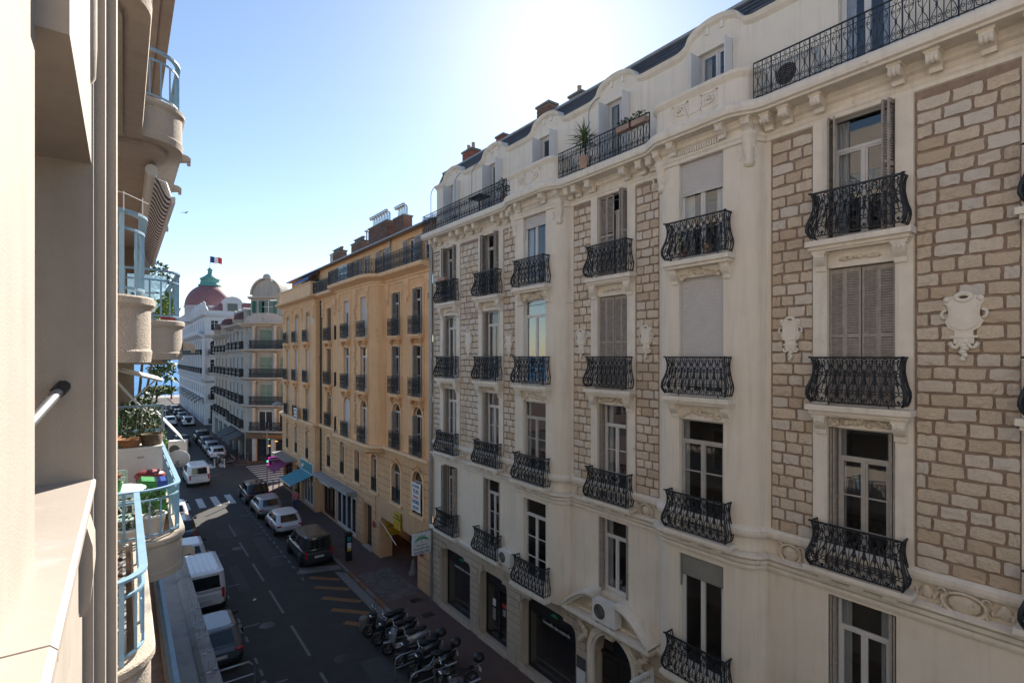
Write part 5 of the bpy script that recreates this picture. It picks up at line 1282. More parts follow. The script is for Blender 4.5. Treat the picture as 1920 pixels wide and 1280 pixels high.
for y0, y1 in ((68.6, 72.4), (73, 78)):
    b = MB(); a0, a1 = y0-72, y1-72; b.poly([(-3.5, a0, 3.2), (-3.5, a1, 3.2), (-5.3, a1, 2.45), (-5.3, a0, 2.45)]); b.poly([(-5.3, a0, 2.45), (-5.3, a1, 2.45), (-5.3, a1, 2.15), (-5.3, a0, 2.15)]); b.poly([(-3.5, a0, 3.2), (-5.3, a0, 2.45), (-3.5, a0, 2.5)]); b.build('shop_awning', 'awning_dark', GB)
# ------------------------------------------------------------------ the white hotel with the pink dome
HB = thing('domed_hotel', 'white ornate hotel with a pink dome and green lantern near the sea', 'hotel', (14, 110, 0))
def hl(x, y): return (x-14, y-110, 0)
HR = [(16.9, 18.4), (12.2, 15.2), (8.6, 11.2)]
colsH = [1.5+3.6*k for k in range(14)]
h0 = hl(11.5, 107)
far_facade(HB, h0, R(90), 52, 8, 16.2, colsH, [(12.6, 15.2), (9.3, 11.4)], 'hotel_white', 1.3, None, 'iron', 1.7, 'hotel_white', arch=((12.6, 15.2),), bal=.6); far_facade(HB, h0, R(90), 52, 0, 8, colsH, [(5.4, 7.0), (.3, 4.6)], 'hotel_white', 1.6, None, None, arch=((.3, 4.6),), depth=.4)
for k in range(9): b = MB(); s_ = 2+k*5.4; b.poly([(s_-1.2, .1, 4.9), (s_+1.2, .1, 4.9), (s_+1.2, 1.3, 4.2), (s_-1.2, 1.3, 4.2)]); b.poly([(s_-1.2, 1.3, 4.2), (s_+1.2, 1.3, 4.2), (s_+1.2, 1.3, 3.9), (s_-1.2, 1.3, 3.9)]); place(b.build('window_awning', 'awning_dark', HB), h0, R(90))
far_facade(HB, h0, R(90), 52, 16.2, 19.6, colsH, [(17.0, 18.7)], 'hotel_white', 1.0, None, None)
n0 = hl(24, 107)                       # near end, facing the camera
far_facade(HB, n0, R(180), 12.5, 0, 16.2, [1.6, 4.6, 7.8, 10.9], [(12.6, 15.2), (9.4, 11.8), (4.6, 7.0), (.3, 3.6)], 'hotel_white', 1.4, None, 'iron', 1.9, 'hotel_white', arch=((12.6, 15.2), (4.6, 7.0)))
far_facade(HB, n0, R(180), 12.5, 16.2, 20.6, [1.6, 4.6, 7.8, 10.9], [(16.9, 18.8)], 'hotel_white', 1.2, None, None)
for Lc, lo, rz in ((52, h0, R(90)), (12.5, n0, R(180))):
    band(HB, lo, rz, Lc, [(0, 15.5), (.4, 15.8), (.9, 16.1), (1.0, 16.3), (1.0, 17.0), (.85, 17.0), (.85, 16.4), (0, 16.4)], 'hotel_white', 'cornice'); band(HB, lo, rz, Lc, [(0, 7.6), (.3, 7.8), (.5, 8.0), (.5, 8.2), (0, 8.3)], 'hotel_white', 'cornice')
    band(HB, lo, rz, Lc, [(0, 19.4), (.3, 19.55), (.4, 19.8), (0, 19.9)], 'hotel_white', 'cornice')
for k in range(15):
    e = MB(); e.box(-.3+3.6*k-.45, -.3+3.6*k+.45, 0, .35, 8.3, 14.9); e.box(-.3+3.6*k-.55, -.3+3.6*k+.55, 0, .5, 14.9, 15.5); place(e.build('pilaster', 'hotel_white', HB), h0, R(90))
for k in range(12):
    b = MB(); p = hl(11.4, 107+4.2*k); z = 20.0+.4*(k % 2); b.lathe([(.7, 19.7), (.55, 20.2), (.75, 20.5), (.6, 21.0), (.25, 21.5), (.35, 21.8), (.01, 22.2)], (p[0], p[1], 0), 8); b.build('roof_urn', 'hotel_white', HB)
b = MB(); b.box(-1.6, 22, -2.2, 48, 0, 19.8); b.build('inner_block', 'hotel_white', HB)
e = MB(); e.box(.5, 3.5, -2.8, -1.6, 19.8, 22); e.prism([(2+1.7*math.cos(t), 22+1.3*math.sin(t)) for t in [math.pi*k/12 for k in range(13)]], lambda u, v, q: (u, q, v), -2.9, -1.6); DM = e.build('roof_dormer', 'hotel_white', HB)
MB().box(1.2, 2.8, -2.95, -2.92, 20, 22).build('dormer_window', 'dark_pane', DM)
b = MB(); b.poly([(-2.2, -2.6, 19.8), (-2.2, 48, 19.8), (0.5, 47, 22.4), (.5, -1.5, 22.4)]); b.poly([(-2.2, -2.6, 19.8), (.5, -1.5, 22.4), (9, -1.5, 22.4), (9, -2.6, 19.8)]); b.build('mansard_roof', 'dome_pink', HB)
dc = hl(14.9, 128.7)
e = MB(); e.lathe([(4.7, 19.5), (4.7, 22.6), (4.9, 22.7), (4.9, 22.9)], (dc[0], dc[1], 0), 28); e.build('dome_drum', 'hotel_white', HB)
e = MB(); e.lathe([(4.75*math.cos(t), 22.8+5.0*math.sin(t)) for t in [R(7.5*k) for k in range(11)]], (dc[0], dc[1], 0), 32); DO = e.build('dome', 'dome_pink', HB)
e = MB(); e.lathe([(2.2, 27.3), (2.3, 27.6), (1.9, 27.8), (1.75, 28.7), (2.0, 28.8), (1.9, 29.0), (1.1, 29.5), (.5, 30.0), (.4, 30.7), (.6, 30.9), (.2, 31.3), (.03, 31.6)], (dc[0], dc[1], 0), 18); e.build('dome_lantern', 'copper_green', HB)
MB().tube([(dc[0], dc[1], 31.3), (dc[0], dc[1], 34.0)], .06, 5).build('flagpole', 'steel', HB)
for k, m in enumerate(('flag_blue', 'flag_white', 'flag_red')):
    rows = [[(dc[0]+.07+(k*.75+.75*q/5)*.95, dc[1]-(k*.75+.75*q/5)*.25+.10*math.sin((k*5+q)*.9), z-(k*5+q)*.012+.05*math.sin((k*5+q)*.8)) for q in range(6)] for z in (32.5, 33.85)]
    MB().grid(rows, True).build('flag', m, HB)
b = MB(); p = hl(11.4, 111)
b.box(6, 9, 0, 1.2, 22.4, 24.2); b.build('roof_plant', 'zinc', HB)
# ------------------------------------------------------------------ vehicles
_car = {}
def car_parts(kind):
    if kind in _car: return _car[kind]
    P = dict(hatch=(4.05, 1.76, 1.45, .93, .86, .14, .66, 2.45, 3.15), saloon=(4.5, 1.8, 1.44, .93, .86, .75, 1.25, 2.95, 3.5), suv=(4.45, 1.84, 1.66, 1.04, .96, .10, .50, 2.65, 3.3),
             mpv=(4.4, 1.82, 1.80, 1.05, .98, .05, .16, 2.75, 3.45), van=(4.9, 1.92, 1.98, 1.16, 1.02, .05, .14, 3.45, 4.15))[kind]
    L, W, H, belt, hood, xr, xrr, xrf, xwf = P; wb = W/2
    out = []
    b = MB(); st = []      # lower body loft, x from rear (0) to front (L)
    for q, k, zl, zt in ((0, .82, .42, belt-.22), (.04, .93, .30, belt-.03), (.12, .985, .26, belt), (.3, 1, .25, belt), (.6, 1, .25, belt-.02), (xwf/L-.01, .985, .25, belt-.03), (.9, .95, .26, hood-.06), (.965, .88, .32, hood-.17), (1, .72, .42, hood-.32)):
        w = wb*k; x = q*L
        ring = [(.80, zl), (.97, zl+.10), (1.0, lerp(zl, zt, .45)), (.985, lerp(zl, zt, .8)), (.93, zt), (.55, zt+.015), (0, zt+.025)]
        ring = [(x, -w*a, z) for a, z in ring]+[(x, w*a, z) for a, z in ring[::-1][1:]]
        st.append(ring)
    b.grid(st, True); b.poly(st[0]); b.poly(st[-1][::-1]); b.poly([st[i][0] for i in range(9)]+[st[i][-1] for i in range(8, -1, -1)])
    # greenhouse with rounded roof
    wt = wb*(.80 if kind != 'van' else .86); n = 8
    def gh(t, v):    # t: 0 belt .. 1 roof ; v along outline 0..1 -> point
        x0, x1 = lerp(xr, xrr, t), lerp(xwf, xrf, t); wq = lerp(wb*.93, wt, t); z = lerp(belt-.02, H-.06, t)
        r = .16
        pts = [(x0+r, -wq), (x1-r, -wq), (x1, -wq+r*1.3), (x1+.04, 0), (x1, wq-r*1.3), (x1-r, wq), (x0+r, wq), (x0, wq-r*1.2), (x0-.02, 0), (x0, -wq+r*1.2)]
        return [(x, y, z) for x, y in pts]
    r0, r1 = gh(0, 0), gh(1, 0); b.grid([r0, gh(.5, 0), r1], True, True)
    c = (lerp(xrr, xrf, .5), 0); ins = [(lerp(x, c[0], .18), lerp(y, 0, .22), H-.015) for x, y, z in r1]; b.grid([r1, ins], True, True); b.poly([(x, y, z) for x, y, z in ins])
    out.append(('body', None, b.data('body'), (0, 0, 0), 'body'))
    g = []
    def quad(ta, tb, pa, pb, na, nb, o):
        A = [Vector(lerp(Vector(r0[pa]), Vector(r0[pb]), 1) if 0 else Vector(r0[pa]).lerp(Vector(r0[pb]), u)) for u in (na, nb)]; B = [Vector(r1[pa]).lerp(Vector(r1[pb]), u) for u in (na, nb)]
        q = [A[0].lerp(B[0], ta), A[1].lerp(B[1], ta), A[1].lerp(B[1], tb), A[0].lerp(B[0], tb)]; return [tuple(p+Vector(o)) for p in q]
    sides = {'hatch': ((.06, .30), (.33, .62), (.65, .93)), 'saloon': ((.1, .34), (.37, .64), (.67, .92)), 'suv': ((.05, .26), (.29, .60), (.63, .93)), 'mpv': ((.62, .93), (.30, .58)), 'van': ((.68, .94), (.38, .64))}[kind]
    for u0, u1 in sides:
        m = MB().poly(quad(.12, .86, 0, 1, u0, u1, (0, -.014, .003))); out.append(('side_window', 'car_glass', m.data('side_window'), (0, 0, 0), 'glass'))
        m = MB().poly(quad(.12, .86, 6, 5, u0, u1, (0, .014, .003))); out.append(('side_window', 'car_glass', m.data('side_window'), (0, 0, 0), 'glass'))
    # rear and front glass, three facets each
    for idx, d, nm in (((7, 8, 9), -.016, 'rear_window'), ((2, 3, 4), .016, 'windscreen')):
        m = MB(); ta, tb = (.18, .88) if nm == 'windscreen' else ((.12, .90) if kind in ('hatch', 'suv', 'saloon') else (.10, .84))
        rows = []
        for t in (ta, tb): rows.append([tuple(Vector(r0[i]).lerp(Vector(r1[i]), t)*1+Vector((d, 0, .004))) for i in idx])
        m.grid([[(x, y*.93, z) for x, y, z in r] for r in rows], True); out.append((nm, 'car_glass', m.data(nm), (0, 0, 0), 'glass'))
    hz = belt-.10 if kind in ('hatch', 'suv', 'saloon') else belt-.02
    for sg in (-1, 1):
        m = MB()
        if kind in ('mpv', 'van'): m.box(-.02, .10, sg*(wb*.74), sg*(wb*.86), hz-.42, hz+.02)
        else: m.ball((.09, sg*wb*.76, hz-.10), (.11, .21, .075), 8, 5)
        out.append(('tail_light', 'tail_red', m.data('tail_light'), (0, 0, 0), 'x'))
        m = MB(); m.ball((L-.26, sg*wb*.72, hood-.22), (.2, .16, .09), 8, 5); out.append(('headlight', 'chrome', m.data('headlight'), (0, 0, 0), 'x'))
        m = MB(); m.ball((xwf-.35, sg*(wb+.09), belt+.06), (.06, .11, .08), 8, 5); out.append(('wing_mirror', 'black_plastic', m.data('wing_mirror'), (0, 0, 0), 'x'))
        out.append(('door_handle', 'black_plastic', MB().box(xr+1.35, xr+1.52, sg*wb*.995, sg*(wb+.02), belt-.16, belt-.13).data('door_handle'), (0, 0, 0), 'x'))
    m = MB().box(-.03, .02, -.26, .26, .52 if kind not in ('mpv', 'van') else .60, .63 if kind not in ('mpv', 'van') else .71); out.append(('number_plate', 'plate', m.data('number_plate'), (0, 0, 0), 'x'))
    m = MB(); rows = []
    for z in (.30, .44): rows.append([(-.045+.10*abs(u)**2.5, u*wb*.9, z) for u in (-1, -.8, -.4, 0, .4, .8, 1)])
    m.grid(rows, True); m.poly([rows[1][i] for i in range(7)]+[(.1, wb*.8, .45), (.1, -wb*.8, .45)]); out.append(('rear_bumper', 'black_plastic', m.data('rear_bumper'), (0, 0, 0), 'x'))
    r = .31 if kind in ('hatch', 'saloon') else .34
    arch = MB(); 
    for x in (L*.19, L*.81):
        for sg in (-1, 1):
            t = MB(); t.lathe([(r*.62, -.1), (r*.9, -.1), (r, -.06), (r, .06), (r*.9, .1), (r*.62, .1)], (0, 0, 0), 18, 'y'); rm = MB(); rm.lathe([(.001, .06*sg), (r*.2, .075*sg), (r*.3, .03*sg), (r*.55, .05*sg), (r*.66, .09*sg)], (0, 0, 0), 12, 'y')
            out.append(('wheel', 'rubber', t.data('wheel'), (x, sg*(wb-.11), r), rm.data('rim')))
            a = MB(); a.lathe([(.001, 0), (r+.06, 0), (r+.075, -.02*sg)], (x, sg*(wb+.004), r+.02), 16, 'y'); out.append(('wheel_arch', 'black_plastic', a.data('wheel_arch'), (0, 0, 0), 'x'))
    if kind == 'van':
        for k in range(6): out.append(('roof_rib', 'body', MB().box(.5, 3.2, -.62+k*.24, -.58+k*.24, H-.03, H+.006).data('roof_rib'), (0, 0, 0), 'body'))
        out.append(('rear_wiper', 'black_plastic', MB().tube([(-.03, -.25, belt+.1), (-.01, .25, belt+.2)], .015, 4).data('rear_wiper'), (0, 0, 0), 'x'))
    _car[kind] = (L, out); return _car[kind]
_tint = {}
def car(kind, paint, x, y_rear, label, rz=90, group='cars parked and driving in the street', name=None, cat='car'):
    L, parts = car_parts(kind); d = Vector((math.cos(R(rz)), math.sin(R(rz))))
    t = thing(name or {'hatch': 'hatchback', 'saloon': 'saloon_car', 'suv': 'suv', 'mpv': 'delivery_van', 'van': 'van'}[kind], label, cat, (x, y_rear, 0), R(rz), group)
    for nm, m, me, loc, role in parts:
        if role == 'body':
            k = (kind, nm, me.name, paint)
            if k not in _tint: q = me.copy(); q.materials.clear(); q.materials.append(M[paint]); _tint[k] = q
            obj(nm, _tint[k], None, t, loc)
        elif nm == 'wheel':
            wv = obj('wheel', me, m, t, loc); obj('rim', role, 'alloy', wv)
        else: obj(nm, me, m, t, loc)
    return t
car('mpv', 'car_anthracite', 9.22, 31.3, 'dark grey boxy delivery van parked at the orange road hatching', cat='van')
c1 = car('hatch', 'car_white', 9.2, 37.9, 'white hatchback with red stickers parked behind the dark delivery van')
for q in ([(1.0, .893, .5), (1.35, .893, .5), (1.6, .893, .9), (1.45, .893, .9)], [(.62, .80, 1.05), (.72, .80, 1.05), (.86, .71, 1.34), (.78, .71, 1.34)], [(2.2, .893, .6), (2.8, .893, .6), (2.8, .893, .7), (2.2, .893, .7)]): MB().poly(q).build('side_sticker', 'ink_red', c1)
car('hatch', 'car_silver', 9.05, 42.8, 'silver estate hatchback parked between the white hatchback and the black suv')
car('suv', 'car_black', 9.05, 47.5, 'black suv parked at the end of the row beside the first zebra crossing')
van1 = car('van', 'car_white', 3.12, 28.7, 'white ribbed-roof van parked below the terrace roof', cat='van')
car('hatch', 'car_grey', 3.02, 23.2, 'blue-grey hatchback parked behind the ribbed-roof van, partly under the terrace edge')
car('hatch', 'car_white', 3.05, 34.7, 'white hatchback parked in front of the ribbed-roof van')
car('saloon', 'car_black', 3.05, 39.7, 'black car half hidden by the balcony, in front of a white hatchback')
car('hatch', 'car_white', 3.0, 45.0, 'white car nearly hidden by the curved balcony beside the sunlit patch of road')
car('van', 'car_white', 5.75, 57.2, 'white minibus driving away over the crossroads', 91, cat='van')
car('hatch', 'car_white', 9.1, 70.6, 'white hatchback nearest the far zebra crossing, behind the motorcycles')
car('hatch', 'car_silver', 9.1, 75.6, 'silver car second in the row beyond the crossroads'); car('hatch', 'car_grey', 9.1, 80.6, 'grey car third in the row beyond the crossroads'); car('suv', 'car_black', 9.1, 85.9, 'dark suv at the head of the row beyond the crossroads')
car('saloon', 'car_black', 6.5, 83.5, 'black saloon driving down the middle of the street beyond the crossroads')
car('suv', 'car_white', 6.7, 109.5, 'white suv driving in the far street towards the sea'); J = car('suv', 'car_white', 9.2, 107.5, 'white off-road car with a spare wheel on its back')
e = MB(); e.lathe([(.001, -.1), (.34, -.1), (.36, 0), (.34, .08), (.2, .08)], (-.02, 0, 1.0), 16, 'x'); e.build('spare_wheel', 'rubber', J)
far = [('saloon', 'car_grey', 3.4, 112), ('hatch', 'car_black', 3.3, 120), ('saloon', 'car_silver', 9.2, 118), ('hatch', 'car_black', 9.1, 126), ('saloon', 'car_black', 6.4, 124), ('hatch', 'car_white', 6.6, 141), ('saloon', 'car_grey', 9.2, 136), ('hatch', 'car_black', 3.3, 133)]
fl_ = ['grey saloon at the kerb opposite the off-road car', 'black hatchback at the kerb behind the grey saloon, far down the street', 'silver saloon parked just past the off-road car', 'black hatchback parked beside the hotel pilasters', 'black saloon driving ahead of the white suv', 'small white hatchback driving farthest towards the sea', 'grey saloon parked beside the seaward half of the hotel', 'black hatchback at the kerb closest to the promenade']
for (k, p, x, y), l in zip(far, fl_): car(k, p, x, y, l)
# ------------------------------------------------------------------ scooters, motorcycles, racks
def scooter(x, y, rz, label, kind='scooter', box=True, accent='car_black', screen=False, zlean=0, name=None):
    t = thing(name or ('scooter' if kind == 'scooter' else 'motorcycle'), label, 'scooter' if kind == 'scooter' else 'motorcycle', (x, y, 0), R(rz), 'two-wheelers parked in a row')
    t.rotation_euler = (R(zlean), 0, R(rz)); r = .27 if kind == 'scooter' else .31; wbx = .68
    for sx in (-wbx, wbx):
        w = MB(); w.lathe([(r*.70, -.05), (r*.92, -.06), (r, -.02), (r, .02), (r*.92, .06), (r*.70, .05)], (0, 0, 0), 18, 'y'); wv = w.build('wheel', 'rubber', t, (sx, 0, r))
        rm = MB(); rm.lathe([(.03, -.06), (.03, .06)], (0, 0, 0), 8, 'y'); rm.lathe([(r*.66, -.04), (r*.72, 0), (r*.66, .04)], (0, 0, 0), 18, 'y')
        for k in range(5): a = 2*math.pi*k/5; rm.box(.02, r*.68, -.015, .015, -.02, .02, Matrix.Rotation(a, 4, 'Y'))
        rm.build('rim', 'car_grey', wv)
    f = MB()
    for sy in (-.075, .075): f.tube([(wbx, sy, r), (wbx-.16, sy*.9, .72), (wbx-.24, sy*.8, .95)], .022, 6)
    f.build('front_fork', 'steel', t); MB().tube([(wbx-.26, -.36, 1.06), (wbx-.30, -.2, 1.05), (wbx-.24, 0, .98), (wbx-.30, .2, 1.05), (wbx-.26, .36, 1.06)][0:5], .016, 6).build('handlebar', 'black_plastic', t)
    for sy in (-1, 1):
        m = MB(); m.tube([(wbx-.29, sy*.24, 1.05), (wbx-.24, sy*.30, 1.22)], .008, 4); m.ball((wbx-.24, sy*.32, 1.26), (.02, .065, .05), 7, 5); m.build('mirror', 'chrome', t)
    if kind == 'scooter':
        def loft(st, nm, m):
            q = MB(); rows = [[(cx+lx*math.cos(a)*0, wy*math.cos(a), z+hz*math.sin(a)) for a in [2*math.pi*k/10 for k in range(10)]] for cx, z, wy, hz, lx in st]; q.grid(rows, True, True); q.poly(rows[0]); q.poly(rows[-1]); q.build(nm, m, t)
        loft([(-1.0, .70, .05, .05, 0), (-.88, .64, .18, .15, 0), (-.5, .54, .235, .25, 0), (-.15, .45, .23, .25, 0), (.05, .32, .20, .11, 0), (.38, .30, .19, .08, 0)], 'body_fairing', accent)
        q = MB(); q.grid([[(.40, -.24, .30), (.50, 0, .28), (.40, .24, .30)], [(.44, -.29, .6), (.66, 0, .58), (.44, .29, .6)], [(.36, -.26, .88), (.62, 0, .90), (.36, .26, .88)], [(.32, -.17, 1.02), (.48, 0, 1.10), (.32, .17, 1.02)]], True); q.build('leg_shield', accent, t)
        q = MB(); q.ball((.58, 0, .86), (.07, .11, .07), 8, 5); q.build('headlamp', 'chrome', t); q = MB(); q.grid([[(.45+dx, y_, .50+.06*math.cos(y_*12)) for y_ in (-.09, 0, .09)] for dx in (0, .15, .3, .42)], True); q.build('front_mudguard', accent, t)
        q = MB(); q.ball((-.28, 0, .79), (.34, .19, .09), 10, 6); q.ball((-.66, 0, .86), (.30, .17, .09), 10, 6); q.build('seat', 'seat_black', t)
        if screen: q = MB(); q.grid([[(.50, -.2, 1.0), (.56, 0, 1.0), (.50, .2, 1.0)], [(.34, -.19, 1.36), (.40, 0, 1.42), (.34, .19, 1.36)]], True); q.build('windscreen', 'frosted', t)
    else:
        q = MB(); q.ball((.22, 0, .82), (.30, .15, .13), 10, 6); q.build('fuel_tank', accent, t)
        q = MB(); q.ball((-.2, 0, .76), (.28, .14, .06), 10, 6); q.ball((-.58, 0, .80), (.22, .11, .06), 10, 6); q.build('seat', 'seat_black', t)
        q = MB(); q.box(-.1, .25, -.13, .13, .32, .52); q.lathe([(.08, 0), (.1, .03), (.1, .2), (.06, .24)], (.18, 0, .5), 10); q.lathe([(.08, -.2), (.1, -.1), (.1, .1), (.08, .2)], (.0, 0, .42), 10, 'y'); q.build('engine', 'alloy', t)
        q = MB(); q.tube([(wbx-.2, 0, .9), (.1, 0, .62), (-.35, 0, .6), (-.68, 0, .31)], .028, 6); q.tube([(.35, 0, .7), (.25, 0, .32), (-.3, 0, .3)], .022, 6); q.tube([(-.85, 0, .72), (-.4, 0, .66)], .03, 6); q.build('frame', 'black_plastic', t)
        q = MB(); q.lathe([(.01, .12), (.09, .11), (.10, .04), (.06, -.06), (.01, -.07)], (wbx-.20, 0, .88), 12, 'x'); q.build('headlamp', 'chrome', t)
    q = MB(); q.tube([(.15, .13, .26), (-.3, .16, .24), (-.55, .18, .30), (-.98, .2, .36)], [.02, .025, .05, .055], 8); q.build('exhaust', 'steel', t)
    q = MB(); q.tube([(-.82, -.1, .78), (-1.05, -.1, .84), (-1.05, .1, .84), (-.82, .1, .78)], .012, 5); q.build('luggage_rack', 'steel', t)
    if box: q = MB(); q.ball((-1.02, 0, 1.03), (.22, .23, .17), 12, 8); q.build('top_box', 'black_plastic', t)
    q = MB(); q.box(-1.08, -1.04, -.09, .09, .52, .66); q.build('number_plate', 'plate', t)
    q = MB(); q.tube([(0, .12, .3), (-.06, .28, .0)], .014, 5); q.build('kickstand', 'steel', t)
    return t
row = [(9.35, 22.1, 170, 'slim black scooter beside the stone post, farthest in the kerbside row', 'scooter', False, 'car_black', True), (9.4, 21.15, 165, 'black scooter second from the stone post, with a long dark saddle', 'scooter', False, 'car_black', False),
       (9.45, 20.2, 163, 'grey and black scooter with a pale front mudguard, third in the kerbside row', 'scooter', False, 'car_silver', False), (9.5, 19.15, 165, 'dark scooter with a tall windscreen standing behind the first metal hoop', 'scooter', True, 'car_anthracite', True),
       (9.6, 18.1, 168, 'black scooter with green trim and a round top box between the metal hoops', 'scooter', True, 'car_black', False), (9.75, 16.6, 172, 'chromed motorcycle with a black top box at the bottom of the picture', 'motorcycle', True, 'car_black', False)]
for x, y, rz, l, k, bx, ac, sc in row: T = scooter(x, y, rz, l, k, bx, ac, sc, 4)
for i, (y, l, ac) in enumerate(((67.6, 'dark motorcycle beside the two white bollards across the junction', 'car_black'), (68.5, 'second dark motorcycle from the white bollards across the junction', 'car_anthracite'), (69.4, 'motorcycle next to the parked white hatchback across the junction', 'car_black'))): scooter(9.2, y, 172, l, 'motorcycle', False, ac)
for i, (y, ln, l) in enumerate(((18.7, .95, 'grey metal parking hoop beside the dark scooter with a windscreen'), (17.35, 1.0, 'grey metal parking hoop beside the chromed motorcycle'))):
    b = MB(); x0, x1, hh = 8.35, 8.35+ln, .85
    b.tube([(x0, y, 0), (x0, y, hh-.2), (x0+.06, y, hh-.06), (x0+.2, y, hh), (x1-.2, y, hh), (x1-.06, y, hh-.06), (x1, y, hh-.2), (x1, y, 0)], .032, 8); b.tube([(x0, y, .42), (x1, y, .42)], .026, 8); b.build('parking_hoop', 'steel', label=l, cat='parking hoop', group='parking hoops')
b = MB(); x0, x1, y, hh = 2.55, 3.95, 21.55, .95; b.tube([(x0, y, 0), (x0, y, hh-.2), (x0+.2, y, hh), (x1-.2, y, hh), (x1, y, hh-.2), (x1, y, 0)], .04, 8); b.tube([(x0, y, .45), (x1, y, .45)], .03, 8); b.build('parking_hoop', 'steel', label='grey metal hoop behind the blue-grey hatchback', cat='parking hoop', group='parking hoops')
b = MB(); b.lathe([(.2, 0), (.2, .5), (.17, .56), (.001, .57)], (8.75, 23.0, 0), 14); b.build('stone_post', 'kerb', label='round grey stone post beside the orange hatching and the scooters', cat='post')
# ------------------------------------------------------------------ street furniture
t = thing('parking_meter', 'dark parking ticket machine on the pavement behind the delivery van', 'parking meter', (10.85, 31.0, .12))
b = MB(); b.box(-.17, .17, -.14, .14, 0, 1.55); b.build('cabinet', 'car_black', t); b = MB(); b.prism([(-.2, 1.55), (.2, 1.55), (.2, 1.66), (-.2, 1.75)], lambda u, v, q: (u, q, v), -.19, .19); b.build('hood', 'black_plastic', t)
MB().box(-.12, .12, -.15, -.142, 1.2, 1.45).build('screen', 'sign_teal', t); MB().box(-.12, .12, -.149, -.142, .75, 1.1).build('tariff_notice', 'sign_white', t); MB().box(-.12, .12, -.1495, -.1425, .60, .74).build('tariff_notice', 'sign_yellow', t)
b = MB(); b.lathe([(.28, 0), (.28, .14), (.2, .16), (.14, .6), (.1, .8), (.06, .85), (.001, .86)], (13.1, 26.8, .12), 12); b.build('guard_stone', 'kerb', label='pale conical guard stone in the garage entrance', cat='guard stone')
def bollard(x, y, m, l, h=.95): b = MB(); b.lathe([(.07, 0), (.07, h-.08), (.08, h-.08), (.08, h-.04), (.05, h), (.001, h+.01)], (x, y, 0), 10); b.build('bollard', m, label=l, cat='bollard', group='bollards at the junction')
bollard(8.1, 66.2, 'sign_white', 'white bollard in front of the dark motorcycles, the one farther from the shop'); bollard(9.0, 65.7, 'sign_white', 'white bollard in front of the dark motorcycles, the one closer to the shop')
bollard(10.9, 68.5, 'steel', 'grey steel bollard under the dark shop awning', 1.1); bollard(11.6, 67.2, 'steel', 'grey steel bollard at the corner of the far zebra crossing', 1.1)
def signal(x, y, h, zh, l, rz=0):
    t = thing('traffic_light', l, 'traffic light', (x, y, .1), R(rz), 'traffic lights at the junction')
    MB().tube([(0, 0, 0), (0, 0, h)], .06, 8).build('pole', 'steel', t); H_ = MB().box(-.14, .14, -.22, -.04, zh, zh+.85).build('signal_head', 'black_plastic', t)
    for k, m in enumerate(('lamp_green', 'black_plastic', 'black_plastic')): b = MB(); b.lathe([(.001, -.235), (.09, -.232), (.1, -.22)], (0, 0, zh+.16+.27*k), 12, 'y'); b.build('lamp', m, H_)
signal(10.75, 52.7, 5.4, 2.35, 'tall traffic light pole showing green beside the magenta bakery sign'); signal(13.6, 65.9, 4.6, 2.5, 'traffic light showing green in front of the corner shop pillars')
t = thing('hanging_street_lamp', 'grey dome street lamp hung out from the ochre building on a wire', 'street lamp', (11.0, 49.5, 8.15)); b = MB(); b.lathe([(.001, .22), (.2, .2), (.45, .05), (.5, -.08), (.42, -.14), (.001, -.16)], (0, 0, 0), 14); b.build('lamp_head', 'beige_bin', t); MB().tube([(0, 0, .2), (1.1, -1.5, .35)], .012, 4).build('wire', 'black_plastic', t)
t = thing('pedestrian_barrier', 'low steel pedestrian barrier behind the black suv', 'barrier', (10.5, 51.2, .1))
for k in range(3): b = MB(); b.tube([(k*.5, 0, 0), (k*.5, 0, .95), (k*.5+.4, 0, .95), (k*.5+.4, 0, 0)], .03, 6); b.build('barrier_loop', 'steel', t)
# signs
def sign_board(name, label, loc, rz, w, h, face, lines, frame=None, thick=.1, cat='sign', both=True):
    t = thing(name, label, cat, loc, rz); MB().box(-w/2, w/2, -thick/2, thick/2, -h/2, h/2).build('panel', face, t)
    for i, (s_, sz, zz, m) in enumerate(lines): text('lettering', s_, sz, m, t, (0, -thick/2-.004, zz), (R(90), 0, 0))
    if frame:
        f = MB(); 
        for a in ((-w/2-.03, w/2+.03, h/2, h/2+.05), (-w/2-.03, w/2+.03, -h/2-.05, -h/2), (-w/2-.05, -w/2, -h/2-.05, h/2+.05), (w/2, w/2+.05, -h/2-.05, h/2+.05)): f.box(a[0], a[1], -thick/2-.02, thick/2, a[2], a[3])
        f.build('frame', frame, t)
    return t
t = sign_board('insurance_sign', 'white projecting sign with a green palm over blue lettering', (11.72, 23.15, 3.22), 0, .98, 1.0, 'sign_white', [('ASSURANCE', .11, -.07, 'ink_blue'), ('mutuelle des', .17, -.22, 'ink_blue'), ('motards', .25, -.39, 'ink_blue')])
b = MB()
for k in range(7):
    a = R(-8+k*32.7); b.tube([(.42*q*math.cos(a), -.058, .24+.22*math.sin(math.pi*.6*q)*max(.1, math.sin(a))-.16*q*q*abs(math.cos(a))) for q in (0, .35, .7, 1)], [.006, .026, .022, .003], 5)
b.tube([(-.01, -.056, .22), (.01, -.056, .02)], .012, 5); b.build('palm_emblem', 'palm_logo', t); MB().tube([(-.3, 0, .55), (.95, 0, .62)], .02, 5).build('bracket', 'steel', t); MB().tube([(.4, 0, -.2), (.9, 0, -.15)], .015, 5).build('bracket', 'steel', t)
sign_board('bakery_sign', 'black bakery sign with a glowing magenta frame at the corner of the ochre building', (11.35, 51.6, 2.75), 0, 1.35, .62, 'ink_black', [('BOULANGERIE', .19, .13, 'neon_text'), ('PATISSERIE', .19, -.14, 'neon_text')], 'neon_magenta')
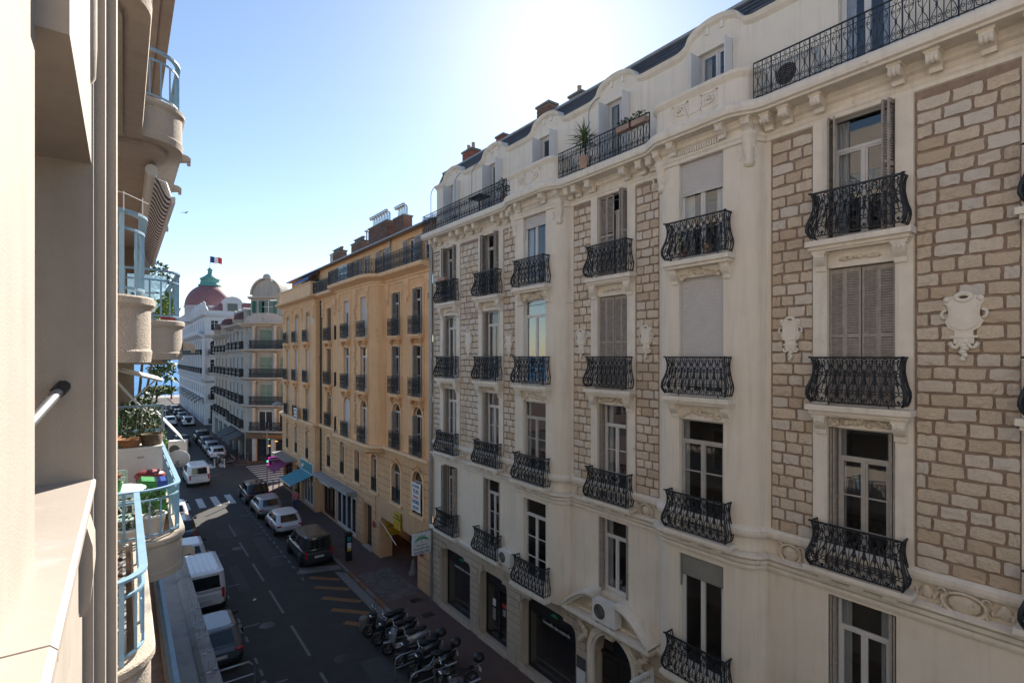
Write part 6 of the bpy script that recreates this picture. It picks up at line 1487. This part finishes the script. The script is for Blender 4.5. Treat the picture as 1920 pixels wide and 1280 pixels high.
sign_board('blade_sign', 'white projecting sign beside the arched entrance door', (11.95, 9.75, 3.05), 0, 1.0, .42, 'sign_white', [('COIFFURE', .16, .05, 'beige_bin'), ('au 1er etage', .1, -.12, 'beige_bin')], None, .05)
RY = R(-90)
sign_board('for_sale_board', 'yellow and orange for-sale board on the wall above the garage entrance', (12.44, 27.55, 3.05), RY, .85, .95, 'sign_yellow', [('Parkings', .2, .33, 'ink_black'), ('A VENDRE', .19, .12, 'ink_black'), ('04 93 88', .19, -.15, 'sign_orange'), ('12 40 57', .19, -.36, 'sign_orange')], None, .03)
sign_board('for_sale_board', 'yellow for-sale board on the inner side of the garage entrance', (13.35, 30.12, 1.95), 0, .95, 1.1, 'sign_yellow', [('Parkings', .22, .38, 'ink_black'), ('A', .2, .19, 'ink_black'), ('VENDRE', .22, 0, 'ink_black'), ('04 93 88', .19, -.22, 'sign_orange'), ('12 40 57', .19, -.42, 'sign_orange')], None, .02)
def banner(label, x, y, z, w, h, lines):
    t = thing('window_banner', label, 'banner', (x, y, z), RY); rows = [[(u, .02*math.sin(u*9+v*5), v) for u in [-w/2+w*k/6 for k in range(7)]] for v in (-h/2, -h/6, h/6, h/2)]; MB().grid(rows, True).build('cloth', 'cloth_white', t)
    for s_, sz, zz, m in lines: text('lettering', s_, sz, m, t, (0, -.03, zz), (R(90), 0, 0))
banner('white lettered banner hung in the arched window above the garage', 12.40, 25.1, 4.95, 1.0, 1.5, [('A LOUER', .2, .58, 'ink_blue'), ('TLAS', .3, .3, 'ink_blue'), ('PROX', .22, .0, 'ink_red'), ('HDRE', .3, -.26, 'ink_blue'), ('LIB.VV', .26, -.56, 'ink_blue')])
banner('white lettered banner on the first-floor ledge of the ochre corner', 11.66, 46.4, 7.5, 1.0, 1.0, [('A LOUER', .2, .3, 'ink_blue'), ('PROX', .22, .0, 'ink_red'), ('HDRE', .24, -.28, 'ink_blue')])
for l, x, y, z in (('round no-parking sign on the wall beside the dark front door', 12.44, 31.0, 2.0), ('round no-parking sign on the pier under the projecting palm sign', 12.44, 24.6, 2.15)):
    t = thing('no_parking_sign', l, 'sign', (x, y, z), RY); b = MB(); b.lathe([(.001, -.02), (.15, -.02), (.15, 0)], (0, 0, 0), 20, 'y'); b.build('disc', 'ink_blue', t); b = MB(); b.lathe([(.14, -.026), (.2, -.026), (.2, 0)], (0, 0, 0), 20, 'y'); b.build('rim_band', 'ink_red', t); MB().box(-.18, .18, -.03, -.022, -.03, .03, Matrix.Rotation(R(45), 4, 'Y')).build('slash', 'ink_red', t)
t = thing('notice_plate', 'grey and white notice plate beside the arched entrance', 'sign', (12.46, 12.75, 1.7), RY); MB().box(-.2, .2, -.03, 0, .1, .5).build('header', 'car_grey', t); MB().box(-.2, .2, -.03, 0, -.5, .095).build('panel', 'sign_white', t)
# air conditioners
def aircon(label, loc, rz, w=.85, h=.62):
    t = thing('air_conditioner', label, 'air conditioner', loc, rz, 'outdoor air-conditioning units'); MB().box(-w/2, w/2, -.16, .16, .06, h).build('casing', 'white_plastic', t)
    b = MB(); rf = min(1, w/.85); b.lathe([(.001, -.165), (.20*rf, -.165), (.225*rf, -.175), (.235*rf, -.162)], (-w*.18, 0, h*.54), 20, 'y'); F = b.build('fan_grille', 'black_plastic', t)
    for k in range(5): r = (.04+.04*k)*rf; q = MB(); q.tube([(-w*.18+r*math.cos(a), -.178, h*.54+r*math.sin(a)) for a in [2*math.pi*i/16 for i in range(16)]], .005, 4, closed=True); q.build('grille_ring', 'beige_bin', F)
    for x in (-.3, .3): MB().box(x-.03, x+.03, -.14, .14, 0, .06).build('foot', 'steel', t)
aircon('white air-conditioning unit standing in the broken pediment over the entrance', (12.2, 11.35, 3.96), R(-90), .95, .72)
aircon('white air-conditioning unit at the first-floor ledge beside the bay window', (12.38, 16.9, 3.98), R(-90), .75, .62)
aircon('white air-conditioning unit behind the attic railing at the top', (12.25, 5.6, 18.46), R(-90), .9, .72)
aircon('white unit fixed outside the curved balcony behind the satellite dish', (1.5, 21.2, 8.9), R(-10), .55, .62)
# ------------------------------------------------------------------ plants and trees
def leaves(mb, c, r, n, size, seed, flat=.5):
    rd = random.Random(seed)
    for _ in range(n):
        while True:
            p = Vector((rd.uniform(-1, 1), rd.uniform(-1, 1), rd.uniform(-1, 1)))
            if .25 < p.length < 1: break
        q = Vector((c[0]+p.x*r[0], c[1]+p.y*r[1], c[2]+p.z*r[2])); a = Vector((rd.gauss(0, 1), rd.gauss(0, 1), rd.gauss(0, 1)*flat)).normalized(); bb = a.orthogonal().normalized(); bb.rotate(Matrix.Rotation(rd.uniform(0, 6.28), 3, a)); s_ = size*rd.uniform(.6, 1.3)
        mb.poly([q-a*s_, q+bb*s_*.45, q+a*s_, q-bb*s_*.45])
def potted(label, loc, pr_=.16, ph=.26, lr=(.25, .25, .3), n=90, size=.06, pot='terracotta', leaf='leaf', cat='potted plant', name='potted_plant', group=None):
    t = thing(name, label, cat, loc, 0, group); b = MB(); b.lathe([(pr_*.7, 0), (pr_, ph), (pr_*1.08, ph), (pr_*1.08, ph+.03), (pr_*.9, ph+.03), (pr_*.9, ph-.02), (.001, ph-.02)], (0, 0, 0), 12); b.build('pot', pot, t)
    b = MB(); rd = random.Random(hash(label) % 999); 
    for k in range(6): a = rd.uniform(0, 6.3); b.tube([(0, 0, ph), (lr[0]*.4*math.cos(a), lr[1]*.4*math.sin(a), ph+lr[2]*.9)], .008, 4)
    b.build('stem', 'bark', t); b = MB(); leaves(b, (0, 0, ph+lr[2]), lr, n, size, len(label)*7+n); b.build('foliage', leaf, t); return t
t = thing('yucca', 'spiky yucca in a pot behind the attic railing', 'potted plant', (12.0, 12.1, 18.46)); b = MB(); b.lathe([(.16, 0), (.22, .35), (.24, .38), (.001, .36)], (0, 0, 0), 12); b.build('pot', 'terracotta', t); MB().tube([(0, 0, .3), (.03, 0, .8), (0, .05, 1.1)], .035, 6).build('stem', 'bark', t)
b = MB(); rd = random.Random(5)
for k in range(90):
    a, el, ln = rd.uniform(0, 6.28), rd.uniform(-.5, 1.4), rd.uniform(.45, .75); c_ = Vector((0, .05, .85+rd.uniform(-.15, .3))); d = Vector((math.cos(a)*math.cos(el), math.sin(a)*math.cos(el), math.sin(el))); sd_ = Vector((-math.sin(a), math.cos(a), 0))*.022
    p1, p2 = c_+d*ln*.5, c_+d*ln+Vector((0, 0, -.12*ln)); b.poly([c_-sd_, c_+sd_, p1+sd_, p1-sd_]); b.poly([p1-sd_, p1+sd_, p2])
b.build('leaf_tuft', 'leaf', t)
potted('small plant in a red pot on the third-floor bay balcony', (11.86, 8.3, 15.03), .12, .16, (.16, .16, .24), 40, .05)
potted('small leafy pot plant at the end of the third-floor bay balcony', (11.86, 7.6, 15.03), .13, .18, (.14, .14, .12), 30, .04)
for i, (y, l) in enumerate(((10.3, 'flower box hanging on the attic railing, nearer the yucca'), (9.8, 'flower box hanging on the attic railing beside the bay parapet'))):
    t = thing('flower_box', l, 'flower box', (11.86, y, 19.05)); MB().box(-.09, .09, -.28, .28, 0, .16).build('box', 'terracotta', t); b = MB(); leaves(b, (0, 0, .25), (.15, .3, .14), 110, .045, 30+i); b.build('foliage', 'leaf_dark', t)
t = thing('flower_box', 'empty terracotta window box on the farthest stone-building balcony', 'flower box', (12.13, 21.8, 15.98)); MB().box(-.09, .09, -.35, .35, 0, .16).build('box', 'terracotta', t); MB().box(-.07, .07, -.33, .33, .14, .165).build('soil', 'soil', t)
potted('dark bushy plant behind the attic railing of the far bays', (12.1, 16.75, 18.46), .16, .3, (.3, .35, .35), 150, .06, leaf='leaf_dark')
t = thing('patio_table', 'dark folding table behind the attic railing', 'table', (12.15, 18.6, 18.46)); MB().box(-.3, .3, -.45, .45, .68, .72).build('table_top', 'black_plastic', t)
for sx in (-.25, .25):
    for sy in (-.4, .4): MB().tube([(sx, sy, 0), (sx, sy, .68)], .015, 5).build('leg', 'black_plastic', t)
# things on the curved balcony below (floor at 9.53)
BF = 12.96-3.29-.14
t = thing('chest_freezer', 'white chest freezer standing against the end of the curved balcony', 'freezer', (.33, 14.0, BF)); MB().box(-.42, .36, -.28, .28, .03, .86).build('cabinet', 'white_plastic', t); MB().box(-.43, .37, -.30, .29, .865, .93).build('lid', 'white_plastic', t); MB().box(-.1, .02, -.305, -.29, .70, .73).build('badge', 'steel', t)
def basket(l, loc, r0, r1, h, m, handle=True):
    t = thing('basket', l, 'basket', loc, 0, 'baskets on the freezer'); b = MB(); b.lathe([(r0, 0), (r1, h), (r1*.9, h), (r0*.9, .03), (.001, .03)], (0, 0, 0), 14); b.build('basket_body', m, t)
    if handle: MB().tube([(r1*math.cos(a), 0, h+r1*.9*math.sin(a)) for a in [math.pi*k/8 for k in range(9)]], .012, 5).build('handle', m, t)
basket('reddish shallow basket on the white freezer', (.10, 13.95, BF+.93), .17, .23, .17, 'wicker_red', False); basket('grey-brown handled basket on the white freezer', (.50, 14.0, BF+.93), .18, .21, .24, 'wicker'); basket('low brown basket on the teal crates beside the freezer', (-.28, 14.2, BF+1.0), .2, .25, .15, 'wicker_red', False)
for i, (z, l) in enumerate(((0, 'lower teal and white crate beside the freezer'), (.52, 'upper teal and white crate beside the freezer'))): t = thing('crate', l, 'crate', (-.27, 14.1, BF+z), 0, 'stacked crates'); MB().box(-.2, .2, -.2, .2, 0, .32).build('lower_half', 'white_plastic', t); MB().box(-.205, .205, -.205, .205, .32, .48).build('upper_half', 'teal_plastic', t)
t = thing('waste_bin', 'red lidded bin standing in front of the freezer', 'bin', (.42, 12.6, BF)); b = MB(); b.lathe([(.19, 0), (.24, .5), (.001, .5)], (0, 0, 0), 16); b.build('bin_body', 'red_plastic', t); b = MB(); b.lathe([(.26, .5), (.26, .54), (.2, .60), (.001, .62)], (0, 0, 0), 16); b.build('lid', 'red_plastic', t)
t = thing('waste_bin', 'tall bright green bin with a blue corner beside the railing', 'bin', (.40, 11.3, BF)); MB().box(-.2, .2, -.2, .2, 0, .62).build('bin_body', 'green_plastic', t); b = MB(); b.prism([(-.22, .62), (.08, .62), (.08, .68), (-.15, .72)], lambda u, v, q: (u, q, v), -.22, .22); b.build('lid', 'green_plastic', t); MB().box(.08, .23, -.22, .22, .55, .68).build('handle_block', 'blue_plastic', t)
t = thing('garden_table', 'pale mint folding table on the curved balcony', 'table', (-.12, 10.55, BF)); b = MB(); b.lathe([(.001, .70), (.42, .70), (.42, .73), (.001, .73)], (0, 0, 0), 24); b.build('table_top', 'mint', t)
for k in range(3): a = 2.1*k+.4; MB().tube([(.32*math.cos(a), .32*math.sin(a), 0), (.12*math.cos(a+2.6), .12*math.sin(a+2.6), .7)], .014, 5).build('leg', 'mint', t)
potted('small succulent in a bright green pot on the mint table', (-.10, 10.4, BF+.73), .09, .12, (.09, .09, .10), 40, .04, 'green_plastic', 'wicker_red')
def chair(l, x, y, rz):
    t = thing('folding_chair', l, 'chair', (x, y, BF), rz, 'mint folding chairs')
    for k in range(5): MB().box(-.2, .2, -.18+k*.085, -.115+k*.085, .43, .45).build('seat_slat', 'mint', t)
    for k in range(2): MB().box(-.2, .2, .2, .22, .66+k*.12, .74+k*.12).build('back_slat', 'mint', t)
    for sx in (-.19, .19): MB().tube([(sx, -.22, 0), (sx, .21, .86)], .012, 5).build('leg', 'mint', t); MB().tube([(sx, .2, 0), (sx, -.18, .44)], .012, 5).build('leg', 'mint', t)
chair('pale mint folding chair on the far side of the mint table', -.15, 11.35, 0); chair('pale mint folding chair on the near side of the mint table', -.08, 9.85, R(180))
t = thing('garden_sofa', 'garden sofa covered in a blue and white throw', 'sofa', (-.25, 12.1, BF)); b = MB(); b.box(-.6, .35, -.35, .35, .1, .42); b.build('sofa_base', 'car_grey', t); b = MB(); rows = [[(u, -.38+.76*k/8, .45+.03*math.sin(u*8+k)) for u in [-.62+k2*.1 for k2 in range(11)]] for k in range(9)]; b.grid(rows, True); b.build('throw', 'striped', t)
potted('leafy shrub in a white pot inside the curved railing', (.35, 10.1, BF), .2, .34, (.24, .22, .22), 120, .05, 'white_plastic', 'leaf'); potted('small white pot with a green plant at the rounded balcony corner', (.05, 9.75, BF), .13, .26, (.14, .14, .14), 50, .045, 'white_plastic', 'leaf')
t = thing('broom', 'broom with a bright green head leaning beside the crates', 'broom', (-.15, 12.9, BF)); MB().tube([(-.12, -.3, .05), (0.02, .2, 1.35)], .011, 6).build('handle', 'alloy', t); MB().tube([(0.02, .2, 1.3), (.05, .3, 1.62)], [.03, .055], 6).build('head', 'green_plastic', t)
t = thing('balcony_screen', 'blue framed trellis screen covered with ivy at the end of the curved balcony', 'screen', (0, 14.9, BF)); b = MB()
for z in (.72, 1.15, 1.72): b.box(-.5, .74, -.02, .02, z-.025, z+.025)
for x in (-.5, .715): b.box(x, x+.045, -.02, .02, 0, 1.74)
b.build('screen_frame', 'blue_rail', t); b = MB()
for k in range(14): b.tube([(-.48+k*.09, 0, .1), (-.48+k*.09+.12, 0, 1.7)], .007, 4); b.tube([(-.4+k*.085, .012, .1), (-.52+k*.085, .012, 1.7)], .007, 4)
b.build('lattice', 'frame_white', t); b = MB(); leaves(b, (.1, -.01, 1.05), (.68, .05, .75), 1300, .05, 77, 1); b.build('ivy', 'leaf', t)
for i, (x, y, z, r, n, lf, l) in enumerate(((.1, 16.2, BF+1.0, (.7, .8, .75), 700, 'leaf_dark', 'dark bushy shrub behind the ivy screen'), (.45, 17.6, BF+1.2, (.45, .7, .7), 500, 'leaf', 'taller green shrub behind the ivy screen, under the white awning'), (.70, 16.4, BF+.7, (.25, .5, .5), 220, 'leaf_bright', 'bright yellow-green plant leaning over the railing behind the ivy screen'), (.62, 11.5, 12.96+.25, (.16, .9, .35), 260, 'leaf_bright', 'green plant behind the upper curved railing'))):
    t = thing('balcony_shrub', l, 'shrub', (x, y, z-r[2]-.2)); b = MB(); b.tube([(0, 0, 0), (0, 0, r[2])], .03, 5); b.build('stem', 'bark', t); b = MB(); leaves(b, (0, 0, r[2]+.2), r, n, .075, 90+i); b.build('foliage', lf, t)
t = thing('flower_pot', 'red flower pot by the upper curved railing', 'flower pot', (.62, 10.4, 12.83)); b = MB(); b.lathe([(.1, 0), (.14, .22), (.15, .25), (.001, .24)], (0, 0, 0), 12); b.build('pot', 'red_plastic', t); b = MB(); leaves(b, (0, 0, .35), (.15, .15, .12), 60, .04, 3); b.build('foliage', 'leaf_bright', t)
MB().box(.05, .62, 11.2, 11.23, 13.2, 13.85).build('glass_screen', 'frosted', label='frosted glass screen on the upper curved balcony', cat='screen')
# planter with dead stalks on the near lower balcony
t = thing('planter_trough', 'long weathered planter with dry earth on the near lower balcony', 'planter', (-.08, 7.4, BF+.02)); MB().box(-.14, .10, -1.3, 1.3, 0, .26).build('trough', 'concrete', t); b = MB(); rows = [[(-.11+u*.06, -1.26+k*.21, .27+.03*math.sin(k*2.1+u*3)) for u in range(4)] for k in range(13)]; b.grid(rows, True); b.build('soil', 'soil', t)
# awnings on the near building
t = thing('striped_awning', 'blue and white striped awning rolled up under the topmost curved balcony', 'awning', (.36, 10.2, 15.42)); b = MB(); b.tube([(0, 0, 0), (0, 8, 0)], .09, 10); b.build('roller_tube', 'white_plastic', t)
b = MB(); rows = [[(.02+.26*u/6, .15+7.6*k/20, -.06-.34*(u/6)+.05*math.sin(u*1.1)) for u in range(7)] for k in range(21)]; b.grid(rows, True); b.build('awning_cloth', 'striped', t); MB().box(.27, .33, .1, 7.9, -.46, -.36).build('front_bar', 'white_plastic', t)
for y in (.3, 4, 7.6): MB().tube([(.02, y, -.05), (.2, y-.1, -.12), (.30, y, -.40)], .02, 6).build('folding_arm', 'white_plastic', t)
t = thing('balcony_awning', 'white folding awning frame over the plants behind the ivy screen', 'awning', (.1, 15.2, 11.6)); b = MB(); b.tube([(-.4, 0, .55), (.65, .3, .2)], .03, 6); b.tube([(-.4, 0, .45), (.35, .5, -.6)], .035, 6); b.tube([(.55, .3, .25), (-.2, .3, -.5)], .02, 6); b.build('awning_arm', 'white_plastic', t); b = MB(); b.poly([(-.5, .2, .6), (.7, .3, .22), (.7, 3.4, .22), (-.5, 3.4, .6)]); b.build('awning_cloth', 'cloth_white', t)
t = thing('side_awning', 'white awning wing sticking out over the street behind the ivy screen', 'awning', (.95, 17.5, 10.1)); b = MB(); b.poly([(-.2, 0, .7), (-.2, 1.6, .75), (.45, 1.6, -.1), (.45, 0, -.15)]); b.build('awning_cloth', 'cloth_white', t); MB().tube([(-.2, .05, .68), (.46, .05, -.15)], .02, 5).build('awning_arm', 'white_plastic', t)
t = thing('satellite_dish', 'pale satellite dish fixed outside the curved balcony railing', 'satellite dish', (1.25, 17.6, 9.45)); b = MB(); b.lathe([(.001, 0), (.10, .01), (.20, .04), (.27, .08), (.275, .085), (.262, .075)], (0, 0, 0), 20); b.build('dish', 'sign_white', t, (0, 0, 0), (R(-70), 0, R(-12))); MB().tube([(-.5, .1, -.2), (-.1, .05, -.2), (0, 0, -.02)], .025, 6).build('mount', 'steel', t); MB().tube([(0, .0, -.15), (.08, .25, .02)], .012, 5).build('feed_arm', 'steel', t)
# trees
def tree(l, loc, h, crown, n, size, leaf, name='street_tree', seed=1):
    t = thing(name, l, 'tree', loc); rd = random.Random(seed); b = MB(); b.tube([(0, 0, 0), (.1, .05, h*.4), (0, -.05, h*.75), (.05, 0, h)], [.2, .16, .11, .05], 8)
    for c, r in crown: b.tube([(0, 0, h*.55), (c[0]*.5, c[1]*.5, lerp(h*.6, c[2], .5)), c], [.07, .05, .02], 5)
    b.build('trunk', 'bark', t); b = MB()
    for i, (c, r) in enumerate(crown): leaves(b, c, r, n, size, seed*31+i, .6)
    b.build('crown', leaf, t)
tree('leafy tree rising behind the curved balconies of the near building', (.2, 24.5, 0), 13.5, [((0, 0, 14.6), (1.0, 1.3, .9)), ((.7, .6, 15.6), (.7, .8, .6)), ((.9, -1.0, 13.7), (.55, .8, .5)), ((1.0, .4, 12.0), (.5, .8, .5)), ((1.0, 1.5, 11.0), (.6, .9, .2)), ((.2, 2.0, 9.7), (.5, .8, .5)), ((-.2, .2, 8.8), (.8, 1.2, .8))], 420, .10, 'leaf', seed=3)
def palm(l, x, y, h, seed):
    t = thing('palm_tree', l, 'palm tree', (x, y, 0), 0, 'palms on the promenade'); MB().tube([(0, 0, 0), (.15, 0, h*.5), (.05, 0, h)], [.25, .2, .18], 8).build('trunk', 'bark', t); b = MB(); rd = random.Random(seed)
    for k in range(26):
        a, el = 6.28*k/26+rd.uniform(-.1, .1), rd.uniform(-.2, 1.1); d = Vector((math.cos(a), math.sin(a), 0)); pts = [Vector((.05, 0, h))+d*1.9*q*math.cos(el)+Vector((0, 0, 1.9*q*math.sin(el)-1.5*q*q)) for q in (0, .35, .7, 1)]
        for p, q in zip(pts, pts[1:]):
            for sg in (-1, 1): s_ = Vector((-d.y, d.x, -.5*1))*.28*sg; b.poly([p, q, q+s_, p+s_])
    b.build('crown', 'leaf', t)
palm('palm tree at the end of the street against the sea', 7.6, 183, 7.5, 4); palm('smaller palm by the hotel at the seafront', 10.8, 176, 6.0, 6)
# ------------------------------------------------------------------ pedestrian and bird
def skin_body(name, chains, m, parent, sub=2):
    me = bpy.data.meshes.new(name); V = []; E = []; RD = []; idx = {}
    for ch in chains:
        prev = None
        for (p, r) in ch:
            k = tuple(round(c, 4) for c in p)
            if k not in idx: idx[k] = len(V); V.append(p); RD.append(r)
            if prev is not None: E.append((prev, idx[k]))
            prev = idx[k]
    me.from_pydata(V, E, []); o = obj(name, me, m, parent); md = o.modifiers.new('skin', 'SKIN'); 
    sl = me.skin_vertices[0].data if me.skin_vertices else None
    if sl is None:
        bm = bmesh.new(); bm.from_mesh(me); bm.verts.layers.skin.verify(); bm.to_mesh(me); bm.free(); sl = me.skin_vertices[0].data
    for i, r in enumerate(RD): sl[i].radius = (r, r); sl[i].use_root = (i == 0)
    s2 = o.modifiers.new('sub', 'SUBSURF'); s2.levels = 1; s2.render_levels = sub; return o
t = thing('person', 'person in a pink shirt and dark jeans walking under the teal awning', 'person', (10.95, 43.3, .12), R(80))
hip, chest, neck, head = (0, 0, .92), (0, 0, 1.30), (0, 0, 1.47), (.02, 0, 1.60)
body = [[(hip, .13), ((0, 0, 1.1), .125), (chest, .15), (neck, .055), (head, .10), ((.02, 0, 1.70), .085)]]
for sg in (-1, 1):
    body.append([(hip, .13), ((.0, sg*.10, .86), .09), ((.10*sg, sg*.10, .48), .065), ((.14*sg-.06, sg*.10, .08), .045), ((.14*sg+.10, sg*.10, .04), .035)])
    body.append([(chest, .15), ((0, sg*.19, 1.38), .06), ((-.06*sg, sg*.24, 1.10), .045), ((-.02*sg+.05, sg*.24, .88), .035), ((-.02*sg+.08, sg*.24, .78), .03)])
B = skin_body('body', body, 'skin', t)
sh = [[((0, 0, .94), .15), ((0, 0, 1.1), .145), (chest, .165), ((0, 0, 1.42), .08)]]
for sg in (-1, 1): sh.append([(chest, .165), ((0, sg*.19, 1.385), .075), ((-.05*sg, sg*.235, 1.16), .062)])
skin_body('shirt', sh, 'shirt_pink', t)
jn = [[((0, 0, .98), .14), ((0, 0, .88), .15)]]
for sg in (-1, 1): jn.append([((0, 0, .88), .15), ((.0, sg*.10, .80), .11), ((.10*sg, sg*.10, .48), .082), ((.14*sg-.06, sg*.10, .12), .062)])
skin_body('jeans', jn, 'jeans', t)
b = MB(); b.ball((-.005, 0, 1.67), (.115, .10, .11), 10, 7); b.build('hair', 'hair', t)
def gull(l, p, s_, rz):
    t = thing('seagull', l, 'bird', p, rz); b = MB(); b.ball((0, 0, 0), (.22*s_, .07*s_, .06*s_), 8, 6); b.build('body', 'bird', t)
    for sg in (-1, 1): b = MB(); b.grid([[(.08*s_, sg*.05*s_, .02), (-.08*s_, sg*.05*s_, .02)], [(.10*s_, sg*.35*s_, .13*s_), (-.04*s_, sg*.35*s_, .12*s_)], [(.0, sg*.68*s_, .05*s_), (-.06*s_, sg*.68*s_, .045*s_)]], True); b.build('wing', 'bird', t)
gull('seagull gliding in the open sky', px(348, 399, 60), 1.0, R(30))
